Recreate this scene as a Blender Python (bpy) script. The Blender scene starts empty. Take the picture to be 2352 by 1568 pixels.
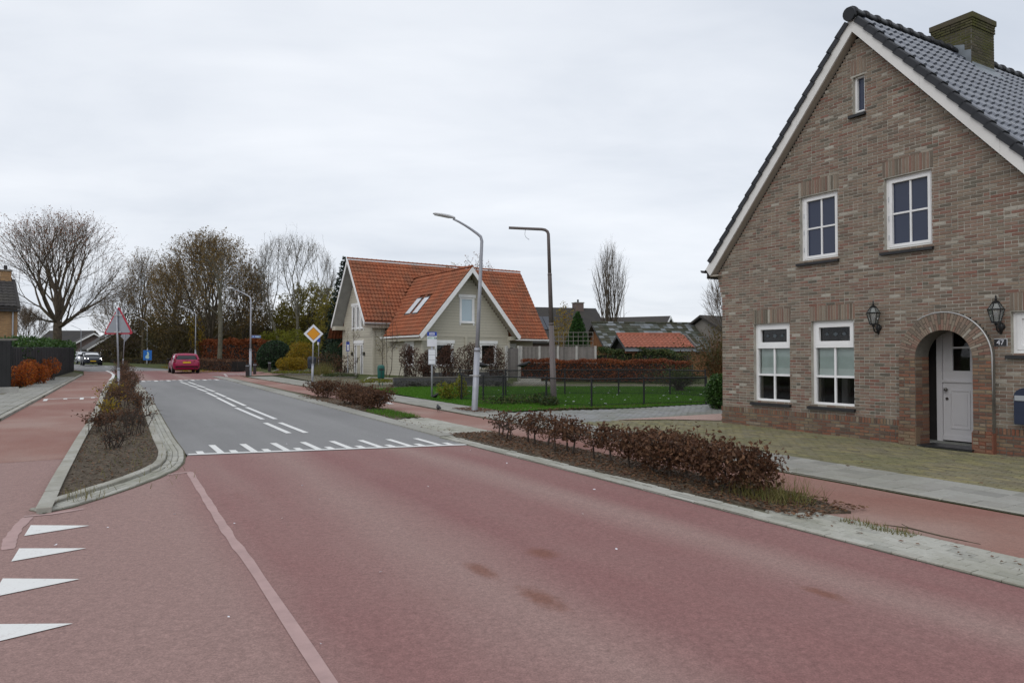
import bpy, math, random
import numpy as np
from mathutils import Vector, Matrix

# ------------------------------------------------------------------ camera, sky, sun, exposure
SC = bpy.context.scene
COL = SC.collection
CAM_H, SLOPE, SLOPE0 = 1.56, 0.0085, 14.0          # eye height, and the street's gentle rise
PITCH = math.radians(1.168)
cam = bpy.data.cameras.new('camera'); cam.lens = 25.07; cam.sensor_width = 36.0
cam.clip_start = 0.1; cam.clip_end = 3000
camo = bpy.data.objects.new('camera', cam); COL.objects.link(camo)
camo.location = (0, 0, CAM_H); camo.rotation_euler = (math.pi / 2 + PITCH, 0, 0)
SC.camera = camo
SC.view_settings.view_transform = 'Standard'; SC.view_settings.look = 'None'
SC.view_settings.gamma = 1.0; SC.view_settings.exposure = 0.36
SC.view_settings.use_curve_mapping = False

SUN_EL, SUN_AZ = math.radians(38), math.radians(205)   # azimuth clockwise from +Y
world = bpy.data.worlds.new('World'); SC.world = world; world.use_nodes = True
wn, wl = world.node_tree.nodes, world.node_tree.links
wn.clear()
w_out = wn.new('ShaderNodeOutputWorld'); w_bg = wn.new('ShaderNodeBackground')
w_bg.inputs['Strength'].default_value = 0.11
sky = wn.new('ShaderNodeTexSky'); sky.sky_type = 'NISHITA'; sky.sun_disc = False
sky.sun_elevation = SUN_EL; sky.sun_rotation = SUN_AZ
sky.air_density = 1.0; sky.dust_density = 2.0
w_tc = wn.new('ShaderNodeTexCoord'); w_sep = wn.new('ShaderNodeSeparateXYZ')
wl.new(w_tc.outputs['Generated'], w_sep.inputs[0])
def wmath(op, a, b):
    n = wn.new('ShaderNodeMath'); n.operation = op
    for i, s in enumerate((a, b)):
        if isinstance(s, (int, float)): n.inputs[i].default_value = s
        else: wl.new(s, n.inputs[i])
    return n.outputs[0]
zz = wmath('ADD', wmath('MAXIMUM', w_sep.outputs[2], 0.0), 0.16)     # cloud deck seen in perspective
w_cmb = wn.new('ShaderNodeCombineXYZ')
wl.new(wmath('DIVIDE', w_sep.outputs[0], zz), w_cmb.inputs[0])
wl.new(wmath('DIVIDE', w_sep.outputs[1], zz), w_cmb.inputs[1])
def wnoise(scale, detail, rough, seed, sx=1.0, dist=0.3):
    mp = wn.new('ShaderNodeMapping'); mp.inputs['Scale'].default_value = (sx, 1, 1)
    mp.inputs['Location'].default_value = (seed, seed * 1.7, 0)
    wl.new(w_cmb.outputs[0], mp.inputs[0])
    n = wn.new('ShaderNodeTexNoise'); n.inputs['Scale'].default_value = scale
    n.inputs['Detail'].default_value = detail; n.inputs['Roughness'].default_value = rough
    n.inputs['Distortion'].default_value = dist
    wl.new(mp.outputs[0], n.inputs['Vector']); return n.outputs['Fac']
n1 = wnoise(0.55, 5, 0.5, 3.1, 0.75); n2 = wnoise(1.7, 6, 0.55, 8.3, 0.6)
cl = wmath('ADD', wmath('MULTIPLY', n1, 0.62), wmath('MULTIPLY', n2, 0.38))
w_rmp = wn.new('ShaderNodeValToRGB'); wl.new(cl, w_rmp.inputs[0])
e = w_rmp.color_ramp.elements
e[0].position = 0.34; e[0].color = (0.515, 0.555, 0.62, 1)
e[1].position = 0.68; e[1].color = (0.79, 0.81, 0.845, 1)
m_ = e.new(0.50); m_.color = (0.66, 0.69, 0.74, 1)
w_sc = wn.new('ShaderNodeVectorMath'); w_sc.operation = 'SCALE'; w_sc.inputs['Scale'].default_value = 1 / 0.11
wl.new(w_rmp.outputs[0], w_sc.inputs[0])
w_mix = wn.new('ShaderNodeMix'); w_mix.data_type = 'RGBA'; w_mix.inputs[0].default_value = 0.93
wl.new(sky.outputs[0], w_mix.inputs[6]); wl.new(w_sc.outputs[0], w_mix.inputs[7])
wl.new(w_mix.outputs[2], w_bg.inputs[0]); wl.new(w_bg.outputs[0], w_out.inputs[0])

sl = bpy.data.lights.new('sun', 'SUN'); sl.energy = 0.6; sl.angle = math.radians(40); sl.color = (1.0, 0.97, 0.93)
so = bpy.data.objects.new('sun', sl); COL.objects.link(so)
so.rotation_euler = (math.pi / 2 - SUN_EL, 0, math.pi - SUN_AZ)

# ------------------------------------------------------------------ places
FPX, CX, CY = 1637.8, 1176.0, 784.1                   # the survey photo's focal length and centre
def ray(px, py):
    a = (px - CX) / FPX; b = (CY - py) / FPX
    return a, math.cos(PITCH) - b * math.sin(PITCH), math.sin(PITCH) + b * math.cos(PITCH)
def gz(y): return SLOPE * (min(y, 130.0) - SLOPE0)
def G(px, py, dz=0.0):
    r = ray(px, py); t = (CAM_H + SLOPE0 * SLOPE - dz) / (SLOPE * r[1] - r[2])
    return Vector((r[0] * t, r[1] * t, CAM_H + r[2] * t))
def at(px, py, D):
    r = ray(px, py); t = D / r[1]
    return Vector((r[0] * t, D, CAM_H + r[2] * t))
def gx(px, D):                                        # ground point at image column px and depth D
    x = (px - CX) / FPX * D
    return Vector((x, D, gz(D)))
RA = math.radians(30.2)                               # the street runs 30 degrees left of the view
def R(p, q, dz=0.0):                                  # p metres along the street, q metres across it
    x = -math.sin(RA) * p + math.cos(RA) * q; y = math.cos(RA) * p + math.sin(RA) * q
    return Vector((x, y, gz(y) + dz))

# ------------------------------------------------------------------ mesh helpers
class MB:
    def __init__(s): s.v = []; s.f = []
    def add(s, vs, fs):
        o = len(s.v); s.v += [tuple(v) for v in vs]; s.f += [tuple(i + o for i in f) for f in fs]; return s
    def box(s, x0, x1, y0, y1, z0, z1):
        return s.add([(x0, y0, z0), (x1, y0, z0), (x1, y1, z0), (x0, y1, z0), (x0, y0, z1), (x1, y0, z1), (x1, y1, z1), (x0, y1, z1)],
                     [(3, 2, 1, 0), (4, 5, 6, 7), (0, 1, 5, 4), (1, 2, 6, 5), (2, 3, 7, 6), (3, 0, 4, 7)])
    def hexa(s, p):                                   # eight corners, bottom ring then top ring
        return s.add(p, [(3, 2, 1, 0), (4, 5, 6, 7), (0, 1, 5, 4), (1, 2, 6, 5), (2, 3, 7, 6), (3, 0, 4, 7)])
    def extr(s, pts, vec):
        n = len(pts); vec = Vector(vec); pts = [Vector(p) for p in pts]
        return s.add(pts + [p + vec for p in pts], [tuple(range(n))[::-1], tuple(range(n, 2 * n))] + [(i, (i + 1) % n, (i + 1) % n + n, i + n) for i in range(n)])
    def tube(s, pts, rad, k=8, cap=True):
        pts = [Vector(p) for p in pts]; n = len(pts)
        if isinstance(rad, (int, float)): rad = [rad] * n
        vs = []; ref = None
        for i, p in enumerate(pts):
            t = (pts[min(i + 1, n - 1)] - pts[max(i - 1, 0)]).normalized()
            if ref is None: ref = Vector((0, 0, 1)) if abs(t.z) < 0.9 else Vector((1, 0, 0))
            a = t.cross(ref).normalized(); b = t.cross(a); ref = b.cross(t) if False else ref
            for j in range(k):
                w = 2 * math.pi * j / k
                vs.append(p + (a * math.cos(w) + b * math.sin(w)) * rad[i])
        fs = [(i * k + j, i * k + (j + 1) % k, (i + 1) * k + (j + 1) % k, (i + 1) * k + j) for i in range(n - 1) for j in range(k)]
        if cap: fs += [tuple(range(k))[::-1], tuple(range((n - 1) * k, n * k))]
        return s.add(vs, fs)
    def lathe(s, prof, k=12, c=(0, 0, 0)):
        vs = []; n = len(prof)
        for r, z in prof:
            for j in range(k):
                w = 2 * math.pi * j / k; vs.append((c[0] + r * math.cos(w), c[1] + r * math.sin(w), c[2] + z))
        fs = [(i * k + j, i * k + (j + 1) % k, (i + 1) * k + (j + 1) % k, (i + 1) * k + j) for i in range(n - 1) for j in range(k)]
        fs += [tuple(range(k))[::-1], tuple(range((n - 1) * k, n * k))]
        return s.add(vs, fs)
    def loft(s, rings, closed=True, caps=True):
        k = len(rings[0]); vs = [p for r in rings for p in r]; n = len(rings)
        m = k if closed else k - 1
        fs = [(i * k + j, i * k + (j + 1) % k, (i + 1) * k + (j + 1) % k, (i + 1) * k + j) for i in range(n - 1) for j in range(m)]
        if caps: fs += [tuple(range(k))[::-1], tuple(range((n - 1) * k, n * k))]
        return s.add(vs, fs)
    def mesh(s, name, mat, smooth=False):
        me = bpy.data.meshes.new(name); me.from_pydata(s.v, [], s.f); me.update()
        if mat: me.materials.append(mat)
        if smooth: me.polygons.foreach_set('use_smooth', [True] * len(me.polygons))
        return me
    def build(s, name, mat, parent=None, smooth=False, loc=None, bevel=0.0):
        o = link(name, s.mesh(name, mat, smooth), parent, loc)
        if bevel:
            b = o.modifiers.new('bevel', 'BEVEL'); b.width = bevel; b.segments = 2; b.limit_method = 'ANGLE'
        return o
def link(name, data, parent=None, loc=None, rot=None, mw=None):
    o = bpy.data.objects.new(name, data); COL.objects.link(o)
    if parent is not None: o.parent = parent
    if mw is not None: o.matrix_local = mw
    if loc is not None: o.location = loc
    if rot is not None: o.rotation_euler = rot
    return o
def npmesh(name, V, T, mat, smooth=False):            # triangles from arrays
    V = np.asarray(V, np.float32); T = np.asarray(T, np.int32)
    me = bpy.data.meshes.new(name); me.vertices.add(len(V)); me.vertices.foreach_set('co', V.ravel())
    k = T.shape[1]
    me.loops.add(T.size); me.loops.foreach_set('vertex_index', T.ravel())
    me.polygons.add(len(T)); me.polygons.foreach_set('loop_start', np.arange(0, T.size, k, dtype=np.int32))
    me.polygons.foreach_set('loop_total', np.full(len(T), k, np.int32))
    if smooth: me.polygons.foreach_set('use_smooth', np.ones(len(T), bool))
    me.update(calc_edges=True); me.validate()
    if mat: me.materials.append(mat)
    return me
def cat(*vt):
    Vs, Ts, o = [], [], 0
    for V, T in vt:
        if len(V) == 0: continue
        Vs.append(V); Ts.append(T + o); o += len(V)
    return np.concatenate(Vs), np.concatenate(Ts)
def edge_tubes(A, B, ra, rb, k=4):                    # one tapered prism per segment
    A = np.asarray(A, float); B = np.asarray(B, float); n = len(A)
    if n == 0: return np.zeros((0, 3)), np.zeros((0, 3), int)
    ra = np.broadcast_to(ra, (n,)); rb = np.broadcast_to(rb, (n,))
    t = B - A; t /= np.linalg.norm(t, axis=1, keepdims=True) + 1e-9
    ref = np.where(np.abs(t[:, 2:3]) < 0.9, np.array([[0, 0, 1.]]), np.array([[1., 0, 0]]))
    a = np.cross(t, ref); a /= np.linalg.norm(a, axis=1, keepdims=True); b = np.cross(t, a)
    w = 2 * np.pi * np.arange(k) / k
    ring = a[:, None] * np.cos(w)[None, :, None] + b[:, None] * np.sin(w)[None, :, None]
    V = np.concatenate([A[:, None] + ring * ra[:, None, None], B[:, None] + ring * rb[:, None, None]], 1).reshape(-1, 3)
    j = np.arange(k); q = np.stack([j, (j + 1) % k, (j + 1) % k + k, j + k], 1)
    tr = np.concatenate([q[:, [0, 1, 2]], q[:, [0, 2, 3]]])
    return V, (tr[None] + (np.arange(n) * 2 * k)[:, None, None]).reshape(-1, 3)
def leaf_tris(P, size, rng, elong=1.7, fold=0.25, updir=None, vary=0.5):
    P = np.asarray(P, float); n = len(P)
    s = size * (1 - vary / 2 + vary * rng.random(n))
    t = rng.normal(size=(n, 3)); 
    if updir is not None: t = t * 0.6 + np.asarray(updir)
    t /= np.linalg.norm(t, axis=1, keepdims=True)
    m = rng.normal(size=(n, 3)); b = np.cross(t, m); b /= np.linalg.norm(b, axis=1, keepdims=True) + 1e-9
    nn = np.cross(t, b)
    L = (s * 0.5)[:, None]; W = (s * 0.5 / elong)[:, None]
    V = np.stack([P - t * L, P + b * W + nn * W * fold * 2, P + t * L, P - b * W + nn * W * fold * 2], 1).reshape(-1, 3)
    T = np.array([[0, 1, 2], [0, 2, 3]])
    return V, (T[None] + (np.arange(n) * 4)[:, None, None]).reshape(-1, 3)
def tag(o, label=None, cat=None, group=None, kind=None):
    if label: o['label'] = label
    if cat: o['category'] = cat
    if group: o['group'] = group
    if kind: o['kind'] = kind
    return o
def thing(name, label, cat, loc=(0, 0, 0), rz=0.0, group=None):
    o = bpy.data.objects.new(name, None); COL.objects.link(o)
    o.empty_display_size = 0.2
    o.location = loc; o.rotation_euler = (0, 0, rz)
    return tag(o, label, cat, group)
def copy_tree(o, parent=None):
    c = o.copy(); COL.objects.link(c)
    if parent is not None: c.parent = parent
    for ch in list(o.children): copy_tree(ch, c)
    return c
def lettering(body, size, mat, parent, loc, rot, name='lettering', align='CENTER', depth=0.001, sx=1.0):
    cu = bpy.data.curves.new(name, 'FONT'); cu.body = body; cu.size = size; cu.align_x = align; cu.align_y = 'CENTER'
    cu.extrude = depth; cu.materials.append(mat); cu.resolution_u = 3
    tmp = bpy.data.objects.new(name, cu); COL.objects.link(tmp); bpy.context.view_layer.update()
    me = bpy.data.meshes.new_from_object(tmp.evaluated_get(bpy.context.evaluated_depsgraph_get()))
    bpy.data.objects.remove(tmp); bpy.data.curves.remove(cu)
    if not me.materials: me.materials.append(mat)
    o = link(name, me, parent, loc, rot); o.scale = (sx, 1, 1); return o

# ------------------------------------------------------------------ materials
def new_mat(name):
    m = bpy.data.materials.new(name); m.use_nodes = True
    nt = m.node_tree; return m, nt, nt.nodes['Principled BSDF']
def ramp(nt, fac, cols, interp='LINEAR'):
    r = nt.nodes.new('ShaderNodeValToRGB'); r.color_ramp.interpolation = interp
    el = r.color_ramp.elements
    while len(el) < len(cols): el.new(0.5)
    for i, c in enumerate(cols):
        el[i].position = i / (len(cols) - 1) if interp == 'LINEAR' else i / len(cols)
        el[i].color = (*c, 1)
    nt.links.new(fac, r.inputs[0]); return r.outputs[0]
def noise(nt, vec, scale, detail=4, rough=0.55, stretch=None, rot=0.0):
    if stretch:
        mp = nt.nodes.new('ShaderNodeMapping'); mp.inputs['Scale'].default_value = stretch
        mp.inputs['Rotation'].default_value = (0, 0, rot)
        nt.links.new(vec, mp.inputs[0]); vec = mp.outputs[0]
    n = nt.nodes.new('ShaderNodeTexNoise'); n.inputs['Scale'].default_value = scale
    n.inputs['Detail'].default_value = detail; n.inputs['Roughness'].default_value = rough
    nt.links.new(vec, n.inputs['Vector']); return n.outputs['Fac']
def mixc(nt, fac, a, b, mode='MIX'):
    n = nt.nodes.new('ShaderNodeMix'); n.data_type = 'RGBA'; n.blend_type = mode
    for i, s in ((0, fac), (6, a), (7, b)):
        if isinstance(s, (int, float)): n.inputs[i].default_value = s
        elif isinstance(s, tuple): n.inputs[i].default_value = (*s, 1)
        else: nt.links.new(s, n.inputs[i])
    return n.outputs[2]
def maprange(nt, v, a, b, c=0.0, d=1.0):
    n = nt.nodes.new('ShaderNodeMapRange'); n.inputs[1].default_value = a; n.inputs[2].default_value = b
    n.inputs[3].default_value = c; n.inputs[4].default_value = d; nt.links.new(v, n.inputs[0]); return n.outputs[0]
def bump(nt, h, b, strength, dist=0.01):
    n = nt.nodes.new('ShaderNodeBump'); n.inputs['Strength'].default_value = strength; n.inputs['Distance'].default_value = dist
    nt.links.new(h, n.inputs['Height']); nt.links.new(n.outputs[0], b.inputs['Normal'])
def coord(nt, kind='Object'):
    if kind == 'World':
        return nt.nodes.new('ShaderNodeNewGeometry').outputs['Position']
    return nt.nodes.new('ShaderNodeTexCoord').outputs[kind]
def island(nt):                                       # a random number per piece, joined or separate
    g = nt.nodes.new('ShaderNodeNewGeometry'); oi = nt.nodes.new('ShaderNodeObjectInfo')
    cmb = nt.nodes.new('ShaderNodeCombineXYZ')
    nt.links.new(g.outputs['Random Per Island'], cmb.inputs[0]); nt.links.new(oi.outputs['Random'], cmb.inputs[1])
    w = nt.nodes.new('ShaderNodeTexWhiteNoise'); w.noise_dimensions = '2D'
    sc = nt.nodes.new('ShaderNodeVectorMath'); sc.operation = 'SCALE'; sc.inputs['Scale'].default_value = 917.0
    nt.links.new(cmb.outputs[0], sc.inputs[0]); nt.links.new(sc.outputs[0], w.inputs['Vector'])
    return w.outputs['Value']
def plain(name, col, rough=0.7, var=0.12, scale=3.0, bmp=0.0, bscale=80, spec=0.4, metal=0.0, kind='Object', dirt=None, dirt_amt=0.5, coat=0.0):
    m, nt, b = new_mat(name); v = coord(nt, kind)
    f = noise(nt, v, scale, 5, 0.6)
    lo = tuple(c * (1 - var * 1.6) for c in col); hi = tuple(min(1, c * (1 + var)) for c in col)
    c = ramp(nt, maprange(nt, f, 0.3, 0.7), [lo, col, hi])
    if dirt:
        d = noise(nt, v, scale * 0.6, 7, 0.7)
        c = mixc(nt, maprange(nt, d, 0.5, 0.72, 0, dirt_amt), c, dirt)
    nt.links.new(c, b.inputs['Base Color'])
    b.inputs['Roughness'].default_value = rough; b.inputs['Specular IOR Level'].default_value = spec
    b.inputs['Metallic'].default_value = metal; b.inputs['Coat Weight'].default_value = coat
    if bmp: bump(nt, noise(nt, v, bscale, 3), b, bmp)
    return m
def pieces(name, cols, rough=0.85, bmp=0.3, bscale=60, grime=None, gamt=0.4, gscale=0.6, spec=0.3, kind='World', blotch=0.25):
    m, nt, b = new_mat(name); v = coord(nt, kind)
    c = ramp(nt, island(nt), cols)
    f = noise(nt, v, bscale * 0.5, 4, 0.6)
    c = mixc(nt, blotch, c, ramp(nt, maprange(nt, f, 0.3, 0.7), [(0.35,) * 3, (1.0,) * 3]), 'MULTIPLY')
    if grime:
        c = mixc(nt, maprange(nt, noise(nt, v, gscale, 6, 0.65), 0.42, 0.7, 0, gamt), c, grime)
    nt.links.new(c, b.inputs['Base Color']); b.inputs['Roughness'].default_value = rough
    b.inputs['Specular IOR Level'].default_value = spec
    if bmp: bump(nt, f, b, bmp)
    return m
def leafy(name, cols, trans=0.25, rough=0.6, clump=None, cscale=1.2):
    m, nt, b = new_mat(name)
    c = ramp(nt, island(nt), cols)
    if clump: c = mixc(nt, maprange(nt, noise(nt, coord(nt, 'World'), cscale, 3), 0.45, 0.65, 0, 0.8), c, ramp(nt, island(nt), clump))
    nt.links.new(c, b.inputs['Base Color']); b.inputs['Roughness'].default_value = rough; b.inputs['Specular IOR Level'].default_value = 0.25
    t = nt.nodes.new('ShaderNodeBsdfTranslucent'); nt.links.new(c, t.inputs[0])
    mx = nt.nodes.new('ShaderNodeMixShader'); mx.inputs[0].default_value = trans
    nt.links.new(b.outputs[0], mx.inputs[1]); nt.links.new(t.outputs[0], mx.inputs[2])
    nt.links.new(mx.outputs[0], nt.nodes['Material Output'].inputs[0])
    return m
def glassy(name, tint=(0.02, 0.022, 0.03), see=0.5, rough=0.02, ior=1.5, spec=.6):
    m, nt, b = new_mat(name); b.inputs['Base Color'].default_value = (*tint, 1); b.inputs['Roughness'].default_value = rough
    b.inputs['Specular IOR Level'].default_value = spec
    t = nt.nodes.new('ShaderNodeBsdfTransparent'); mx = nt.nodes.new('ShaderNodeMixShader'); mx.inputs[0].default_value = see
    nt.links.new(b.outputs[0], mx.inputs[1]); nt.links.new(t.outputs[0], mx.inputs[2])
    gl = nt.nodes.new('ShaderNodeBsdfGlossy'); gl.inputs['Roughness'].default_value = rough
    fr = nt.nodes.new('ShaderNodeFresnel'); fr.inputs[0].default_value = ior
    m2 = nt.nodes.new('ShaderNodeMixShader'); nt.links.new(fr.outputs[0], m2.inputs[0])
    nt.links.new(mx.outputs[0], m2.inputs[1]); nt.links.new(gl.outputs[0], m2.inputs[2])
    nt.links.new(m2.outputs[0], nt.nodes['Material Output'].inputs[0])
    return m
def asphalt(name, base, worn, dark, stretch_rot, speck=0.25, bands=True, rust=None, tracks=None, spots=()):
    m, nt, b = new_mat(name); v = coord(nt, 'World')
    mp = nt.nodes.new('ShaderNodeMapping'); mp.vector_type = 'POINT'; mp.inputs['Rotation'].default_value = (0, 0, -stretch_rot)
    nt.links.new(v, mp.inputs[0]); rv = mp.outputs[0]     # x now across the street, y along it
    big = noise(nt, rv, 1.0, 4, 0.5, stretch=(0.75, 0.07, 1)) if bands else noise(nt, rv, 0.35, 4, 0.5)
    med = noise(nt, rv, 1.3, 5, 0.6, stretch=(1, 0.45, 1)); fine = noise(nt, v, 90, 3, 0.7); sp = noise(nt, v, 28, 5, 0.75)
    c = ramp(nt, maprange(nt, big, 0.33, 0.66), [dark, base, worn])
    c = mixc(nt, maprange(nt, med, 0.42, 0.75, 0, 0.45), c, worn)
    if rust: c = mixc(nt, maprange(nt, noise(nt, rv, 0.9, 6, 0.7, stretch=(1, 0.4, 1)), 0.60, 0.74, 0, 0.5), c, rust)
    if tracks:                                            # worn wheel tracks at fixed distances across the road
        sp_ = nt.nodes.new('ShaderNodeSeparateXYZ'); nt.links.new(rv, sp_.inputs[0])
        wob = nt.nodes.new('ShaderNodeMath'); wob.operation = 'MULTIPLY_ADD'; wob.inputs[1].default_value = .7; nt.links.new(noise(nt, rv, 1.0, 3, .5, stretch=(.5, .12, 1)), wob.inputs[0]); nt.links.new(sp_.outputs[0], wob.inputs[2])
        r = nt.nodes.new('ShaderNodeValToRGB'); nt.links.new(maprange(nt, wob.outputs[0], -1.65, 6.35), r.inputs[0]); el = r.color_ramp.elements
        while len(el) < len(tracks): el.new(.5)
        for i, (q, f) in enumerate(tracks): el[i].position = (q + 2) / 8; el[i].color = (f, f, f, 1)
        c = mixc(nt, r.outputs[0], mixc(nt, .5, c, dark), worn)
    for p_, q_, a_, b_ in spots:                          # rusty stains
        mp2 = nt.nodes.new('ShaderNodeMapping'); mp2.inputs['Location'].default_value = (-q_ / b_, -p_ / a_, 0); mp2.inputs['Scale'].default_value = (1 / b_, 1 / a_, 0); nt.links.new(rv, mp2.inputs[0])
        ln_ = nt.nodes.new('ShaderNodeVectorMath'); ln_.operation = 'LENGTH'; nt.links.new(mp2.outputs[0], ln_.inputs[0])
        ad_ = nt.nodes.new('ShaderNodeMath'); ad_.operation = 'ADD'; nt.links.new(ln_.outputs['Value'], ad_.inputs[0]); nt.links.new(noise(nt, v, 9, 6, .8), ad_.inputs[1])
        c = mixc(nt, maprange(nt, ad_.outputs[0], 1.25, .75, 0, .7), c, rust)
    c = mixc(nt, speck * .9, c, ramp(nt, maprange(nt, noise(nt, v, 14, 6, 0.85), 0.35, 0.65), [(0.74,) * 3, (1.18,) * 3]), 'MULTIPLY')
    c = mixc(nt, speck, c, ramp(nt, maprange(nt, fine, 0.3, 0.7), [(0.30,) * 3, (1.25,) * 3]), 'MULTIPLY')
    c = mixc(nt, speck * 0.8, c, ramp(nt, maprange(nt, sp, 0.3, 0.7), [(0.5,) * 3, (1.2,) * 3]), 'MULTIPLY')
    nt.links.new(c, b.inputs['Base Color']); b.inputs['Roughness'].default_value = 0.85; b.inputs['Specular IOR Level'].default_value = 0.25
    bump(nt, fine, b, 0.25, 0.004); return m
def paint_mat(name, col, rough=0.6, wear=0.25, under=(0.2, 0.19, 0.19)):
    m, nt, b = new_mat(name); v = coord(nt, 'World')
    c = mixc(nt, maprange(nt, noise(nt, v, 22, 8, 0.8), 0.55, 0.66, 0, wear), col, under)
    c = mixc(nt, 0.25, c, ramp(nt, noise(nt, v, 60, 3), [(0.7,) * 3, (1.1,) * 3]), 'MULTIPLY')
    nt.links.new(c, b.inputs['Base Color']); b.inputs['Roughness'].default_value = rough; return m
def soil_mat(name, cols, scale=18):
    m, nt, b = new_mat(name); v = coord(nt, 'World')
    f = noise(nt, v, scale, 8, 0.7); c = ramp(nt, maprange(nt, f, 0.28, 0.72), cols)
    nt.links.new(c, b.inputs['Base Color']); b.inputs['Roughness'].default_value = 0.95; b.inputs['Specular IOR Level'].default_value = 0.15
    bump(nt, f, b, 0.8, 0.03); return m

M = {}
M['red'] = asphalt('red_asphalt', (0.285, 0.140, 0.130), (0.35, 0.238, 0.212), (0.245, 0.106, 0.104), RA, 0.45, True, (0.21, 0.085, 0.055), [(-1.0, .75), (.75, .8), (1.25, .2), (1.85, .3), (2.45, .78), (3.1, .15), (4.2, .2), (4.62, .78), (5.05, .15), (5.7, .1)], [(5.0, 3.2, .28, .20), (4.85, 2.55, .35, .14), (4.1, 2.62, .45, .16), (3.2, 4.35, .3, .12)])
M['red_path'] = asphalt('red_path_asphalt', (0.29, 0.155, 0.125), (0.34, 0.225, 0.19), (0.265, 0.128, 0.103), RA, 0.30, False)
M['grey'] = asphalt('grey_asphalt', (0.228, 0.226, 0.226), (0.262, 0.26, 0.258), (0.195, 0.193, 0.193), RA, 0.25)
M['patch'] = plain('sealed_joint', (0.40, 0.27, 0.255), 0.8, 0.08, 6, 0.2, 120, kind='World')
M['white_paint'] = paint_mat('white_road_paint', (0.72, 0.72, 0.70), 0.6, 0.55, (0.36, 0.27, 0.26))
M['worn_paint'] = paint_mat('worn_road_paint', (0.70, 0.70, 0.69), 0.6, 0.95, (0.24, 0.24, 0.24))
M['kerb'] = pieces('concrete_kerb', [(0.33, 0.32, 0.28), (0.42, 0.41, 0.365), (0.37, 0.355, 0.305)], 0.9, 0.2, 40, (0.16, 0.15, 0.10), 0.5, 1.4)
M['paver_grey'] = pieces('grey_paver', [(0.33, 0.325, 0.29), (0.44, 0.435, 0.39), (0.38, 0.37, 0.325), (0.47, 0.465, 0.42)], 0.9, 0.25, 50, (0.17, 0.17, 0.11), 0.5, 0.9)
M['tile_grey'] = pieces('grey_pavement_tile', [(0.25, 0.245, 0.225), (0.34, 0.335, 0.305), (0.295, 0.285, 0.26)], 0.9, 0.2, 40, (0.19, 0.185, 0.13), 0.45, 0.8)
M['paver_yellow'] = pieces('yellow_paver', [(0.14, 0.125, 0.080), (0.23, 0.20, 0.125), (0.18, 0.165, 0.115), (0.27, 0.235, 0.12), (0.16, 0.14, 0.095)], 0.9, 0.25, 50, (0.115, 0.125, 0.045), 0.6, 0.7)
M['paver_drive'] = pieces('drive_paver', [(0.21, 0.215, 0.215), (0.29, 0.295, 0.295), (0.25, 0.245, 0.235)], 0.9, 0.25, 50, (0.13, 0.135, 0.08), 0.6, 0.7)
M['joint'] = soil_mat('sandy_joint', [(0.08, 0.08, 0.05), (0.14, 0.13, 0.09), (0.19, 0.175, 0.13)], 30)
M['joint_dark'] = soil_mat('mossy_joint', [(0.025, 0.030, 0.012), (0.04, 0.042, 0.018), (0.06, 0.058, 0.028)], 30)
M['soil'] = soil_mat('dark_soil', [(0.038, 0.030, 0.022), (0.095, 0.075, 0.055), (0.19, 0.155, 0.115)], 14)
M['ground'] = soil_mat('verge_ground', [(0.045, 0.06, 0.018), (0.075, 0.09, 0.03), (0.10, 0.09, 0.05)], 3)
M['lawn'] = soil_mat('lawn_turf', [(0.035, 0.085, 0.012), (0.055, 0.13, 0.016), (0.08, 0.165, 0.02)], 9)
M['grit'] = soil_mat('pink_grit', [(0.28, 0.17, 0.14), (0.42, 0.30, 0.26), (0.52, 0.40, 0.36)], 45)
M['brick'] = pieces('weathered_brick', [(0.12, 0.108, 0.088), (0.29, 0.215, 0.162), (0.235, 0.19, 0.145), (0.225, 0.105, 0.08), (0.31, 0.245, 0.185), (0.16, 0.13, 0.105), (0.285, 0.19, 0.148), (0.22, 0.192, 0.15), (0.265, 0.135, 0.105), (0.27, 0.21, 0.16), (0.20, 0.115, 0.09), (0.14, 0.128, 0.10), (0.255, 0.18, 0.138), (0.27, 0.225, 0.175), (0.46, 0.43, 0.37)], 0.9, 0.5, 70, (0.20, 0.17, 0.135), 0.40, 0.7, 0.2, blotch=0.38)
M['brick_red'] = pieces('redder_brick', [(0.12, 0.095, 0.075), (0.25, 0.10, 0.065), (0.21, 0.14, 0.095), (0.26, 0.20, 0.13), (0.28, 0.12, 0.075), (0.15, 0.085, 0.065), (0.33, 0.27, 0.20)], 0.9, 0.5, 70, (0.12, 0.10, 0.07), 0.35, 0.9, 0.2, blotch=0.45)
M['brick_moss'] = pieces('mossy_brick', [(0.055, 0.05, 0.03), (0.10, 0.085, 0.06), (0.085, 0.08, 0.04), (0.13, 0.11, 0.08)], 0.95, 0.5, 60, (0.07, 0.075, 0.012), 0.85, 2.2, 0.2, blotch=0.5)
M['mortar'] = plain('grey_mortar', (0.37, 0.35, 0.305), 0.95, 0.2, 4, 0.3, 90)
M['mortar_dark'] = plain('dark_mortar', (0.14, 0.13, 0.11), 0.95, 0.2, 4, 0.3, 90)
M['white'] = plain('white_paintwork', (0.78, 0.78, 0.78), 0.45, 0.05, 1.5, dirt=(0.45, 0.44, 0.40), dirt_amt=0.25)
M['offwhite'] = plain('offwhite_bargeboard', (0.68, 0.67, 0.65), 0.5, 0.05, 1.2, dirt=(0.42, 0.40, 0.36), dirt_amt=0.3)
M['door_white'] = plain('door_paint', (0.56, 0.55, 0.56), 0.4, 0.04, 1.0)
M['soffit'] = plain('beige_soffit', (0.36, 0.32, 0.27), 0.7, 0.06, 2)
M['black_tile'] = pieces('glazed_black_tile', [(0.042, 0.052, 0.080), (0.062, 0.074, 0.105), (0.052, 0.062, 0.092)], 0.24, 0.1, 12, None, spec=1.0, blotch=0.15)
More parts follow.
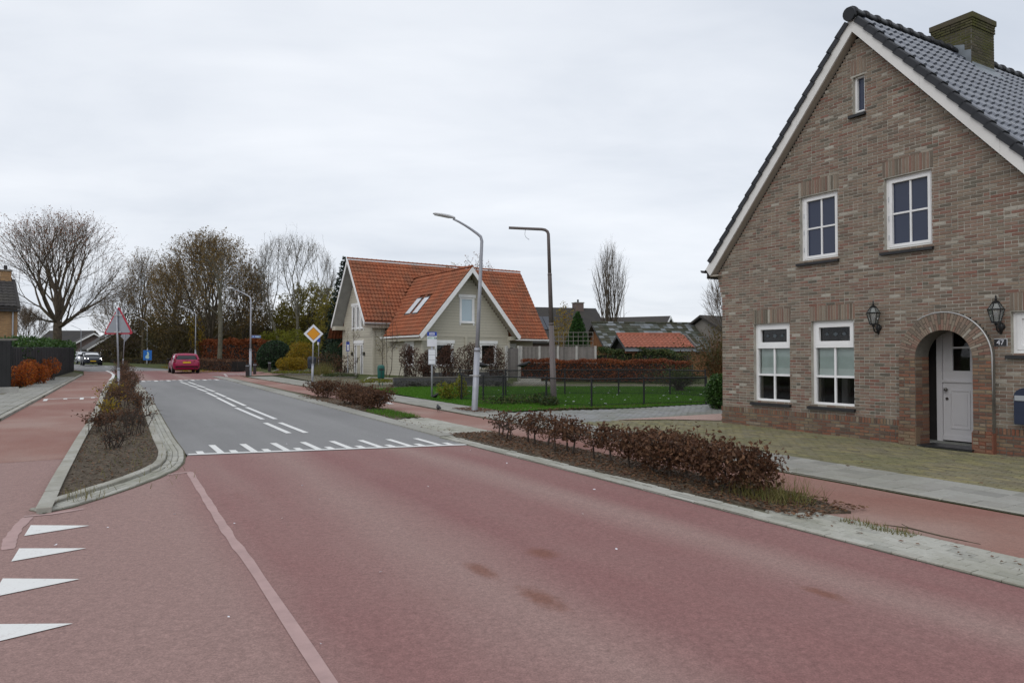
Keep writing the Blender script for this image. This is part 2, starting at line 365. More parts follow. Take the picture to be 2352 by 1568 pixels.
M['black_tile'].node_tree.nodes['Principled BSDF'].inputs['Coat Weight'].default_value = 1.0
M['black_tile'].node_tree.nodes['Principled BSDF'].inputs['Coat Roughness'].default_value = 0.16
M['black_tile'].node_tree.nodes['Principled BSDF'].inputs['Coat IOR'].default_value = 1.6
M['verge_tile'] = pieces('black_verge_tile', [(0.013, 0.014, 0.018), (0.02, 0.021, 0.026)], 0.45, 0.1, 20, None, spec=0.4)
M['orange_tile'] = pieces('orange_pantile', [(0.27, 0.078, 0.036), (0.35, 0.108, 0.048), (0.31, 0.092, 0.042), (0.38, 0.13, 0.062)], 0.75, 0.2, 25, (0.15, 0.075, 0.045), 0.75, 0.7, 0.3, blotch=0.35)
M['moss_tile'] = pieces('mossy_grey_tile', [(0.20, 0.22, 0.24), (0.045, 0.05, 0.028), (0.24, 0.255, 0.27), (0.035, 0.04, 0.022), (0.055, 0.055, 0.035), (0.06, 0.06, 0.045)], 0.85, 0.2, 25, None, blotch=0.3)
M['dark_roof'] = pieces('dark_roof_tile', [(0.038, 0.035, 0.035), (0.055, 0.05, 0.048), (0.046, 0.042, 0.042)], 0.8, 0.2, 25, (0.06, 0.055, 0.04), 0.5, 0.6)
M['red_roof'] = pieces('red_roof_tile', [(0.28, 0.085, 0.05), (0.36, 0.12, 0.075), (0.32, 0.10, 0.06)], 0.8, 0.2, 25, (0.16, 0.08, 0.05), 0.5, 0.8)
M['plank'] = pieces('cream_weatherboard', [(0.47, 0.44, 0.365), (0.50, 0.47, 0.39), (0.485, 0.455, 0.375)], 0.7, 0.1, 14, (0.40, 0.37, 0.30), 0.3, 0.5, blotch=0.12)
M['plinth'] = plain('grey_plinth', (0.075, 0.075, 0.078), 0.9, 0.25, 1.3, 0.3, 50, dirt=(0.05, 0.055, 0.045))
M['lead'] = plain('lead_sheet', (0.20, 0.225, 0.25), 0.55, 0.15, 3, metal=0.2)
M['zinc'] = plain('zinc_strip', (0.42, 0.42, 0.42), 0.5, 0.1, 3, metal=0.4)
M['galv'] = plain('galvanised_steel', (0.34, 0.35, 0.385), 0.5, 0.1, 2.5, metal=0.35, dirt=(0.22, 0.23, 0.23), dirt_amt=0.4)
M['galv_light'] = plain('light_lamp_housing', (0.55, 0.56, 0.57), 0.4, 0.06, 3)
M['brown_pole'] = plain('brown_painted_pole', (0.125, 0.104, 0.10), 0.55, 0.08, 2, dirt=(0.09, 0.075, 0.072), dirt_amt=.4)
M['black'] = plain('black_coated_steel', (0.010, 0.011, 0.013), 0.6, 0.2, 5)
M['iron'] = plain('black_lamp_iron', (0.012, 0.012, 0.013), 0.4, 0.2, 12)
M['sill'] = plain('black_stone_sill', (0.020, 0.020, 0.022), 0.5, 0.2, 8, dirt=(0.05, 0.05, 0.04))
M['dark_in'] = plain('dark_interior', (0.020, 0.018, 0.017), 0.9, 0.3, 2)  # shade inside rooms, porch and hedges put into one dark colour
M['room_white'] = plain('interior_white', (0.34, 0.34, 0.33), 0.8, 0.1, 2)
M['blind'] = plain('pale_green_blind', (0.46, 0.56, 0.53), 0.8, 0.06, 4)
M['blind_lt'] = plain('pale_blind_hem', (0.60, 0.69, 0.66), 0.8, 0.05, 4)
M['glass'] = glassy('window_glass', (0.012, 0.012, 0.014), 0.93, ior=1.28)
M['glass_blue_sky'] = glassy('upper_window_glass', (0.032, 0.041, 0.074), 0.0, ior=1.2, spec=.3)  # blue of the reflected sky put into the opaque pane colour
M['glass_sky'] = glassy('bright_window_glass', (0.36, 0.46, 0.52), 0.0, 0.05)  # sky brightness put into the opaque pane colour
M['pale_pane'] = plain('pale_roof_light_pane', (0.62, 0.66, 0.70), 0.25, 0.03, 2, spec=.6)  # pane brightness put into its flat colour, no blind behind
M['lamp_glass'] = glassy('lantern_glass', (0.25, 0.27, 0.26), 0.45, 0.08)
M['knob'] = plain('aged_nickel', (0.16, 0.15, 0.14), 0.3, 0.15, 20, metal=0.8)
M['navy'] = plain('navy_mailbox', (0.018, 0.026, 0.052), 0.4, 0.08, 6)
M['steel'] = plain('pale_steel', (0.42, 0.44, 0.46), 0.35, 0.05, 6, metal=0.6)
M['bark'] = plain('grey_brown_bark', (0.088, 0.068, 0.05), 0.95, 0.35, 4, 0.5, 25, dirt=(0.07, 0.075, 0.03), dirt_amt=0.6)
M['bark_dark'] = plain('dark_bark', (0.082, 0.066, 0.046), 0.95, 0.35, 4, 0.5, 25)
M['bark_pale'] = plain('pale_olive_bark', (0.125, 0.115, 0.085), 0.95, 0.3, 4, 0.4, 25)
M['twig'] = plain('warm_brown_twig', (0.15, 0.112, 0.08), 0.95, 0.3, 4)
M['twig_grey'] = plain('grey_brown_twig', (0.12, 0.105, 0.085), 0.95, 0.3, 4)
M['stem'] = plain('shrub_stem', (0.055, 0.042, 0.033), 0.95, 0.3, 10)
M['leaf_brown'] = leafy('withered_brown_leaf', [(0.045, 0.023, 0.015), (0.13, 0.062, 0.034), (0.08, 0.038, 0.023), (0.19, 0.10, 0.052), (0.06, 0.032, 0.021)])
M['leaf_dark_beech'] = leafy('dark_beech_leaf', [(0.05, 0.026, 0.02), (0.10, 0.05, 0.036), (0.07, 0.036, 0.026), (0.13, 0.068, 0.042)])
M['leaf_tree'] = leafy('autumn_tree_leaf', [(0.17, 0.112, 0.040), (0.23, 0.145, 0.048), (0.125, 0.10, 0.045), (0.29, 0.17, 0.032)], 0.45)
M['leaf_rust'] = leafy('rust_crown_leaf', [(0.24, 0.095, 0.045), (0.30, 0.125, 0.055), (0.17, 0.07, 0.04)], 0.45)
M['leaf_olive'] = leafy('olive_thicket_leaf', [(0.05, 0.043, 0.020), (0.08, 0.066, 0.026), (0.062, 0.064, 0.022), (0.105, 0.072, 0.026)], 0.3, clump=[(0.16, 0.10, 0.022), (0.085, 0.06, 0.028)], cscale=0.35)
M['leaf_willow'] = leafy('willow_leaf', [(0.19, 0.17, 0.030), (0.27, 0.22, 0.036), (0.15, 0.15, 0.032), (0.24, 0.175, 0.035)], 0.45)
M['leaf_yellow'] = leafy('yellow_leaf', [(0.27, 0.17, 0.012), (0.33, 0.22, 0.02), (0.20, 0.17, 0.02), (0.24, 0.12, 0.012)], 0.35)
M['leaf_lime'] = leafy('yellow_green_leaf', [(0.14, 0.16, 0.015), (0.21, 0.20, 0.02), (0.10, 0.12, 0.015)], 0.35)
M['leaf_orange'] = leafy('orange_leaf', [(0.46, 0.12, 0.025), (0.36, 0.08, 0.02), (0.52, 0.18, 0.03), (0.27, 0.06, 0.018)], 0.45)
M['leaf_beech'] = leafy('red_beech_leaf', [(0.15, 0.045, 0.022), (0.22, 0.065, 0.028), (0.11, 0.035, 0.02), (0.27, 0.09, 0.032)], 0.3, clump=[(0.32, 0.10, 0.022), (0.26, 0.08, 0.024)], cscale=0.5)
M['leaf_beech_far'] = leafy('rusty_hedge_leaf', [(0.19, 0.052, 0.02), (0.26, 0.078, 0.024), (0.15, 0.042, 0.018)], 0.25)
M['leaf_ever'] = leafy('evergreen_leaf', [(0.018, 0.040, 0.018), (0.030, 0.062, 0.026), (0.012, 0.028, 0.014), (0.045, 0.08, 0.03)], 0.15, 0.4)
M['leaf_laurel'] = leafy('laurel_leaf', [(0.022, 0.060, 0.014), (0.045, 0.10, 0.02), (0.03, 0.075, 0.016), (0.075, 0.14, 0.03)], 0.2, 0.35)
M['leaf_thuja'] = leafy('thuja_leaf', [(0.022, 0.062, 0.014), (0.038, 0.095, 0.018), (0.016, 0.042, 0.012)], 0.15)
M['leaf_spruce'] = leafy('spruce_needle', [(0.010, 0.022, 0.014), (0.018, 0.034, 0.02)], 0.1)
M['leaf_ivy'] = leafy('ivy_leaf', [(0.025, 0.055, 0.02), (0.05, 0.085, 0.025), (0.10, 0.10, 0.03), (0.018, 0.035, 0.016)], 0.2)
M['leaf_grey'] = leafy('grey_green_leaf', [(0.06, 0.065, 0.05), (0.10, 0.10, 0.085), (0.045, 0.045, 0.036)])
M['grass'] = leafy('lawn_grass_blade', [(0.045, 0.13, 0.010), (0.075, 0.19, 0.014), (0.06, 0.155, 0.012), (0.11, 0.22, 0.02)], 0.3)
M['dry_grass'] = leafy('dry_grass_blade', [(0.14, 0.13, 0.03), (0.20, 0.165, 0.06), (0.08, 0.10, 0.02), (0.24, 0.19, 0.09)], 0.3)
M['litter'] = leafy('fallen_leaf', [(0.10, 0.05, 0.028), (0.16, 0.085, 0.045), (0.07, 0.04, 0.026), (0.20, 0.115, 0.06), (0.12, 0.045, 0.025)], 0.1)
M['fence_wood'] = pieces('weathered_fence_board', [(0.17, 0.155, 0.14), (0.22, 0.20, 0.185), (0.19, 0.175, 0.16), (0.14, 0.13, 0.12)], 0.9, 0.2, 12, None, blotch=0.3)
M['fence_post'] = plain('pale_concrete_post', (0.38, 0.37, 0.345), 0.9, 0.12, 4)
M['screen'] = plain('black_screen_cloth', (0.010, 0.010, 0.012), 0.7, 0.35, 1.2, 0.2, 8)
M['timber'] = plain('orange_timber', (0.22, 0.10, 0.045), 0.7, 0.2, 4)
M['sign_grey'] = plain('sign_back_aluminium', (0.27, 0.285, 0.32), 0.5, 0.06, 4, metal=0.2)
M['sign_red'] = plain('sign_red', (0.40, 0.022, 0.045), 0.45, 0.05, 4)
M['sign_white'] = plain('sign_white', (0.66, 0.67, 0.72), 0.4, 0.04, 4)
M['sign_yellow'] = plain('sign_yellow', (0.62, 0.26, 0.01), 0.4, 0.04, 4)
M['sign_black'] = plain('sign_black', (0.02, 0.02, 0.022), 0.4, 0.1, 4)
M['sign_blue'] = plain('sign_blue', (0.012, 0.05, 0.33), 0.4, 0.05, 4)
M['sign_lblue'] = plain('sign_light_blue', (0.02, 0.16, 0.56), 0.4, 0.05, 4)
M['sign_mint'] = plain('sign_mint', (0.50, 0.66, 0.62), 0.4, 0.05, 4)
M['sign_green'] = plain('sign_green', (0.0, 0.09, 0.05), 0.4, 0.05, 4)
M['paper'] = plain('timetable_paper', (0.68, 0.70, 0.74), 0.6, 0.05, 6)
M['bin_green'] = plain('green_plastic', (0.008, 0.085, 0.068), 0.45, 0.1, 5)
M['bin_dark'] = plain('dark_blue_plastic', (0.018, 0.024, 0.042), 0.5, 0.1, 5)
M['bollard'] = plain('dark_bollard', (0.028, 0.022, 0.022), 0.6, 0.2, 6)
M['tyre'] = plain('tyre_rubber', (0.012, 0.012, 0.013), 0.85, 0.2, 10)
M['rim'] = plain('alloy_rim', (0.30, 0.31, 0.32), 0.35, 0.1, 8, metal=0.7)
M['car_red'] = plain('magenta_red_car_paint', (0.27, 0.006, 0.052), 0.32, 0.03, 1, spec=0.4, coat=0.35)
M['car_dark'] = plain('dark_blue_grey_car_paint', (0.022, 0.025, 0.036), 0.4, 0.03, 1, spec=0.25, coat=0.12)
M['car_silver'] = plain('silver_car_paint', (0.42, 0.44, 0.46), 0.3, 0.03, 1, metal=0.4, coat=0.6)
M['car_black'] = plain('black_car_plastic', (0.012, 0.012, 0.014), 0.6, 0.1, 6)
M['car_glass'] = glassy('car_glass', (0.015, 0.018, 0.022), 0.0, ior=1.22, spec=.4)
M['tail'] = plain('tail_lamp_red', (0.16, 0.006, 0.014), 0.2, 0.05, 6)
M['plate'] = plain('yellow_number_plate', (0.62, 0.38, 0.01), 0.5, 0.05, 6)
M['crow'] = plain('black_feathers', (0.010, 0.010, 0.012), 0.5, 0.3, 20)
def far_bricks(name, c1, c2, mo):
    m, nt, b = new_mat(name); v = coord(nt, 'Object'); sp = nt.nodes.new('ShaderNodeSeparateXYZ'); nt.links.new(v, sp.inputs[0])
    ad = nt.nodes.new('ShaderNodeMath'); ad.operation = 'ADD'; nt.links.new(sp.outputs[0], ad.inputs[0]); nt.links.new(sp.outputs[1], ad.inputs[1])
    cb = nt.nodes.new('ShaderNodeCombineXYZ'); nt.links.new(ad.outputs[0], cb.inputs[0]); nt.links.new(sp.outputs[2], cb.inputs[1])
    t = nt.nodes.new('ShaderNodeTexBrick'); nt.links.new(cb.outputs[0], t.inputs['Vector']); t.inputs['Scale'].default_value = 1.0
    t.inputs['Brick Width'].default_value = .21; t.inputs['Row Height'].default_value = .06; t.inputs['Mortar Size'].default_value = .006
    for k, c in (('Color1', c1), ('Color2', c2), ('Mortar', mo)): t.inputs[k].default_value = (*c, 1)
    c = mixc(nt, .5, t.outputs['Color'], ramp(nt, noise(nt, v, 2.2, 6, .7), [(.55,) * 3, (1.35,) * 3]), 'MULTIPLY')
    nt.links.new(c, b.inputs['Base Color']); b.inputs['Roughness'].default_value = .9; return m
M['far_brick'] = far_bricks('distant_brown_brick', (0.38, 0.22, 0.10), (0.26, 0.145, 0.07), (0.24, 0.19, 0.13))
M['far_brick_mauve'] = far_bricks('mauve_brick', (0.15, 0.10, 0.09), (0.11, 0.078, 0.07), (0.15, 0.125, 0.115))
M['side_brick'] = far_bricks('side_wall_brick', (0.225, 0.165, 0.125), (0.16, 0.11, 0.085), (0.33, 0.32, 0.29))
M['far_wall'] = plain('grey_render', (0.20, 0.185, 0.165), 0.9, 0.15, 1)
M['solar'] = plain('solar_panel_blue', (0.022, 0.027, 0.04), 0.2, 0.1, 2, spec=0.6)
m_, nt_, b_ = new_mat('headlamp_lit'); b_.inputs['Base Color'].default_value = (0.9, 0.9, 0.9, 1)
b_.inputs['Emission Color'].default_value = (1, 0.98, 0.95, 1); b_.inputs['Emission Strength'].default_value = 14.0; M['headlamp'] = m_
# ------------------------------------------------------------------ the ground, roads and pavements
def structure(name, bm_or_mesh, mat, label=None, parent=None, loc=None):
    o = bm_or_mesh.build(name, mat, parent) if isinstance(bm_or_mesh, MB) else link(name, bm_or_mesh, parent)
    if parent is None: tag(o, label, None, None, 'structure')
    return o
def sheet(pq, dz, thick=0.0, sub=1):
    """flat polygon in street metres, optionally a slab reaching down"""
    m = MB(); pts = [R(p, q, dz) for p, q in pq]
    if thick: m.extr(pts, (0, 0, -thick))
    else: m.add(pts, [tuple(range(len(pts)))])
    return m
def strip(left, right, dz, thick=0.0):                # quads between two edge polylines of equal length
    m = MB(); n = len(left)
    top = [R(p, q, dz) for p, q in left] + [R(p, q, dz) for p, q in right]
    if not thick: m.add(top, [(i, i + n, i + n + 1, i + 1) for i in range(n - 1)]); return m
    dn = Vector((0, 0, -thick)); v = top + [p + dn for p in top]; k = 2 * n
    f = []
    for i in range(n - 1):
        f += [(i, i + n, i + n + 1, i + 1), (i + k, i + 1 + k, i + n + 1 + k, i + n + k), (i, i + 1, i + 1 + k, i + k), (i + n, i + n + k, i + n + 1 + k, i + n + 1)]
    f += [(0, k, n + k, n), (n - 1, 2 * n - 1, 2 * n - 1 + k, n - 1 + k)]
    m.add(v, f); return m

gm = MB(); ys = [-60, 0, 20, 60, 130, 400, 1600]; xs = [-1600, -300, -60, 0, 60, 300, 1600]
gm.add([(x, y, gz(y) - 0.03) for y in ys for x in xs], [(j * 7 + i, j * 7 + i + 1, (j + 1) * 7 + i + 1, (j + 1) * 7 + i) for j in range(6) for i in range(6)])
structure('ground', gm, M['ground'], 'green and brown open ground running out to the horizon')

# the red raised table in front, the grey carriageway, the far red table, the road on
red = structure('red_road', sheet([(-9, -6.5), (-9, 5.66), (11.28, 5.66), (12.42, 1.26), (11.0, 0.99), (9.3, 0.0), (8.7, -0.5), (15.0, -0.32), (15.0, -1.75), (13, -2.3), (6, -4.5)], 0.0), M['red'], 'worn red asphalt road table filling the near foreground')
grey = structure('grey_road', strip([(12.42, 1.26), (15, 1.28), (19, 1.39), (25.6, 1.58), (33.1, 1.75), (43.5, 1.86)], [(11.28, 5.66), (15, 5.84), (19, 6.0), (25.6, 6.1), (33.1, 6.18), (43.6, 6.25)], 0.004), M['grey'], 'grey asphalt carriageway between the two red tables')
far_l = [(43.5, 1.86), (47, 1.75), (52, 1.4), (56, 0.9), (60, 0.2), (64, -0.5)]
far_r = [(43.6, 6.25), (47, 6.9), (52, 9.5), (56, 11), (60, 10.5), (64, 6.0)]
structure('far_red_road', strip(far_l, far_r, 0.008), M['red'], 'red asphalt junction table under the red hatchback')
structure('far_grey_road', strip([(64, -0.5), (75, -2.6), (88, -6.5), (105, -14), (130, -30)], [(64, 6.0), (75, 4.2), (88, 1.4), (105, -4.5), (130, -20)], 0.004), M['grey'], 'grey road bending left past the far houses')
# cycle paths
lpl = [(13, -2.3), (20.6, -1.95), (30.4, -1.6), (44.2, -1.15), (56, -0.75), (66, -0.9), (80, -4.6)]
lpr = [(13, -0.38), (20.6, -0.09), (30.4, 0.17), (44.2, 0.68), (56, 0.98), (66, 0.9), (80, -2.5)]
structure('left_cycle_path', strip(lpl, lpr, 0.002), M['red_path'], 'red asphalt cycle path left of the planted island')
rpl = [(-6, 6.3), (4.9, 6.35), (5.3, 7.0), (12.2, 7.0), (14, 6.9), (22, 7.0), (30, 6.85), (42, 6.95), (48, 6.7), (54, 7.6)]
rpr = [(-6, 8.05), (4.9, 8.08), (5.3, 8.1), (12.2, 8.2), (14, 8.2), (22, 8.3), (30, 8.22), (42, 8.05), (48, 7.9), (54, 9.2)]
structure('right_cycle_path', strip(rpl, rpr, 0.002), M['red_path'], 'red asphalt cycle path in front of the brick house')
structure('side_red_path', sheet([(50, 7.7), (56, 12), (62, 19), (58, 20), (52, 13), (47.5, 8.2)], 0.003), M['red_path'], 'red brick side street running off behind the bollards')

def markings(lst, mat, parent, name, dz):
    for pts in lst:
        m = MB(); m.add([R(p, q, dz) for p, q in pts], [tuple(range(len(pts)))]); m.build(name, mat, parent)
# near end of the table: a line and teeth pointing up the road
A0, A1 = (12.44, 1.28), (11.28, 5.66)
def along(t, up=0.0): return (A0[0] + (A1[0] - A0[0]) * t + up, A0[1] + (A1[1] - A0[1]) * t)
markings([[along(0), along(1), along(1, 0.13), along(0, 0.13)]], M['white_paint'], grey, 'table_edge_line', 0.010)
lt, stt = [], []
for i in range(9):
    t = 0.098 + i * 0.113; w_ = 0.024
    if i < 8: lt.append([along(t, 0.132), along(t + w_, 0.132), along(t + w_, 1.22), along(t, 1.22)])
    t -= 0.066
    stt.append([along(t, 0.132), along(t + w_, 0.132), along(t + w_, 0.42), along(t, 0.42)])
markings(lt, M['white_paint'], grey, 'long_tooth_marking', 0.010)
markings(stt, M['white_paint'], grey, 'short_tooth_marking', 0.010)
B0, B1 = (43.5, 1.9), (43.6, 6.2)
def alongb(t, up=0.0): return (B0[0] + (B1[0] - B0[0]) * t + up, B0[1] + (B1[1] - B0[1]) * t)
markings([[alongb(0), alongb(1), alongb(1, 0.13), alongb(0, 0.13)]], M['white_paint'], grey, 'table_edge_line', 0.014)
lt, stt = [], []
for i in range(7):
    t = 0.04 + i * 0.142
    lt.append([alongb(t, -0.005), alongb(t + 0.04, -0.005), alongb(t + 0.04, -1.25), alongb(t, -1.25)])
    if i < 6: stt.append([alongb(t + 0.07, -0.005), alongb(t + 0.11, -0.005), alongb(t + 0.11, -0.4), alongb(t + 0.07, -0.4)])
markings(lt, M['white_paint'], grey, 'long_tooth_marking', 0.010)
markings(stt, M['white_paint'], grey, 'short_tooth_marking', 0.010)
# double broken centre line
def dash(a, b, w=0.11):
    a = G(*a); b = G(*b); d = (b - a).normalized(); n = Vector((-d.y, d.x, 0)) * w / 2
    u = Vector((0, 0, 0.010)); return [a - n + u, a + n + u, b + n + u, b - n + u]
for a, b, worn in [((415, 877.4), (433, 883.3), 0), ((433.7, 884.5), (453, 890.3), 0), ((452.5, 892.1), (474.7, 899.7), 0), ((474.6, 901.6), (498, 911.9), 0),
                   ((498.5, 913.3), (540, 933.8), 0), ((541.5, 936.5), (604, 963.5), 1), ((609, 971.5), (664, 995.5), 0),
                   ((432.6, 877.4), (450.2, 883.3), 0), ((451.3, 884.5), (470.7, 890.3), 0), ((471.2, 892.1), (492.8, 899.7), 0), ((495, 902.2), (518.6, 911.9), 0),
                   ((520, 913.3), (563.5, 932.3), 0), ((566, 935.5), (633, 963), 1), ((643, 971), (703, 994.5), 0)]:
    m = MB(); m.add(dash(a, b), [(0, 1, 2, 3)]); m.build('centre_line_dash', M['worn_paint' if worn else 'white_paint'], grey)
# give-way teeth on the near red table
for a, b, c in [((8.24, -0.53), (7.80, -0.55), (7.94, -0.04)), ((7.33, -0.55), (6.91, -0.57), (7.05, -0.06)), ((6.43, -0.58), (5.98, -0.60), (6.13, -0.09)), ((5.43, -0.60), (5.02, -0.62), (5.16, -0.11))]:
    m = MB(); m.add([R(*a, 0.006), R(*b, 0.006), R(*c, 0.006)], [(0, 1, 2)]); m.build('give_way_tooth', M['white_paint'], red)
# sealed joints in the red asphalt
def ribbon(pts, w, dz, rs):
    m = MB(); rnd = random.Random(rs); P = []
    for i in range(len(pts) - 1):
        for k in range(5): P.append(tuple(pts[i][j] + (pts[i + 1][j] - pts[i][j]) * k / 5 for j in (0, 1)))
    P.append(pts[-1]); v = []
    for i, p in enumerate(P):
        a = P[max(0, i - 1)]; b = P[min(len(P) - 1, i + 1)]; d = Vector((b[0] - a[0], b[1] - a[1])).normalized(); n = Vector((-d.y, d.x))
        ww = w * (0.85 + 0.3 * rnd.random()) / 2
        v += [R(p[0] + n.x * ww, p[1] + n.y * ww, dz), R(p[0] - n.x * ww, p[1] - n.y * ww, dz)]
    m.add(v, [(2 * i, 2 * i + 1, 2 * i + 3, 2 * i + 2) for i in range(len(P) - 1)]); return m
ribbon([(10.72, 1.12), (9.8, 1.10), (8.62, 1.08), (7.5, 1.06), (6.7, 1.05), (6.0, 1.06), (3.6, 1.03), (0, 1.0)], 0.085, 0.004, 1).build('sealed_joint', M['patch'], red)
ribbon([(10.55, 0.66), (10.66, 0.85), (10.74, 1.14)], 0.07, 0.0048, 2).build('sealed_joint', M['patch'], red)
ribbon([(8.66, -0.58), (8.2, -0.63), (7.75, -0.65), (7.35, -0.63)], 0.10, 0.004, 3).build('sealed_joint', M['patch'], red)
ribbon([(8.72, -0.62), (8.70, -0.40), (8.82, -0.10)], 0.07, 0.0048, 4).build('sealed_joint', M['patch'], red)
# left path: line with tabs, edge dashes
la = G(99, 917.5); lb = G(226, 912.3)
lp = bpy.data.objects['left_cycle_path']
def lerpq(t, dy): 
    a = la.lerp(lb, t); d = (R(30, 0) - R(20, 0)).normalized(); return a + d * dy + Vector((0, 0, 0.010))
def lmark(t0, t1, y0, y1, mat='white_paint'):
    m = MB(); m.add([lerpq(t0, y0), lerpq(t1, y0), lerpq(t1, y1), lerpq(t0, y1)], [(0, 1, 2, 3)]); m.build('path_table_marking', M[mat], lp)
lmark(0, 1, 0, 0.14)
for t0, l in ((0.02, 0.9), (0.36, 0.45), (0.66, 1.0), (0.86, 0.4)): lmark(t0, t0 + 0.07, -0.005, -l, 'worn_paint' if l < 0.6 else 'white_paint')
for i in range(12):
    p = 31 + i * 0.85 * (1 + 0.02 * i); q = 0.05 + (p - 31) * 0.034 + 0.05
    m = MB(); m.add([R(p, q, 0.008), R(p, q + 0.13, 0.008), R(p + 0.45, q + 0.145, 0.008), R(p + 0.45, q + 0.015, 0.008)], [(0, 1, 2, 3)]); m.build('edge_dash', M['white_paint'], lp)
edge = [(44.5, 0.55), (50, 0.78), (55, 0.9), (60, 0.85), (66, 0.6)]
m = strip([(p, q) for p, q in edge], [(p, q + 0.16) for p, q in edge], 0.012); m.build('white_edge_line', M['white_paint'], lp)
rp_ = bpy.data.objects['right_cycle_path']
for p in (47.5, 49, 50.5, 52): markings([[(p, 6.9 + (p - 47) * .12), (p, 7.05 + (p - 47) * .12), (p + .7, 7.13 + (p - 47) * .12), (p + .7, 6.98 + (p - 47) * .12)]], M['white_paint'], rp_, 'edge_dash', 0.014)
markings([[(21.5, 7.2), (21.5, 8.1), (21.9, 8.1), (21.9, 7.2)], [(21.0, 7.25), (21.0, 7.45), (21.4, 7.45), (21.4, 7.25)], [(21.0, 7.8), (21.0, 8.0), (21.4, 8.0), (21.4, 7.8)]], M['white_paint'], rp_, 'path_marking', 0.010)
fg_ = bpy.data.objects['far_red_road']
markings([[(52.5, 9.2), (53.2, 9.2), (54.2, 6.8), (54.0, 6.75)], [(51, 8.1), (51.3, 8.1), (51.9, 7.7), (51.6, 7.7)], [(50, 8.6), (50.3, 8.6), (50.9, 8.2), (50.6, 8.2)]], M['white_paint'], fg_, 'junction_marking', 0.016)
fr_ = bpy.data.objects['far_grey_road']
for i in range(5):
    p = 66 + i * 5; q = 2.6 - (p - 64) ** 2 * 0.006
    markings([[(p, q), (p, q + .15), (p + 2.6, q - .1), (p + 2.6, q - .25)]], M['white_paint'], fr_, 'centre_line_dash', 0.012)

# kerb stones and gutter bricks, each its own stone in view
def kerb_run(path, w, top, mat, parent, name, length, down=0.12, gap=0.012, jit=0.006, seed=0):
    """blocks laid along a polyline in street metres; the path is the block's left edge"""
    rnd = random.Random(seed); pts = [Vector(p).to_3d() if len(p) == 3 else Vector((p[0], p[1], 0)) for p in path]
    seglen = [(pts[i + 1] - pts[i]).length for i in range(len(pts) - 1)]; tot = sum(seglen)
    def P(s):
        for i, l in enumerate(seglen):
            if s <= l or i == len(seglen) - 1:
                d = (pts[i + 1] - pts[i]).normalized(); return pts[i] + d * s
            s -= l
    out = []; s = 0
    while s < tot - length * 0.3:
        a = P(s + gap / 2); b = P(min(tot, s + length - gap / 2)); d = (b - a).normalized(); n = Vector((d.y, -d.x, 0))
        t = top + rnd.uniform(-jit, jit); c = 0.008
        lo = [R(a.x, a.y, t - down), R(b.x, b.y, t - down), R((b + n * w).x, (b + n * w).y, t - down), R((a + n * w).x, (a + n * w).y, t - down)]
        a2, b2 = a + d * c + n * c, b - d * c + n * c; w2 = w - 2 * c
        mid = [v + Vector((0, 0, down - c)) for v in lo]
        hi = [R(a2.x, a2.y, t), R(b2.x, b2.y, t), R((b2 + n * w2).x, (b2 + n * w2).y, t), R((a2 + n * w2).x, (a2 + n * w2).y, t)]
        m = MB(); o = lo[0].copy()
        vs = [v - o for v in lo + mid + hi]
        m.add(vs, [(0, 1, 5, 4), (1, 2, 6, 5), (2, 3, 7, 6), (3, 0, 4, 7), (4, 5, 9, 8), (5, 6, 10, 9), (6, 7, 11, 10), (7, 4, 8, 11), (8, 9, 10, 11)])
        out.append((o, m)); s += length
    for o, m in out:
        m.build(name, mat, parent, loc=o)
    return out
def merged_run(runs, mat, parent, name):
    big = MB()
    for o, m in runs: big.add([Vector(v) + o for v in m.v], m.f)
    ob = big.build(name, mat, parent); ob['kind'] = 'stuff'; return ob

# planted island
isl_l = [(8.78, -0.40), (10.96, -0.34), (14.98, -0.2), (20.18, 0.03), (30.12, 0.29), (42.99, 0.74), (47, 0.95)]
isl_r = [(8.95, -0.22), (9.32, 0.05), (9.8, 0.36), (10.43, 0.72), (11.02, 0.98), (11.6, 1.12), (12.16, 1.19), (12.88, 1.25), (15.04, 1.28), (18.99, 1.39), (25.63, 1.58), (33.08, 1.75), (41.72, 1.84), (45, 1.75)]
island = structure('planted_island', sheet(isl_l + [(p, q - 0.35) for p, q in isl_r[::-1][:-2]] + [(9.15, -0.36)], 0.04), M['soil'], 'dark soil bed with sparse shrubs between the cycle path and the road')
kerb_run([(8.80, -0.52), (10.96, -0.46), (14.98, -0.32), (20.18, -0.11)], -0.13, 0.065, M['kerb'], island, 'kerb_stone', 0.98, seed=1)
kerb_run([(20.18, -0.11), (30.12, 0.15), (42.99, 0.60), (47, 0.8)], -0.13, 0.065, M['kerb'], island, 'kerb_stone', 1.0, seed=2)
def offs(path, d):
    out = []
    for i, p in enumerate(path):
        a = path[max(0, i - 1)]; b = path[min(len(path) - 1, i + 1)]; t = Vector((b[0] - a[0], b[1] - a[1])).normalized()
        out.append((p[0] - t.y * d, p[1] + t.x * d))
    return out
ktop = [(8.80, -0.47)] + isl_r
kerb_run(offs(ktop, -0.25)[1:], 0.12, 0.065, M['kerb'], island, 'kerb_stone', 0.5, seed=3)
for r in range(3):
    near = offs(ktop, -0.17 + r * 0.082)
    kerb_run(near[:9], 0.078, 0.025, M['paver_grey'], island, 'gutter_brick', 0.21, seed=10 + r)
    kerb_run(near[8:], 0.078, 0.025, M['paver_grey'], island, 'gutter_brick', 1.0, seed=20 + r)
structure('island_gutter_bed', strip([(p, q) for p, q in offs(ktop, -0.26)], [(p, q) for p, q in offs(ktop, 0.02)], 0.006), M['joint'], parent=island)

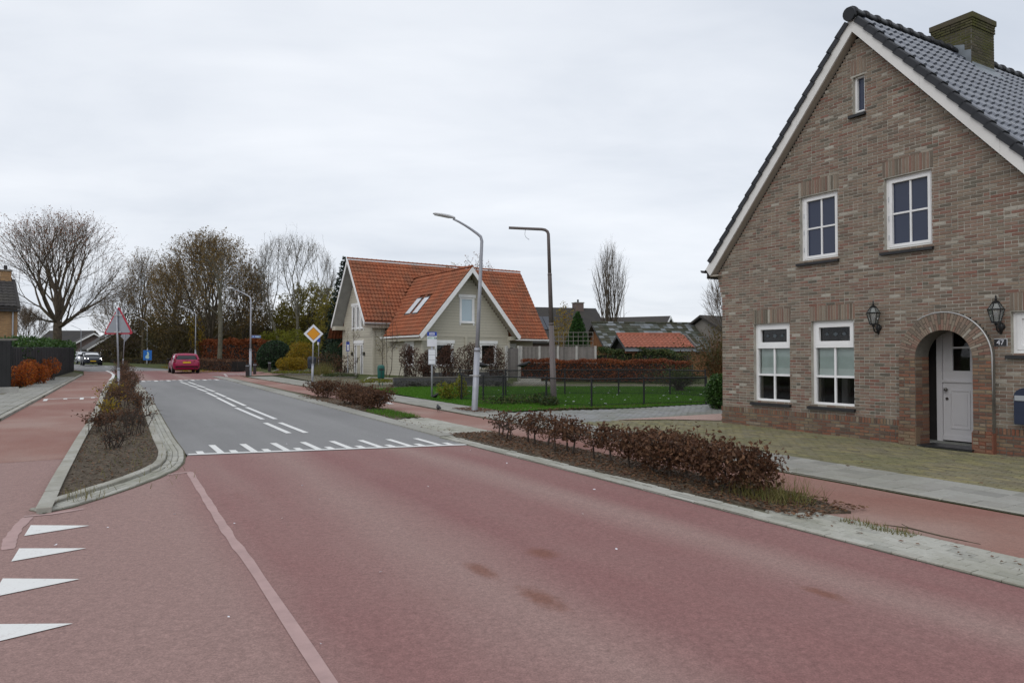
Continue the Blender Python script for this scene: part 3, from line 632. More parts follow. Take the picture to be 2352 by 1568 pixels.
# right gutter, hedge bed
rg = structure('right_gutter', strip([(-6, 5.66), (4.6, 5.66), (11.3, 5.66), (15, 5.84), (19, 6.0), (25.6, 6.1), (33.1, 6.18), (43.6, 6.25), (48, 6.3)],
                                     [(-6, 6.40), (4.6, 6.42), (11.3, 6.2), (15, 6.2), (19, 6.4), (25.6, 6.75), (33.1, 6.83), (43.6, 6.95), (48, 6.75)], 0.006), M['joint'], 'grey paved gutter strip along the right edge of the road')
for r in range(3):
    kerb_run([(12.5, 5.67 + r * 0.082), (4.95, 5.67 + r * 0.082)][::-1], -0.078, 0.022, M['paver_grey'], rg, 'gutter_brick', 0.21 if r == 2 else 0.42, seed=30 + r)
rnd = random.Random(5)
for i in range(17):
    p0 = 12.6 + i * 2.1
    a = [(p0 + .01, 5.72 + (p0 - 12.6) * 0.017), (p0 + 2.09, 5.72 + (p0 + 2.1 - 12.6) * 0.017)]
    q0 = min(6.22, a[0][1]); q1 = min(6.24, a[1][1]); w = 0.33 + min(0.2, (p0 - 12.6) * 0.012)
    m = MB(); m.extr([R(p0 + .01, q0, 0.03), R(p0 + 2.09, q1, 0.03), R(p0 + 2.09, q1 + w, 0.03), R(p0 + .01, q0 + w, 0.03)], (0, 0, -0.08)); m.build('gutter_slab', M['tile_grey'], rg)
hb = structure('hedge_bed', sheet([(4.95, 6.04), (6.5, 5.95), (12.4, 5.93), (12.9, 6.2), (12.6, 6.9), (11.5, 7.0), (5.6, 7.02), (4.6, 6.7)], 0.03, 0.1), M['soil'], 'brown bed of soil and fallen leaves under the clipped hedge')
structure('shrub_bed', sheet([(16.0, 6.15), (20, 6.35), (25, 6.5), (26.0, 6.7), (25.0, 7.0), (17, 7.0)], 0.03, 0.1), M['soil'], 'brown strip of soil under the two clipped shrub clumps')

# pavements
pv = structure('right_pavement', strip([(-6, 8.09), (4.9, 8.12), (15.08, 8.26), (22, 8.36), (32.9, 8.26), (42.9, 8.06), (47, 7.95), (48.5, 8.4)],
                                       [(-6, 9.32), (4.2, 9.32), (13.4, 9.36), (22, 9.42), (33.4, 9.5), (44.5, 9.85), (48.7, 10.3), (49.5, 11)], 0.006, 0.12), M['joint_dark'], 'grey tiled pavement beside the right cycle path')
kerb_run([(1.5, 8.11), (15, 8.27)], -0.07, 0.022, M['kerb'], pv, 'kerb_stone', 1.0, seed=40)
kerb_run([(15, 8.27), (22, 8.37), (33, 8.27), (43, 8.07)], -0.08, 0.03, M['kerb'], pv, 'kerb_stone', 1.0, seed=41)
tiles_all = []
def flag(p0, q0, lp_, lq_, top, bev=0.006, th=0.05, rnd=rnd):
    t = top + rnd.uniform(-0.003, 0.003)
    lo = [R(p0, q0, t - th), R(p0, q0 + lq_, t - th), R(p0 + lp_, q0 + lq_, t - th), R(p0 + lp_, q0, t - th)]
    up = Vector((0, 0, th - bev)); mid = [v + up for v in lo]
    hi = [R(p0 + bev, q0 + bev, t), R(p0 + bev, q0 + lq_ - bev, t), R(p0 + lp_ - bev, q0 + lq_ - bev, t), R(p0 + lp_ - bev, q0 + bev, t)]
    return lo + mid + hi, [(0, 1, 5, 4), (1, 2, 6, 5), (2, 3, 7, 6), (3, 0, 4, 7), (4, 5, 9, 8), (5, 6, 10, 9), (6, 7, 11, 10), (7, 4, 8, 11), (8, 9, 10, 11)]
def lay(items, parent, mat, name, rest_name, limit, near=(0, 0)):
    """nearest pieces become parts of their own, the rest one joined part"""
    items = sorted(items, key=lambda it: (Vector(it[0][0]).xy - Vector(near)).length)
    for vs, fs in items[:limit]:
        o = Vector(vs[0]); MB().add([Vector(v) - o for v in vs], fs).build(name, mat, parent, loc=o)
    if len(items) > limit:
        big = MB()
        for vs, fs in items[limit:]: big.add(vs, fs)
        big.build(rest_name, mat, parent)['kind'] = 'stuff'
items = []
for i in range(150):
    p = 1.2 + i * 0.302; qo = 8.20 + (min(p, 22) - 5) * 0.0105 - max(0, p - 22) * 0.010
    n = 4 if p < 34 else 5
    for j in range(n): items.append(flag(p, qo + j * 0.292 + 0.005, 0.292, 0.282, 0.022))
lay(items, pv, M['tile_grey'], 'paving_tile', 'far_paving_tiles', 260)
items = []
for i in range(24):
    for j in range(7): items.append(flag(0.02 + i * .207 + (.1 if j % 2 else 0), 5.672 + j * .104, .200, .098, .022, .005, .03))
lay(items, rg, M['paver_grey'], 'gutter_paver', 'gutter_pavers', 168)
gp_ = structure('kerb_paving', sheet([(12.75, 5.95), (16.1, 6.15), (16.6, 7.0), (12.6, 7.0)], .006), M['joint_dark'], 'grey paved gap between the hedge bed and the shrub clumps')
items = []
for i in range(17):
    for j in range(10):
        p = 12.75 + i * .207 + (.1 if j % 2 else 0); q = 5.98 + j * .104
        if p < 16.1 and q > 5.95 + (p - 12.75) * .06: items.append(flag(p, q, .198, .096, .02, .005, .03))
lay(items, gp_, M['paver_grey'], 'paver', 'pavers', 200)
lv = structure('left_pavement', strip([(10, -4.4), (20, -3.6), (32.6, -3.15), (45, -2.45), (58, -2.0), (62, -1.9)], [(10, -2.5), (20.6, -1.98), (30.4, -1.63), (44.2, -1.18), (56, -0.8), (61.5, -1.4)], 0.04, 0.12), M['joint'], 'grey tiled pavement along the black garden screen')
items = []
for i in range(115):
    p = 16 + i * 0.302; ql = np.interp(p, [10, 20.6, 30.4, 44.2, 56], [-2.5, -1.98, -1.63, -1.18, -0.8]); w = np.interp(p, [10, 20, 32, 45, 50], [1.9, 1.64, 1.5, 1.3, 1.25])
    for j in range(int(w / 0.3)): items.append(flag(p, ql - 0.16 - (j + 1) * 0.302, 0.296, 0.294, 0.056))
lay(items, lv, M['tile_grey'], 'paving_tile', 'far_paving_tiles', 120, near=tuple(R(18, -2).xy))
kerb_run([(16, -2.33), (20.6, -2.10), (30.4, -1.75), (44.2, -1.30), (56, -0.92)], -0.12, 0.06, M['kerb'], lv, 'kerb_stone', 1.0, seed=44)

# yellow pavers before the brick house, grey pavers to the drive, grit strip
def pavers(parent, mat, inside, p0, p1, q0, q1, lp_, lq_, top, name, rest, limit, rot=False):
    items = []; rnd = random.Random(9)
    row = 0; q = q0
    while q < q1:
        p = p0 - (lp_ / 2 if row % 2 else 0)
        while p < p1:
            if inside(p + lp_ / 2, q + lq_ / 2): items.append(flag(p + .002, q + .002, lp_ - .018, lq_ - .018, top, 0.006, 0.03, rnd))
            p += lp_
        q += lq_; row += 1
    lay(items, parent, mat, name, rest, limit)
yd = structure('yellow_forecourt', sheet([(-3, 9.32), (-3, 13.4), (3, 13.4), (11.9, 12.7), (13.4, 12.7), (13.6, 9.36)], -0.004, 0.1), M['joint_dark'], 'mossy yellow paved forecourt in front of the brick house')
pavers(yd, M['paver_yellow'], lambda p, q: q < 13.3 and not (p > 13.45), -0.5, 13.5, 9.36, 13.3, 0.205, 0.105, 0.010, 'paver', 'far_pavers', 300)
gd = structure('grey_driveway', sheet([(13.4, 9.36), (13.4, 22), (15.9, 22), (16.0, 13), (16.6, 11.5), (16.6, 9.38)], 0.002, 0.1), M['joint_dark'], 'grey paved driveway between the lawn fence and the forecourt')
pavers(gd, M['paver_drive'], lambda p, q: p < 16.4 - max(0, min(1, (q - 10.5) / 2)) * 0.5, 13.45, 16.6, 9.40, 17.5, 0.21, 0.11, 0.016, 'paver', 'far_pavers', 120)
structure('grit_strip', sheet([(12.0, 12.72), (12.1, 15.5), (13.3, 15.5), (13.4, 10.6), (12.9, 11.8)], 0.026), M['grit'], 'pinkish grit strip at the corner of the brick house')
lw = structure('lawn', sheet([(16.6, 9.5), (16.7, 11.4), (16.0, 13), (15.9, 24), (22.5, 24.5), (27.5, 16.5), (29.5, 12.0), (29, 9.9), (22, 9.55)], 0.03), M['lawn'], 'bright green lawn behind the low mesh fence')
structure('garden_path', sheet([(22.5, 24.5), (24.5, 26), (30.2, 17), (33, 12), (48, 13.5), (48, 10.4), (33, 9.55), (29, 9.95), (29.5, 12.0), (27.5, 16.5)], 0.026), M['joint'], 'pale sandy paved path in front of the cream wooden house')
M['fd'] = plain('frosted_diamond', (0.06, 0.075, 0.085), 0.3)
# ------------------------------------------------------------------ brickwork, boards and tiles
def spans(x0, x1, holes, z):
    """solid stretches of [x0,x1] at height z once the openings are cut out"""
    out = [(x0, x1)]
    for h in holes:
        r = h(z)
        if r is None: continue
        nx = []
        for a, b in out:
            if r[1] <= a or r[0] >= b: nx.append((a, b)); continue
            if r[0] > a: nx.append((a, r[0]))
            if r[1] < b: nx.append((r[1], b))
        out = nx
    return [(a, b) for a, b in out if b - a > 0.012]
def rect_hole(x0, x1, z0, z1): return lambda z: (x0, x1) if z0 <= z <= z1 else None
def course_bricks(a, b, z, row, L=0.192, j=0.010, h=0.050, x_off=0.0, rnd=random):
    out = []; k = math.floor((a - x_off) / (L + j)); x = x_off + k * (L + j) - (0.5 * (L + j) if row % 2 else 0)
    while x < b:
        x0, x1 = max(a, x), min(b, x + L)
        if rnd.random() < 0.12 and x1 - x0 > 0.18:       # headers now and then, as in wild bond
            m = (x0 + x1) / 2; prs = [(x0, m - j / 2), (m + j / 2, x1)]
        else: prs = [(x0, x1)]
        for p, q in prs:
            if q - p > 0.015: out.append((p, q, z, z + h))
        x += L + j
    return out

# ------------------------------------------------------------------ the brick house, number 47
HO = Vector((4.871, 16.50, 0.0)); HROT = math.atan2(-0.8645, 0.5026)
house = thing('brick_house', 'brown brick house with steep gable, arched doorway and black tiled roof', 'house', HO, HROT)
W_, MID, SL = 6.92, 3.46, 1.17                        # width, ridge position and roof slope
ZI, ZO = 7.714, 8.036                                   # inner and outer apex of the bargeboard
ZB = -0.12                                            # wall foot, below the paving
def soff(x): return ZI - SL * abs(x - MID) - 0.02
AC, AR, ARO, AZ = 5.03, 0.475, 0.765, 1.525          # arch centre, inner and outer radius, springing height
def arch_in(z): return (AC - AR, AC + AR) if z < AZ else ((AC - math.sqrt(AR ** 2 - (z - AZ) ** 2), AC + math.sqrt(AR ** 2 - (z - AZ) ** 2)) if z < AZ + AR else None)
def arch_out(z): return (AC - ARO, AC + ARO) if z < AZ else ((AC - math.sqrt(ARO ** 2 - (z - AZ) ** 2), AC + math.sqrt(ARO ** 2 - (z - AZ) ** 2)) if z < AZ + ARO else None)
WIN = dict(g1=(0.91, 1.86, 0.58, 2.26), g2=(2.37, 3.32, 0.58, 2.26), u1=(2.13, 3.00, 3.49, 4.83), u2=(3.95, 4.82, 3.49, 4.83), s=(3.34, 3.59, 6.20, 6.93), r=(6.03, 6.85, 1.60, 2.27))
LINT = dict(g1=(0.88, 1.89, 2.26, 2.57), g2=(2.34, 3.35, 2.26, 2.57), u1=(2.10, 3.03, 4.83, 5.14), u2=(3.92, 4.85, 4.83, 5.14), s=(3.30, 3.63, 6.93, 7.22), r=(6.02, 6.91, 2.27, 2.58))
holes = [rect_hole(*v) for v in WIN.values()]
lholes = [rect_hole(*v) for v in LINT.values()]
wall = MB(); foot = MB()
rb = random.Random(47); bricks, redbricks = [], []
CH = 0.0595; z = ZB; row = 0
PL = 0.42                                             # plinth top
def ends(z):
    c = 0.0
    if 2.85 < z: c = min(0.17, 0.03 * math.floor((z - 2.85) / 0.115))       # corbelled shoulders below the eaves
    x0, x1 = -c, W_ + c
    if z > 3.3:
        half = (ZI - 0.03 - z) / SL
        x0, x1 = max(x0, MID - half), min(x1, MID + half)
    return x0, x1
while z < ZI - 0.1:
    zc = z + CH / 2; x0, x1 = ends(z + CH)
    if x1 - x0 < 0.1: break
    proj = 0.022 if zc < PL else 0.0
    for a, b in spans(x0, x1, holes + [arch_out], zc):
        (foot if proj else wall).box(a, b, 0.0 - proj, 0.30, z, z + CH)
    if zc < PL - 0.10:
        for a, b in spans(x0 - 0.02, x1, holes + [arch_out], zc): redbricks += [(p, q, s0, s1, -proj) for p, q, s0, s1 in course_bricks(a, b, z + 0.005, row, rnd=rb)]
    elif zc > PL:
        for a, b in spans(x0, x1, holes + lholes + [arch_out], zc): bricks += [(p, q, s0, s1, 0.0) for p, q, s0, s1 in course_bricks(a, b, z + 0.005, row, rnd=rb)]
    z += CH; row += 1
wallo = wall.build('gable_wall', M['mortar'], house)
foot.build('wall_plinth', M['mortar_dark'], house)
side = MB(); side.box(0.0, 0.30, 0.302, 11, ZB, 3.5); side.box(W_ - 0.3, W_, 0.302, 11, ZB, 3.5); side.build('side_wall', M['side_brick'], house)
bk = MB(); bk.extr([(0.3, 10.7, ZB), (W_ - .3, 10.7, ZB), (W_ - .3, 10.7, 3.8), (MID, 10.7, ZI - .2), (0.3, 10.7, 3.8)], (0, 0.3, 0)); bk.build('rear_wall', M['side_brick'], house)
# soldier courses: plinth top and lintels
soldiers = []
x = -0.02
while x < W_:
    for a, b in spans(x, x + 0.05, [arch_out], 0.37): 
        if b - a > 0.03: soldiers.append((a, b, PL - 0.112, PL - 0.006, -0.022))
    x += 0.0605
lint = []
for x0, x1, z0, z1 in LINT.values():
    n = round((x1 - x0) / 0.0605); d = (x1 - x0) / n
    for i in range(n): lint.append((x0 + i * d + .004, x0 + (i + 1) * d - .005, z0 + .006, z1 - .004, 0.0))
def brick_box(b, out=0.007, deep=0.03, c=0.003):
    x0, x1, z0, z1, y = b
    rr = rb.uniform(-0.002, 0.003); yo = y - out - rr
    m = MB(); m.hexa([(x0, y + deep, z0), (x1, y + deep, z0), (x1, y + deep, z1), (x0, y + deep, z1), (x0 + c, yo, z0 + c), (x1 - c, yo, z0 + c), (x1 - c, yo, z1 - c), (x0 + c, yo, z1 - c)])
    return m
allb = [(b, 'brick') for b in bricks] + [(b, 'brick') for b in lint] + [(b, 'brick_red') for b in redbricks + soldiers]
allb.sort(key=lambda t: -((t[0][0] + t[0][1]) / 2) + (0.6 * max(0, t[0][2] - 2.5)))
allb_in = [t for t in allb if t[0][0] < 6.75]; allb_out = [t for t in allb if t[0][0] >= 6.75]
cache = {}
for b, mt in allb_in[:300]:
    key = (round(b[1] - b[0], 3), round(b[3] - b[2], 3), round(b[4], 3), mt)
    if key not in cache: cache[key] = brick_box((0, b[1] - b[0], 0, b[3] - b[2], b[4])).mesh('brick', M[mt])
    link('brick', cache[key], wallo, (b[0], 0, b[2]))
for mt in ('brick', 'brick_red'):
    big = MB()
    for b, m in allb_in[300:] + allb_out:
        if m == mt: big.add(*(lambda q: (q.v, q.f))(brick_box(b)))
    big.build('brickwork', M[mt], wallo)['kind'] = 'stuff'
# arched porch: projecting piers and a ring of radial bricks
porch = MB(); PY = -0.11
for sx in (-1, 1):
    a, b = sorted((AC + sx * AR, AC + sx * ARO))
    porch.box(a, b, PY, 0.30, ZB, AZ)
nseg = 28
def ringpt(r, t, y): return (AC - r * math.cos(t), y, AZ + r * math.sin(t))
porch.loft([[ringpt(AR, t, PY), ringpt(ARO, t, PY), ringpt(ARO, t, 0.30), ringpt(AR, t, 0.30)] for t in [math.pi * i / nseg for i in range(nseg + 1)]])
for sx in (-1, 1):
    a, b = sorted((AC + sx * AR, AC + sx * ARO)); MB().box(a - 0.016, b + 0.016, PY - 0.02, -0.0, ZB, PL - 0.1).build('porch_plinth', M['brick_red'], house)
pch = porch.build('arched_porch', M['mortar_dark'], house)
pb = MB()
z = ZB; row = 0
while z < AZ - 0.03:
    for sx in (-1, 1):
        a, b = sorted((AC + sx * AR, AC + sx * ARO)); yo = PY - (0.022 if z < PL - 0.1 else 0)
        for p, q, s0, s1 in course_bricks(a, b, z + .005, row, x_off=a, rnd=rb): pb.add(*(lambda m: (m.v, m.f))(brick_box((p, q, s0, s1, yo))))
        xr = AC + sx * AR                               # reveals
        for k in range(2):
            y0 = PY + 0.01 + k * 0.205; s = -sx * 0.006
            pb.hexa([(xr, y0, z + .006), (xr + s, y0, z + .006), (xr + s, y0 + .195, z + .006), (xr, y0 + .195, z + .006), (xr, y0, z + .055), (xr + s, y0, z + .055), (xr + s, y0 + .195, z + .055), (xr, y0 + .195, z + .055)])
    z += CH; row += 1
pb.build('pier_bricks', M['brick_red'], pch)['kind'] = 'stuff'
nr = 41
for i in range(nr):
    t0, t1 = math.pi * (i + 0.07) / nr, math.pi * (i + 0.93) / nr
    cuts = [(AR, AR + 0.098), (AR + 0.108, ARO)] if i % 2 else [(AR, AR + 0.182), (AR + 0.192, ARO)]
    for r0, r1 in cuts:
        m = MB(); y0, y1 = PY + 0.03, PY - 0.008 - rb.uniform(0, .003)
        m.hexa([ringpt(r0, t0, y0), ringpt(r1, t0, y0), ringpt(r1, t1, y0), ringpt(r0, t1, y0), ringpt(r0, t0, y1), ringpt(r1, t0, y1), ringpt(r1, t1, y1), ringpt(r0, t1, y1)])
        m.build('arch_brick', M['brick'], pch)
zs = MB(); rz_ = [ringpt(ARO + 0.012, math.pi * i / nseg, PY - 0.012) for i in range(nseg // 3, nseg + 1)] + [(AC + ARO + 0.012, PY - 0.012, 0.9), (AC + ARO + 0.012, PY - 0.012, PL)]
zs.tube(rz_, 0.012, 5); zs.build('zinc_trim', M['zinc'], pch)
# vestibule and stable door
vb = MB(); DY = 0.62; DS = (0.075, 0, 0)
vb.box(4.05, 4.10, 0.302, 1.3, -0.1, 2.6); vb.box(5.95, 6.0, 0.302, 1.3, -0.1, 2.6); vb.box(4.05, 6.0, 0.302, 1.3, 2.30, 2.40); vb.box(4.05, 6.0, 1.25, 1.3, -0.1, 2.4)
vb.box(4.10, 4.56, DY + 0.03, DY + 0.06, 0.0, 2.3); vb.build('vestibule', M['dark_in'], house)  # dark walls carry the porch shadow in their colour
th_ = MB(); th_.box(4.1, 5.95, 0.302, DY + .1, -0.1, 0.045); th_.box(AC - AR, AC + AR, -.12, .302, -.1, .012); th_.build('threshold', M['paver_drive'], house)
df = MB(); df.box(4.47, 4.565, DY - 0.05, DY + 0.05, 0.045, 2.28); df.box(5.56, 5.66, DY - .05, DY + .05, 0.045, 2.28); df.box(4.47, 5.66, DY - .05, DY + .05, 2.16, 2.28)
df.build('door_frame', M['door_white'], house, loc=DS)
dl = MB(); dl.box(4.57, 5.555, DY - 0.02, DY + 0.025, 0.07, 1.105)
door = dl.build('stable_door', M['door_white'], house, loc=DS, bevel=0.004)
pn = MB()
for a, b in ((4.70, 5.03), (5.13, 5.46)):
    for x0, x1, z0, z1 in ((a, b, 0.28, 0.30), (a, b, 0.94, 0.96), (a, a + .018, .30, .94), (b - .018, b, .30, .94)): pn.box(x0, x1, DY - 0.032, DY - 0.02, z0, z1)
    pn.box(a + .05, b - .05, DY - .027, DY - .02, .35, .89)
pn.box(4.57, 5.555, DY - .045, DY - .02, 0.07, 0.15)
pn.build('door_panel', M['door_white'], door)
kn = MB(); kn.tube([(4.64, DY - .02, 0.965), (4.64, DY - .05, .965)], [.012, .014], 8); kn.lathe([(0.0, -.032), (.026, -.02), (.034, 0), (.026, .02), (0, .032)], 10, (4.64, DY - .075, .965))
kn.build('door_knob', M['knob'], door, True)
kl = MB(); kl.tube([(4.635, DY - .02, .80), (4.635, DY - .03, .80)], .026, 12); kl.build('lock_plate', M['knob'], door)
ud = MB(); ud.box(4.57, 5.555, DY - .02, DY + .025, 1.115, 1.30); ud.box(4.57, 4.735, DY - .02, DY + .025, 1.30, 2.15); ud.box(5.39, 5.555, DY - .02, DY + .025, 1.30, 2.15); ud.box(4.735, 5.39, DY - .02, DY + .025, 2.05, 2.15)
upd = ud.build('upper_door', M['door_white'], house, loc=DS, bevel=.004)
gb = MB(); gb.box(5.03, 5.075, DY - .022, DY + .01, 1.30, 2.05); gb.box(4.735, 5.39, DY - .0215, DY + .0095, 1.69, 1.725); gb.build('glazing_bar', M['door_white'], upd)
for a, b, c, d in ((4.735, 5.03, 1.30, 1.69), (5.075, 5.39, 1.30, 1.69), (4.735, 5.03, 1.725, 2.05), (5.075, 5.39, 1.725, 2.05)):
    m = MB(); m.box(a, b, DY - .004, DY + .002, c, d); m.build('pane', M['glass'], upd)
drip = MB(); drip.box(4.565, 5.56, DY - .05, DY - .02, 1.095, 1.135); drip.build('drip_rail', M['door_white'], upd)
# rooms seen through the windows
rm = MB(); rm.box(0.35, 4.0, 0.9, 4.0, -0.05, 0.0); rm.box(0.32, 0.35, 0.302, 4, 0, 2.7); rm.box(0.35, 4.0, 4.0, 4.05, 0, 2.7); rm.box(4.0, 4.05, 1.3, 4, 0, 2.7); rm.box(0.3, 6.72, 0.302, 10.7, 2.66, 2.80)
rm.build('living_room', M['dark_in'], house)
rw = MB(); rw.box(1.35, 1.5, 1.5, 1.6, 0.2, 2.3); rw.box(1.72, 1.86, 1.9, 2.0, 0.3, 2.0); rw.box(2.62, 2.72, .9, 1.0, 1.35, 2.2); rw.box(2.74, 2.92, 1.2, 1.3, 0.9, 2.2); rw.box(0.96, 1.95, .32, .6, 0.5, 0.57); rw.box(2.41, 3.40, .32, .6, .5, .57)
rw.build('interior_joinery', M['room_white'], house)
FY = 0.075                                            # window plane set back in the wall
def frame_boxes(m, x0, x1, z0, z1, w, y0, y1):
    m.box(x0, x0 + w, y0, y1, z0, z1); m.box(x1 - w, x1, y0, y1, z0, z1); m.box(x0 + w, x1 - w, y0, y1, z0, z0 + w); m.box(x0 + w, x1 - w, y0, y1, z1 - w, z1); return m
def h_window(key, kind):
    x0, x1, z0, z1 = WIN[key]; fy = FY
    fw_ = 0.03 if kind == 'small' else 0.055
    m = frame_boxes(MB(), x0, x1, z0, z1, fw_, fy, fy + 0.09); w = m.build('window', M['white'], house, bevel=.004)
    s = MB(); s.add([(x0 - .06, -.075, z0 - .035), (x1 + .03, -.075, z0 - .035), (x1 + .03, fy + .02, z0 - .012), (x0 - .06, fy + .02, z0 - .012), (x0 - .06, -.075, z0 - .085), (x1 + .03, -.075, z0 - .085), (x1 + .03, fy + .02, z0 - .085), (x0 - .06, fy + .02, z0 - .085)], [(0, 1, 2, 3), (7, 6, 5, 4), (0, 4, 5, 1), (1, 5, 6, 2), (2, 6, 7, 3), (3, 7, 4, 0)])
    s.build('sill', M['sill'], w)
    a, b = x0 + fw_, x1 - fw_; c, d = z0 + fw_, z1 - fw_
    def pane(a, b, c, d, mt): MB().box(a, b, fy + .045, fy + .052, c, d).build('pane', M[mt], w)
    if kind == 'upper':
        frame_boxes(MB(), a, b, c, d, 0.055, fy - .012, fy + .055).build('sash', M['white'], w, bevel=.004)
        a += .055; b -= .055; c += .055; d -= .055; xm, zm = (a + b) / 2, (c + d) / 2
        MB().box(xm - .016, xm + .016, fy + .02, fy + .06, c, d).box(a, b, fy + .021, fy + .059, zm - .016, zm + .016).build('glazing_bar', M['white'], w)
        for p, q in ((a, xm - .016), (xm + .016, b)):
            for s0, s1 in ((c, zm - .016), (zm + .016, d)): pane(p, q, s0, s1, 'glass_blue_sky')
        hg = MB()
        for hz in (0.2, .55, .9): hg.box(x0 + .045, x0 + .06, fy - .016, fy - .005, z0 + hz, z0 + hz + .09)
        hg.build('hinge', M['steel'], w)
    elif kind == 'small':
        frame_boxes(MB(), a, b, c, d, 0.022, fy - .01, fy + .055).build('sash', M['white'], w)
        pane(a + .022, b - .022, c + .022, d - .022, 'glass_blue_sky')
    elif kind == 'ground':
        zt = z1 - 0.50
        MB().box(a, b, fy - .02, fy + .09, zt - .035, zt + .02).build('transom', M['white'], w, bevel=.004)
        frame_boxes(MB(), a + .002, b - .002, zt + .022, d, 0.075, fy - .012, fy + .055).build('fanlight_sash', M['white'], w, bevel=.004)
        pane(a + .077, b - .077, zt + .097, d - .075, 'glass')
        ld = MB(); zc = (zt + .097 + d - .075) / 2
        for k in (-1, 0, 1):
            xc = (a + b) / 2 + k * .19; r = .062 if k == 0 else .05
            ld.extr([(xc - r, fy + .038, zc), (xc, fy + .038, zc - r * .7), (xc + r, fy + .038, zc), (xc, fy + .038, zc + r * .7)], (0, .004, 0))
        ld.build('leaded_diamond', M['fd'], w)
        xm = (a + b) / 2; zm = c + (zt - .035 - c) * .48
        MB().box(xm - .018, xm + .018, fy + .015, fy + .06, c, zt - .035).box(a, b, fy + .014, fy + .061, zm - .025, zm + .02).build('glazing_bar', M['white'], w)
        for p, q in ((a, xm - .018), (xm + .018, b)):
            for s0, s1 in ((c, zm - .025), (zm + .02, zt - .035)): pane(p, q, s0, s1, 'glass')
        bl = MB(); bl.box(a + .01, b - .01, fy + .10, fy + .105, zm + .15, zt + .0); bl.box(a + .01, b - .01, fy + .094, fy + .10, zm + .33, zm + .345)
        bl.build('blind', M['blind'], w)
        MB().box(a + .01, b - .01, fy + .092, fy + .108, zm - .0, zm + .15).build('blind_hem', M['blind_lt'], w)
    else:
        frame_boxes(MB(), a, b, c, d, 0.07, fy - .012, fy + .055).build('sash', M['white'], w, bevel=.004)
        MB().box(a + .07, b - .07, fy + .02, fy + .03, c + .07, d - .07).build('shutter_panel', M['white'], w)
for k, kd in dict(g1='ground', g2='ground', u1='upper', u2='upper', s='small', r='shutter').items(): h_window(k, kd)
MB().box(3.30, 3.40, -.024, -.02, 0.12, 0.165).build('air_vent', M['sill'], house)
# roof: decks, bargeboards, soffits, verge tiles, pantiles, ridge tiles, gutter
OH, DEP = 0.18, 11.3
def zroof(x): return ZO - SL * abs(x - MID)
deck = MB()
for sx in (-1, 1):
    e = MID + sx * (MID + 0.34)
    deck.extr([(MID, -OH + .04, ZO - .05), (e, -OH + .04, zroof(e) - .05), (e, -OH + .04, zroof(e) - .22), (MID, -OH + .04, ZO - .22)], (0, DEP, 0))
roof = deck.build('roof', M['dark_roof'], house)
xl, xr = -0.34, W_ + 0.34
for sx, xe in ((-1, xl), (1, xr)):
    m = MB(); n = 3
    for i in range(n):
        a = MID + (xe - MID) * i / n; b = MID + (xe - MID) * ((i + 1) / n) - sx * 0.003 * (i < n - 1)
        pts = [(a, -OH, zroof(a)), (b, -OH, zroof(b)), (b, -OH, ZI - SL * abs(b - MID)), (a, -OH, ZI - SL * abs(a - MID))]
        if i == n - 1: pts = [(a, -OH, zroof(a)), (b, -OH, zroof(b)), (b + (-sx) * .13, -OH, zroof(b) - .16), (b - sx * .15, -OH, ZI - SL * abs(b - sx * .15 - MID)), (a, -OH, ZI - SL * abs(a - MID))]
        MB().extr(pts, (0, .035, 0)).build('bargeboard', M['offwhite'], roof)
    xs_ = xe - sx * .15
    MB().extr([(MID, -OH + .036, ZI + .0), (xs_, -OH + .036, ZI - SL * abs(xs_ - MID)), (xs_, -OH + .036, ZI - SL * abs(xs_ - MID) + .03), (MID, -OH + .036, ZI + .03)], (0, OH - .01, 0)).build('soffit', M['soffit'], roof)
    MB().box(min(xe - sx * .1, 0.02 if sx < 0 else W_ - .02), max(xe - sx * .1, 0.02 if sx < 0 else W_ - .02), -OH + .03, DEP, zroof(xe) - .18, zroof(xe) - .15).build('eaves_soffit', M['soffit'], roof)
    g = MB(); prof = [(math.cos(t) * .075, math.sin(t) * .065) for t in [math.pi + math.pi * i / 8 for i in range(9)]]
    g.loft([[(xe + sx * .06 + c, y, zroof(xe) - .02 + s) for c, s in prof] + [(xe + sx * .06 + c * .9, y, zroof(xe) - .015 + s * .9) for c, s in prof[::-1]] for y in (-OH - .03, DEP - .3)])
    g.build('gutter', M['sill'], roof)
ca, sa = 1 / math.sqrt(1 + SL * SL), SL / math.sqrt(1 + SL * SL)
def tile_mesh(name, w, g, amp, th, mat, n=8, lip=0.02, lap=1.12, shape='s'):
    """one pantile: local x across, y up the slope, z out of the roof"""
    m = MB(); top = []
    for j, y in enumerate((0.0, g * lap)):
        for i in range(n + 1):
            u = i / n
            if shape == 's': h = amp * (0.5 - 0.5 * math.cos(2 * math.pi * u)) * (1.0 if u < .5 else 1.0)
            else: h = amp * max(0.0, math.sin(math.pi * min(1, u / .62))) ** .8
            top.append((u * w, y, h + (lip if j == 0 else -0.004)))
    vs = top + [(x, 0.0, z - th) for x, y, z in top[:n + 1]]
    fs = [(i, i + 1, i + n + 2, i + n + 1) for i in range(n)] + [(2 * n + 2 + i, 2 * n + 3 + i, i + 1, i) for i in range(n)]
    fs += [(0, n + 1, 2 * n + 2), (n, 3 * n + 2, 2 * n + 1)]
    return m.add(vs, fs).mesh(name, mat)
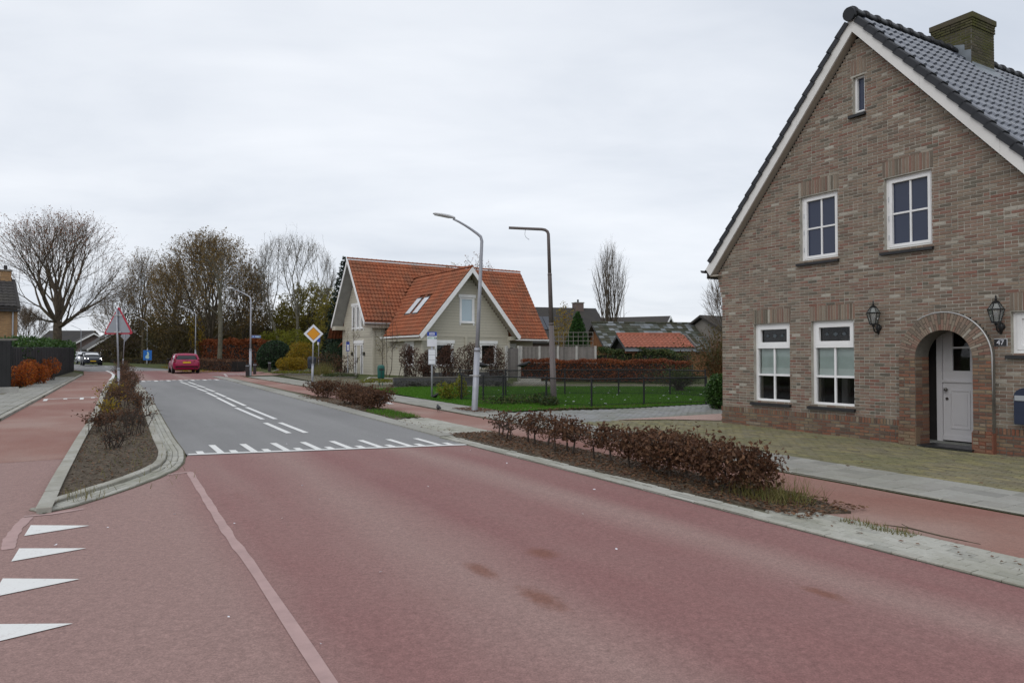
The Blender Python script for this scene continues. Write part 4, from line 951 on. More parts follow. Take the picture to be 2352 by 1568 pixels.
def lay_tiles(parent, mesh, org, ax, up, cols, rows, pw, pg, inside, name='roof_tile', rest='far_roof_tiles', limit=300, near=None, rows_from=0):
    ax = Vector(ax).normalized(); up = Vector(up).normalized(); nz = ax.cross(up); org = Vector(org); mats = []
    for r in range(rows):
        for c in range(cols):
            p = org + ax * (c * pw) + up * (r * pg); ctr = p + ax * pw / 2 + up * pg / 2
            if inside(ctr): 
                mats.append(Matrix(((ax.x, up.x, nz.x, p.x), (ax.y, up.y, nz.y, p.y), (ax.z, up.z, nz.z, p.z), (0, 0, 0, 1))))
    if near is not None: mats.sort(key=lambda q: (q.translation - Vector(near)).length)
    for q in mats[:limit]: link(name, mesh, parent, mw=q)
    if len(mats) > limit:
        V = np.array([v.co for v in mesh.vertices]); F = [tuple(p.vertices) for p in mesh.polygons]; big = MB()
        for q in mats[limit:]:
            A = np.array(q); big.add([tuple(x) for x in V @ A[:3, :3].T + A[:3, 3]], F)
        o = link(rest, big.mesh(rest, mesh.materials[0]), parent); o['kind'] = 'stuff'
    return len(mats)
pant = tile_mesh('roof_tile', 0.222, 0.29, 0.050, 0.035, M['black_tile'], 8, 0.035, 1.15, 'b')
# right slope: from the eave up; the across axis runs with the house front on the left hand
e = MID + MID + 0.36
lay_tiles(roof, pant, (e, -OH + 0.19, zroof(e) + .012), (0, 1, 0), (-ca, 0, sa), 48, 20, 0.222, 0.29, lambda c: c.x > MID + .06 and not (3.0 < c.x < 3.86 and 3.25 < c.y < 4.25), near=(5.2, 0, 6), limit=300)
e = MID - MID - 0.36
lay_tiles(roof, pant, (e, DEP - .5, zroof(e) + .012), (0, -1, 0), (ca, 0, sa), 48, 20, 0.222, 0.29, lambda c: c.x < MID - .06 and c.y > -.1 and not (3.0 < c.x < 3.86 and 3.25 < c.y < 4.25), limit=0)
for sx in (-1, 1):
    n = 19
    for i in range(n):
        s0 = i * 0.288; xa = MID + sx * (0.10 + s0 * ca); xb = MID + sx * (0.10 + (s0 + .315) * ca)
        ta, tb = 0.015, 0.045
        y0, y1 = -OH - .035, -OH + .20
        def P(x, y, h): return (x + sx * h * sa, y, zroof(x) + h * ca)
        m = MB()
        m.loft([[P(xa, y0, -.062), P(xa, y0, ta + .022), P(xa, y0 + .03, ta + .042), P(xa, y1 - .05, ta + .03), P(xa, y1, ta)], [P(xb, y0, -.038), P(xb, y0, tb + .020), P(xb, y0 + .03, tb + .042), P(xb, y1 - .05, tb + .03), P(xb, y1, tb)]])
        m.build('verge_tile', M['verge_tile'], roof)
for i in range(34):
    y = -OH - .05 + i * 0.36; m = MB(); R0, R1 = .118, .135
    prof = lambda r, yy, dz: [(MID + r * math.cos(t), yy, ZO + .015 + dz + r * math.sin(t) * .9) for t in [-.25 + (math.pi + .5) * k / 10 for k in range(11)]]
    m.loft([prof(R1 + .012, y, 0), prof(R1 + .012, y + .05, 0), prof(R1, y + .06, 0), prof(R0, y + .37, -.01)], closed=True, caps=True)
    m.build('ridge_tile', M['verge_tile'], roof, True)
m = MB(); m.tube([(MID, -OH - .10, ZO - .01), (MID, -OH - .04, ZO + .0)], [.125, .135], 14); m.build('ridge_end_cap', M['verge_tile'], roof)
# chimney
ch = MB(); CX0, CX1, CY0, CY1, CT = 3.02, 3.84, 3.3, 4.18, 8.78
ch.box(CX0, CX1, CY0, CY1, 7.0, CT - .12)
chim = ch.build('chimney', M['mortar_dark'], house)
cb = MB(); z = 7.3; row = 0
while z < CT - .15:
    ex = 0.0 if z < CT - .31 else 0.018
    for p, q, s0, s1 in course_bricks(CX0 - ex, CX1 + ex, z, row, x_off=CX0, rnd=rb):
        cb.hexa([(p, CY0 + .02, s0), (q, CY0 + .02, s0), (q, CY0 + .02, s1), (p, CY0 + .02, s1), (p + .003, CY0 - .007 - ex, s0 + .003), (q - .003, CY0 - .007 - ex, s0 + .003), (q - .003, CY0 - .007 - ex, s1 - .003), (p + .003, CY0 - .007 - ex, s1 - .003)])
    for p, q, s0, s1 in course_bricks(CY0 - ex, CY1 + ex, z, row + 1, x_off=CY0, rnd=rb):
        for xx, s in ((CX1, 1), (CX0, -1)):
            xo = xx + s * (.007 + ex); cb.hexa([(xx - s * .02, p, s0), (xx - s * .02, q, s0), (xx - s * .02, q, s1), (xx - s * .02, p, s1), (xo, p + .003, s0 + .003), (xo, q - .003, s0 + .003), (xo, q - .003, s1 - .003), (xo, p + .003, s1 - .003)])
    z += CH; row += 1
cb.build('brickwork', M['brick_moss'], chim)['kind'] = 'stuff'
MB().box(CX0 - .045, CX1 + .045, CY0 - .045, CY1 + .045, CT - .12, CT).build('chimney_cap', M['brick_moss'], chim, bevel=.01)
fl = MB()
for i in range(3):
    x0 = MID - .05 + i * .13 - .0; x1 = x0 + .16
    if x1 > CX1 + .02: x1 = CX1 + .02
    fl.add([(x0, CY0 - .014 - .001 * i, zroof(x0) + .02), (x1, CY0 - .014 - .001 * i, zroof(x1) + .02), (x1, CY0 - .014 - .001 * i, zroof(x0) + .20), (x0, CY0 - .014 - .001 * i, zroof(x0) + .24)], [(0, 1, 2, 3)])
fl.add([(CX1 + .013, CY0 - .02, zroof(CX1) + .02), (CX1 + .013, CY1 + .02, zroof(CX1) + .02), (CX1 + .013, CY1 + .02, zroof(CX1) + .14), (CX1 + .013, CY0 - .02, zroof(CX1) + .14)], [(0, 1, 2, 3)])
def lp_(x, y, h): return (x + h * sa, y, zroof(x) + h * ca)
fl.add([lp_(CX1 - .02, CY0 - .12, .068), lp_(CX1 + .20, CY0 - .12, .068), lp_(CX1 + .20, CY1 + .12, .068), lp_(CX1 - .02, CY1 + .12, .068)], [(0, 1, 2, 3)])
fl.build('lead_flashing', M['lead'], chim)
# wall lanterns, number plate, letter box, door mat
def lantern(lx, lz, label):
    t = thing('wall_lantern', label, 'wall lamp', house_pt(lx, 0, lz), HROT, 'black wall lanterns on the brick house')
    b = MB(); b.tube([(0, -.005, 0), (0, -.03, 0)], [.06, .05], 10); b.lathe([(0.0, -.13), (.018, -.11), (.03, -.05), (.05, 0.0), (.03, .05), (.01, .07)], 10, (0, -.03, 0)); b.build('wall_rose', M['iron'], t, True)
    a = MB(); a.tube([(0, -.03, -.05), (0, -.09, -.09), (0, -.15, -.06), (0, -.17, .0), (0, -.175, .05)], .013, 8); a.lathe([(.014, -.02), (.03, 0), (.014, .02)], 8, (0, -.175, .035)); a.build('arm', M['iron'], t, True)
    c = (0, -.175, .07); k = 6
    cg = MB(); 
    def hexr(r, z): return [(c[0] + r * math.cos(math.pi / 3 * j + .52), c[1] + r * math.sin(math.pi / 3 * j + .52), c[2] + z) for j in range(6)]
    lo, hi, tp = hexr(.062, 0), hexr(.115, .20), hexr(.05, .305)
    for j in range(6):
        cg.tube([lo[j], hi[j]], .007, 5); cg.tube([hi[j], tp[j]], .007, 5); cg.tube([hi[j], hi[(j + 1) % 6]], .010, 5); cg.tube([lo[j], lo[(j + 1) % 6]], .009, 5)
    cg.lathe([(.065, -.02), (.065, 0.0), (.0, .004)], 6, c); cg.lathe([(.055, .30), (.06, .315), (.03, .335), (.012, .345), (.02, .365), (.010, .385), (.016, .40), (.004, .43), (0, .435)], 10, c)
    cg.build('cage', M['iron'], t)
    gl_ = MB(); gl_.loft([hexr(.059, .003), hexr(.111, .197), hexr(.048, .30)]); gl_.build('lantern_glass', M['lamp_glass'], t)
    MB().lathe([(.0, .05), (.016, .06), (.026, .10), (.022, .14), (0, .155)], 8, c).build('bulb', M['sign_white'], t, True)
    return t
def house_pt(x, y, z):
    c, s = math.cos(HROT), math.sin(HROT); return Vector((HO.x + c * x - s * y, HO.y + s * x + c * y, z))
lantern(3.83, 2.08, 'black wall lantern between the ground-floor windows and the arched doorway')
lantern(5.90, 2.03, 'black wall lantern above the house number plate right of the arch')
npl = thing('house_number_plate', 'black number plate reading 47 with a white edge', 'house number', house_pt(5.885, -.008, 1.775), HROT)
MB().box(-.098, .098, -.012, 0, -.063, .063).build('plate_edge', M['sign_white'], npl, bevel=.008)
MB().box(-.092, .092, -.016, -.012, -.057, .057).build('plate_face', M['sign_black'], npl)
lettering('47', 0.112, M['sign_white'], npl, (0, -.0175, -.002), (math.pi / 2, 0, 0))
mb_ = thing('letter_box', 'dark navy wall letter box with a pale slot flap', 'letter box', house_pt(6.35, -.009, 0.50), HROT)
m = MB(); pr = [(-.22, 0), (.22, 0), (.22, .45)] + [(.22 * math.cos(t), .45 + .13 * math.sin(t)) for t in [math.pi * i / 10 for i in range(1, 10)]] + [(-.22, .45)]
m.extr([(x, 0, z) for x, z in pr], (0, -.16, 0)); m.build('body', M['navy'], mb_, bevel=.008)
MB().box(-.20, .20, -.175, -.16, .37, .45).build('slot_flap', M['steel'], mb_)
MB().tube([(0, -.16, .28), (0, -.17, .28)], .014, 10).build('lock', M['steel'], mb_)
dm = MB(); dm.box(-.45, .45, -.28, .28, 0, .02); dmo = dm.build('door_mat', M['sign_black'], None, loc=house_pt(5.08, .08, gz(12.4) + .03)); dmo.rotation_euler.z = HROT
tag(dmo, 'black rubber door mat lying in the arched doorway', 'door mat')
# ------------------------------------------------------------------ the cream weatherboarded house
PHI = math.radians(34.06); CO = Vector((-11.743, 50.705, 0.0))
cream = thing('wooden_house', 'cream weatherboarded house with orange pantile roof and white trim', 'house', CO, PHI)
def cream_pt(x, y, z):
    c, s = math.cos(PHI), math.sin(PHI); return Vector((CO.x + c * x - s * y, CO.y + s * x + c * y, z))
GZ = 0.26
ZR, WH, ZE1, ZE2, LEN = 8.497, 3.175, 3.904, 2.883, 14.97
S1 = (ZR - ZE1) / WH; W2 = (ZR - ZE2) / S1
AX, BY, ZW, WW = 4.956, -9.095, 7.322, 3.797
S2 = (ZW - ZE2) / WW
XW0, XW1 = 0.85, LEN - 0.7                            # gable wall planes
YW = 2.75                                             # half depth of the main block
YF = BY + 0.75; HWG = 3.25                            # wing front wall, half width
def planked(parent, name, x0, x1, z0, z1, top, openings, put, h=0.185):
    base = MB(); z = z0; items = []
    while z < z1 - .02:
        zt = min(z + h, z1); a0, b0 = top(zt); a1, b1 = max(x0, a0), min(x1, b0)
        for a, b in spans(a1, b1, openings, (z + zt) / 2): items.append((a, b, z, zt))
        z += h
    back = MB()
    for a, b, s0, s1 in items: put(back, a, b, s0, s1, 0.0, 0.10)
    wo = back.build(name, M['far_wall'], parent)
    for a, b, s0, s1 in items:
        m = MB(); put(m, a, b, s0 + .003, s1 - .008, -0.024, 0.02); m.build('plank', M['plank'], wo)
    return wo
inf = lambda z: (-99, 99)
# left gable end: runs across y, faces -x
def put_left(m, a, b, z0, z1, d0, d1): m.box(XW0 + d0, XW0 + d1, a, b, z0, z1)
g_top = lambda z: (-(ZR - .25 - z) / S1, (ZR - .25 - z) / S1)
lwin = [rect_hole(y0, y0 + .52, 3.55, 5.15) for y0 in (-1.05, -.26, .53)]
ldoor = rect_hole(-1.0, 0.62, GZ, 2.55)
put_w = planked(cream, 'west_gable', -YW, YW, GZ, ZR - .35, g_top, lwin + [ldoor], put_left)
MB().box(XW0 - .05, XW0 - .03, -YW, YW, 2.93, 3.0).build('belt_board', M['plank'], cream)
def put_front(m, a, b, z0, z1, d0, d1): m.box(a, b, YF + d0, YF + d1, z0, z1)
w_top = lambda z: (AX - (ZW - .2 - z) / S2, AX + (ZW - .2 - z) / S2)
wwin = [rect_hole(AX - .48, AX + .48, 3.75, 5.35), rect_hole(AX - 2.3, AX - 1.1, .95, 2.35), rect_hole(AX + 1.05, AX + 2.2, .95, 2.35)]
put_f = planked(cream, 'front_gable', AX - HWG, AX + HWG, GZ, ZW - .3, w_top, wwin, put_front)
MB().box(AX - HWG - .02, AX + HWG + .02, YF - .055, YF - .029, 2.78, 2.90).build('belt_board', M['plank'], cream)
def put_side(m, a, b, z0, z1, d0, d1): m.box(AX - HWG + d0, AX - HWG + d1, a, b, z0, z1)
put_s = planked(cream, 'wing_side_wall', YF, -YW, GZ, 2.95, inf, [rect_hole(-7.2, -6.2, 1.0, 2.3)], put_side)
def put_main(m, a, b, z0, z1, d0, d1): m.box(a, b, -YW + d0, -YW + d1, z0, z1)
planked(cream, 'main_front_wall', XW0, AX - HWG, GZ, 3.9, inf, [], put_main)
planked(cream, 'main_front_wall', AX + HWG, XW1, GZ, 2.9, inf, [rect_hole(10.5, 12.5, 1.0, 2.3)], put_main)
blk = MB(); blk.box(XW1 - .1, XW1, -YW, YW, GZ, 4.5); blk.box(XW0, XW1, YW - .1, YW, GZ, 4.5); blk.box(AX + HWG - .1, AX + HWG, YF, -YW, GZ, 3.0)
blk.extr([(XW1 - .05, -YW, 4.5), (XW1 - .05, YW, 4.5), (XW1 - .05, 0, ZR - .3)], (.05, 0, 0)); blk.build('rear_walls', M['plank'], cream)
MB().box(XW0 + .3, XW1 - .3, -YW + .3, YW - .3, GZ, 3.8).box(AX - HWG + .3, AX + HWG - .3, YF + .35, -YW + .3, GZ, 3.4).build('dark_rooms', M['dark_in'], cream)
cp = MB()
for x, y in ((AX - HWG, YF), (AX + HWG, YF), (AX - .08, YF)): cp.box(x - .08, x + .08, y - .11, y - .03, GZ, 2.78 if x != AX - .08 else 2.78)
for y in (-YW, YW): cp.box(XW0 - .10, XW0 + .06, y - .08, y + .08, GZ, 3.6)
cp.build('corner_post', M['plank'], cream)
pl = MB(); pl.box(AX - HWG - .05, AX + HWG + .05, YF - .06, YF + .1, -.05, GZ + .25); pl.build('plinth', M['plinth'], cream)
def cwin(put, a, b, z0, z1, pane, name='window', sill=True, head=True, bars=0, fw=0.09):
    m = MB()
    put(m, a, a + fw, z0, z1, -.05, .06); put(m, b - fw, b, z0, z1, -.05, .06); put(m, a + fw, b - fw, z0, z0 + fw, -.05, .06); put(m, a + fw, b - fw, z1 - fw, z1, -.05, .06)
    for s in (a - .08, b - .02): put(m, s, s + .10, z0 - .18, z1 + .02, -.06, -.03)
    w = m.build(name, M['white'], cream)
    if head: m = MB(); put(m, a - .17, b + .17, z1 + .02, z1 + .22, -.085, -.03); m.build('window_head', M['white'], w)
    if sill: m = MB(); put(m, a - .10, b + .10, z0 - .06, z0 - .0, -.09, -.03); m.build('sill', M['white'], w)
    m = MB(); put(m, a + fw, b - fw, z0 + fw, z1 - fw, .0, .02); m.build('pane', M[pane], w)
    return w
for y0 in (-1.05, -.26, .53): cwin(put_left, y0, y0 + .52, 3.55, 5.15, 'glass', fw=.08)
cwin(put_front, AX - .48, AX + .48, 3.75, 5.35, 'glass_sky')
cwin(put_front, AX - 2.3, AX - 1.1, .95, 2.35, 'glass'); cwin(put_front, AX + 1.05, AX + 2.2, .95, 2.35, 'glass')
cwin(put_side, -7.2, -6.2, 1.0, 2.3, 'glass'); cwin(put_main, 10.5, 12.5, 1.0, 2.3, 'glass')
m = MB()
for a, b in ((-1.0, -.90), (-.62, -.53), (.16, .25), (.52, .62)): put_left(m, a, b, GZ, 2.45, -.05, .06)
put_left(m, -1.0, .62, 2.33, 2.45, -.051, .06); df_ = m.build('door_frame', M['white'], cream)
m = MB(); put_left(m, -1.12, .74, 2.45, 2.68, -.10, -.02); m.build('door_head', M['white'], df_)
for a, b in ((-.90, -.62), (.25, .52)):
    m = MB(); put_left(m, a, b, GZ + .1, 2.33, 0.0, .02); m.build('side_light', M['glass'], df_)
m = MB(); put_left(m, -.53, .16, GZ + .03, 2.33, -.02, .02); cd = m.build('front_door', M['plank'], cream)
m = MB()
for z0, z1 in ((.45, 1.1), (1.3, 2.2)): put_left(m, -.43, .06, z0 + GZ * .5, z1, -.032, -.02)
m.build('door_panel', M['plank'], cd)
m = MB(); put_left(m, .05, .10, 1.05, 1.45, -.06, -.02); m.build('door_handle', M['iron'], cd)
for y in (-1.32, .92):
    m = MB(); put_left(m, y, y + .16, 1.6, 1.85, -.14, -.02); m.build('porch_light', M['iron'], cream)
# roofs
opan = tile_mesh('roof_tile', 0.262, 0.335, 0.062, 0.05, M['orange_tile'], 6, 0.050, 1.1, 's')
croof = MB()
def slab(m, pts, t): m.extr(pts, (0, 0, -t))
slab(croof, [(0.02, 0, ZR - .06), (LEN - .02, 0, ZR - .06), (LEN - .02, -W2, ZE2 - .06), (AX, -W2, ZE2 - .06), (AX, -WH, ZE1 - .06), (0.02, -WH, ZE1 - .06)], .12)
slab(croof, [(0.02, 0, ZR - .065), (LEN - .02, 0, ZR - .065), (LEN - .02, W2, ZE2 - .065), (0.02, WH, ZE1 - .065)], .12)
yb = -(ZR - ZW) / S1
slab(croof, [(AX, BY + .02, ZW - .06), (AX, yb, ZW - .06), (AX - WW, -W2, ZE2 - .06), (AX - WW, BY + .02, ZE2 - .06)], .12)
slab(croof, [(AX, BY + .02, ZW - .062), (AX, yb, ZW - .062), (AX + WW, -W2, ZE2 - .062), (AX + WW, BY + .02, ZE2 - .062)], .12)
cr = croof.build('roof', M['orange_tile'], cream)
def in_wing(x, y): 
    zm = ZR - S1 * abs(y); zw = ZW - S2 * abs(x - AX); return abs(x - AX) < WW and zw > zm
l1 = math.sqrt(1 + S1 * S1); l2 = math.sqrt(1 + S2 * S2)
near_c = (2.5, -6, 4)
MAINF = lambda c: (not in_wing(c.x, c.y)) and c.y < -.05 and (c.z > ZE1 or c.x > AX) and 0 <= c.x <= LEN
def opan_run(org, ax, up, cols, rows, inside, limit): return lay_tiles(cr, opan, org, ax, up, cols, rows, .262, .335, inside, limit=limit, near=near_c)
# wing left slope (seen from the street), then right slope
opan_run((AX - WW - .03, -W2 + 2.7, ZE2 - .02), (0, -1, 0), (1 / l2, 0, S2 / l2), 31, 18, lambda c: c.x < AX - .03 and c.y > BY + .1 and (ZW - S2 * abs(c.x - AX)) > (ZR - S1 * abs(c.y)) - .03 and not (2.35 < c.x < 3.45 and (-5.25 < c.y < -4.5 or -6.35 < c.y < -5.6)), 150)
opan_run((AX + WW + .03, BY + .1, ZE2 - .02), (0, 1, 0), (-1 / l2, 0, S2 / l2), 31, 18, lambda c: c.x > AX + .03 and c.y < 0 and (ZW - S2 * abs(c.x - AX)) > (ZR - S1 * abs(c.y)) - .03, 0)
# main front slope
opan_run((0.05, -W2 - .02, ZE2 - .02), (1, 0, 0), (0, 1 / l1, S1 / l1), 57, 21, MAINF, 150)
opan_run((LEN - .05, W2 + .02, ZE2 - .02), (-1, 0, 0), (0, -1 / l1, S1 / l1), 57, 21, lambda c: c.y > .05, 0)
for i in range(41):
    x = i * .365; m = MB(); m.loft([[(xx, r * math.cos(t), ZR + r * math.sin(t)) for t in [math.pi * k / 6 for k in range(7)]] for xx, r in ((x, .13), (x + .05, .13), (x + .06, .115), (x + .37, .11))]); m.build('ridge_tile', M['orange_tile'], cr)
for i in range(23):
    y = BY + .05 + i * .365
    if y < yb: m = MB(); m.loft([[(AX + r * math.cos(t), yy, ZW + r * math.sin(t)) for t in [math.pi * k / 6 for k in range(7)]] for yy, r in ((y, .13), (y + .05, .13), (y + .06, .115), (y + .37, .11))]); m.build('ridge_tile', M['orange_tile'], cr)
for s in (-1, 1):
    MB().extr([(-.03, 0, ZR - .02), (-.03, s * WH, ZE1 - .02), (-.03, s * WH, ZE1 - .30), (-.03, 0, ZR - .36)], (.05, 0, 0)).build('bargeboard', M['white'], cr)
    MB().extr([(.021, 0, ZR - .20), (.021, s * WH, ZE1 - .20), (.021, s * WH, ZE1 - .22), (.021, 0, ZR - .22)], (.85, 0, 0)).build('soffit', M['room_white'], cr)
    MB().extr([(AX, BY - .03, ZW - .02), (AX + s * WW, BY - .03, ZE2 - .02), (AX + s * (WW - .12), BY - .03, ZE2 - .26), (AX + s * (WW - .3), BY - .03, ZE2 - .10), (AX, BY - .03, ZW - .38)], (0, .05, 0)).build('bargeboard', M['white'], cr)
    MB().extr([(AX, BY + .021, ZW - .22), (AX + s * WW, BY + .021, ZE2 - .20), (AX + s * WW, BY + .021, ZE2 - .22), (AX, BY + .021, ZW - .24)], (0, .74, 0)).build('soffit', M['soffit'], cr)
    MB().extr([(LEN - .03, 0, ZR - .02), (LEN - .03, s * W2, ZE2 - .02), (LEN - .03, s * W2, ZE2 - .25), (LEN - .03, 0, ZR - .3)], (.05, 0, 0)).build('bargeboard', M['white'], cr)
gt = MB(); gt.box(0.0, AX - WW * (ZW - ZE1 + .2) / (ZW - ZE2), -WH - .12, -WH + .02, ZE1 - .16, ZE1 - .05); gt.build('gutter', M['zinc'], cr)
MB().box(0.05, AX - HWG + .9, -WH + .02, -YW + .02, ZE1 - .42, ZE1 - .13).build('eaves_box', M['soffit'], cr)
MB().box(0.05, XW0 + .1, YW - .3, WH - .02, ZE1 - .42, ZE1 - .13).build('eaves_box', M['plank'], cr)
MB().box(AX - WW - .10, AX - WW + .03, BY + .02, -W2 + .6, ZE2 - .14, ZE2 - .04).build('gutter', M['white'], cr)
MB().box(AX - WW + .04, AX - HWG, BY + .05, -W2, ZE2 - .36, ZE2 - .14).build('eaves_box', M['plank'], cr)
MB().box(AX + WW - .05, LEN, -W2 - .12, -W2 + .0, ZE2 - .14, ZE2 - .04).build('gutter', M['white'], cr)
for y0 in (-4.5, -5.6):                                # two roof lights on the wing
    def sp(x, y, h): return (x - h * S2 / l2, y, ZW - S2 * (AX - x) + h / l2)
    x0, x1 = 2.35, 3.4
    m = MB(); y1 = y0 - .78
    for a, b, c, d in ((x0, x1, y0, y0 - .05), (x0, x1, y1 + .05, y1), (x0, x0 + .08, y0 - .05, y1 + .05), (x1 - .08, x1, y0 - .05, y1 + .05)):
        m.hexa([sp(a, c, 0), sp(b, c, 0), sp(b, d, 0), sp(a, d, 0), sp(a, c, .085), sp(b, c, .085), sp(b, d, .085), sp(a, d, .085)])
    rl = m.build('roof_light', M['plinth'], cr)
    m = MB(); m.hexa([sp(x0 + .08, y0 - .05, .05), sp(x1 - .08, y0 - .05, .05), sp(x1 - .08, y1 + .05, .05), sp(x0 + .08, y1 + .05, .05), sp(x0 + .08, y0 - .05, .09), sp(x1 - .08, y0 - .05, .09), sp(x1 - .08, y1 + .05, .09), sp(x0 + .08, y1 + .05, .09)]); m.build('pane', M['pale_pane'], rl)
bk_ = MB()
for s in (-1, 1):
    for y in (YF - .03,): bk_.box(AX + s * (HWG + .18) - .2, AX + s * (HWG + .18) + .2, y - .35, y + .1, 2.62, 2.88)
bk_.build('eaves_bracket', M['plank'], cream)
lt_ = MB(); lt_.box(XW0 + 1, XW0 + 3.2, YW, YW + 2.6, GZ, 2.5); lt = lt_.build('lean_to', M['plank'], cream)
MB().extr([(XW0 + .6, YW, 3.3), (XW0 + .6, YW + 3.0, 2.3), (XW0 + .6, YW + 3.0, 2.2), (XW0 + .6, YW, 3.15)], (3, 0, 0)).build('lean_to_roof', M['orange_tile'], lt)

# ------------------------------------------------------------------ other houses
def gabled(name, label, pos, rz, w, d, eave, ridge, wm, rm_, over=.35, verge='white', wins=(), chim=None, tiles=None, cat_='house', z0=0, rw=True):
    """local x along the ridge, local y deep; ridge in the middle of the depth"""
    t = thing(name, label, cat_, pos, rz)
    m = MB(); m.extr([(-w / 2, 0, z0), (-w / 2, d, z0), (-w / 2, d, eave), (-w / 2, d / 2, ridge - .08), (-w / 2, 0, eave)], (w, 0, 0)); wl_ = m.build('walls', M[wm], t)
    s = (ridge - eave) / (d / 2); r = MB()
    for sg in (-1, 1):
        ye = d / 2 + sg * (d / 2 + over); r.extr([(-w / 2 - over, d / 2, ridge), (-w / 2 - over, ye, eave - s * over), (-w / 2 - over, ye, eave - s * over + .16), (-w / 2 - over, d / 2, ridge + .16)], (w + 2 * over, 0, 0))
    ro = r.build('roof', M[rm_], t)
    for i, (sx) in enumerate((-1, 1)):
        if verge:
            for sg in (-1, 1):
                ye = d / 2 + sg * (d / 2 + over); xx = sx * (w / 2 + over + .03)
                MB().extr([(xx - .03, d / 2, ridge - .12), (xx - .03, ye, eave - s * over - .12), (xx - .03, ye, eave - s * over + .14), (xx - .03, d / 2, ridge + .14)], (.06, 0, 0)).build('bargeboard', M[verge], ro)
    if tiles:
        tm, pw, pg, rows, mat = tiles
        ln = math.sqrt(1 + s * s); ye = -over
        lay_tiles(ro, tm, (-w / 2 - over, ye - .02, eave - s * over + .17), (1, 0, 0), (0, 1 / ln, s / ln), int((w + 2 * over) / pw), int((d / 2 + over) * ln / pg), pw, pg, lambda c: True, limit=300)
        for i in range(int((w + 2 * over) / .38)):
            x = -w / 2 - over + i * .38; m = MB(); m.loft([[(xx, d / 2 + .12 * math.cos(q), ridge + .16 + .12 * math.sin(q)) for q in [math.pi * k / 5 for k in range(6)]] for xx in (x, x + .37)]); m.build('ridge_tile', M[mat], ro)
    for (face, a, b, c, e_) in wins:
        def put(m, p0, p1, q0, q1, d0, d1):
            if face == 'front': m.box(p0, p1, d0, d1, q0, q1)
            elif face == 'left': m.box(-w / 2 + d0, -w / 2 + d1, p0, p1, q0, q1)
            else: m.box(w / 2 - d1, w / 2 - d0, p0, p1, q0, q1)
        m = MB(); f = .08
        put(m, a, a + f, c, e_, -.03, .02); put(m, b - f, b, c, e_, -.03, .02); put(m, a + f, b - f, c, c + f, -.03, .02); put(m, a + f, b - f, e_ - f, e_, -.03, .02); put(m, (a + b) / 2 - .03, (a + b) / 2 + .03, c + f, e_ - f, -.031, .02)
        wo = m.build('window', M['white'], t); m = MB(); put(m, a + f, b - f, c + f, e_ - f, -.012, -.002); m.build('pane', M['car_glass'], wo)
    if chim:
        cx, cy, cw, top, cm = chim; c = MB(); c.box(cx - cw / 2, cx + cw / 2, cy - cw / 2, cy + cw / 2, ridge - 1.5, top); co = c.build('chimney', M[cm], ro)
        MB().box(cx - cw / 2 - .06, cx + cw / 2 + .06, cy - cw / 2 - .06, cy + cw / 2 + .06, top, top + .1).build('chimney_cap', M['far_wall'], co); MB().lathe([(.1, 0), (.11, .3), (.08, .32)], 8, (cx, cy, top + .1)).build('chimney_pot', M['dark_roof'], co)
    return t
# far left brown brick house beyond the garden screen
p = at(44, 770, 46); AL = math.radians(41); lh = gabled('brown_brick_house', 'yellow-brown brick house with dark tiled roof at the left edge', (p.x - 4.4 * math.cos(AL), p.y - 4.4 * math.sin(AL), gz(46)), AL, 8.6, 5.5, 4.4, 6.3, 'far_brick', 'dark_roof', .15, None, chim=(3.9, 2.75, .6, 6.95, 'far_brick'), tiles=(tile_mesh('roof_tile', .3, .36, .035, .03, M['dark_roof'], 5, .025), .3, .36, 0, 'dark_roof'))
MB().tube([(4.05, -.07, 4.2), (4.05, -.07, 0)], .05, 6).build('downpipe', M['galv'], lh)
MB().box(-4.4, 4.4, -.28, -.14, 4.12, 4.26).build('gutter', M['sill'], lh)
# houses round the bend
def cornered(px, D, rz, w): c = gx(px, D); return (c.x - w / 2 * math.cos(rz), c.y - w / 2 * math.sin(rz), c.z)
rz_ = math.radians(-54)
hA = gabled('bungalow', 'low brick bungalow with wide dark roof and white bargeboard behind the triangular sign', cornered(208, 100, rz_, 12), rz_, 12, 8.6, 2.0, 5.0, 'far_brick_mauve', 'dark_roof', .5, 'white', wins=[('right', 1.2, 2.6, .7, 1.7), ('right', 5.0, 6.4, .7, 1.7), ('front', 1, 3, .7, 1.7)])
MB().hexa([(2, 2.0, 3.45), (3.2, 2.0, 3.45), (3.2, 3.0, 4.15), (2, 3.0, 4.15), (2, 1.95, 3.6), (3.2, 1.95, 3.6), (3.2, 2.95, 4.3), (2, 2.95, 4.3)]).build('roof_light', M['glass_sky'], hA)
gabled('bungalow', 'smaller dark-roofed bungalow with white verge just right of the big bare trunk', cornered(150, 116, rz_, 9), rz_, 9, 8, 1.9, 4.4, 'far_brick_mauve', 'dark_roof', .4, 'white', wins=[('right', 2.2, 4, .7, 1.7)])
pa = gx(137, 135); gabled('distant_house', 'distant house with long dark ridge seen behind the big bare tree', pa, math.radians(5), 8, 9, 3.0, 5.4, 'far_brick_mauve', 'dark_roof', .3, None)
pa = gx(66, 150); gabled('distant_barn', 'distant white-walled building with blue-grey roof left of the big bare tree', pa, math.radians(0), 9, 9, 2.0, 3.1, 'white', 'solar', .3, None)
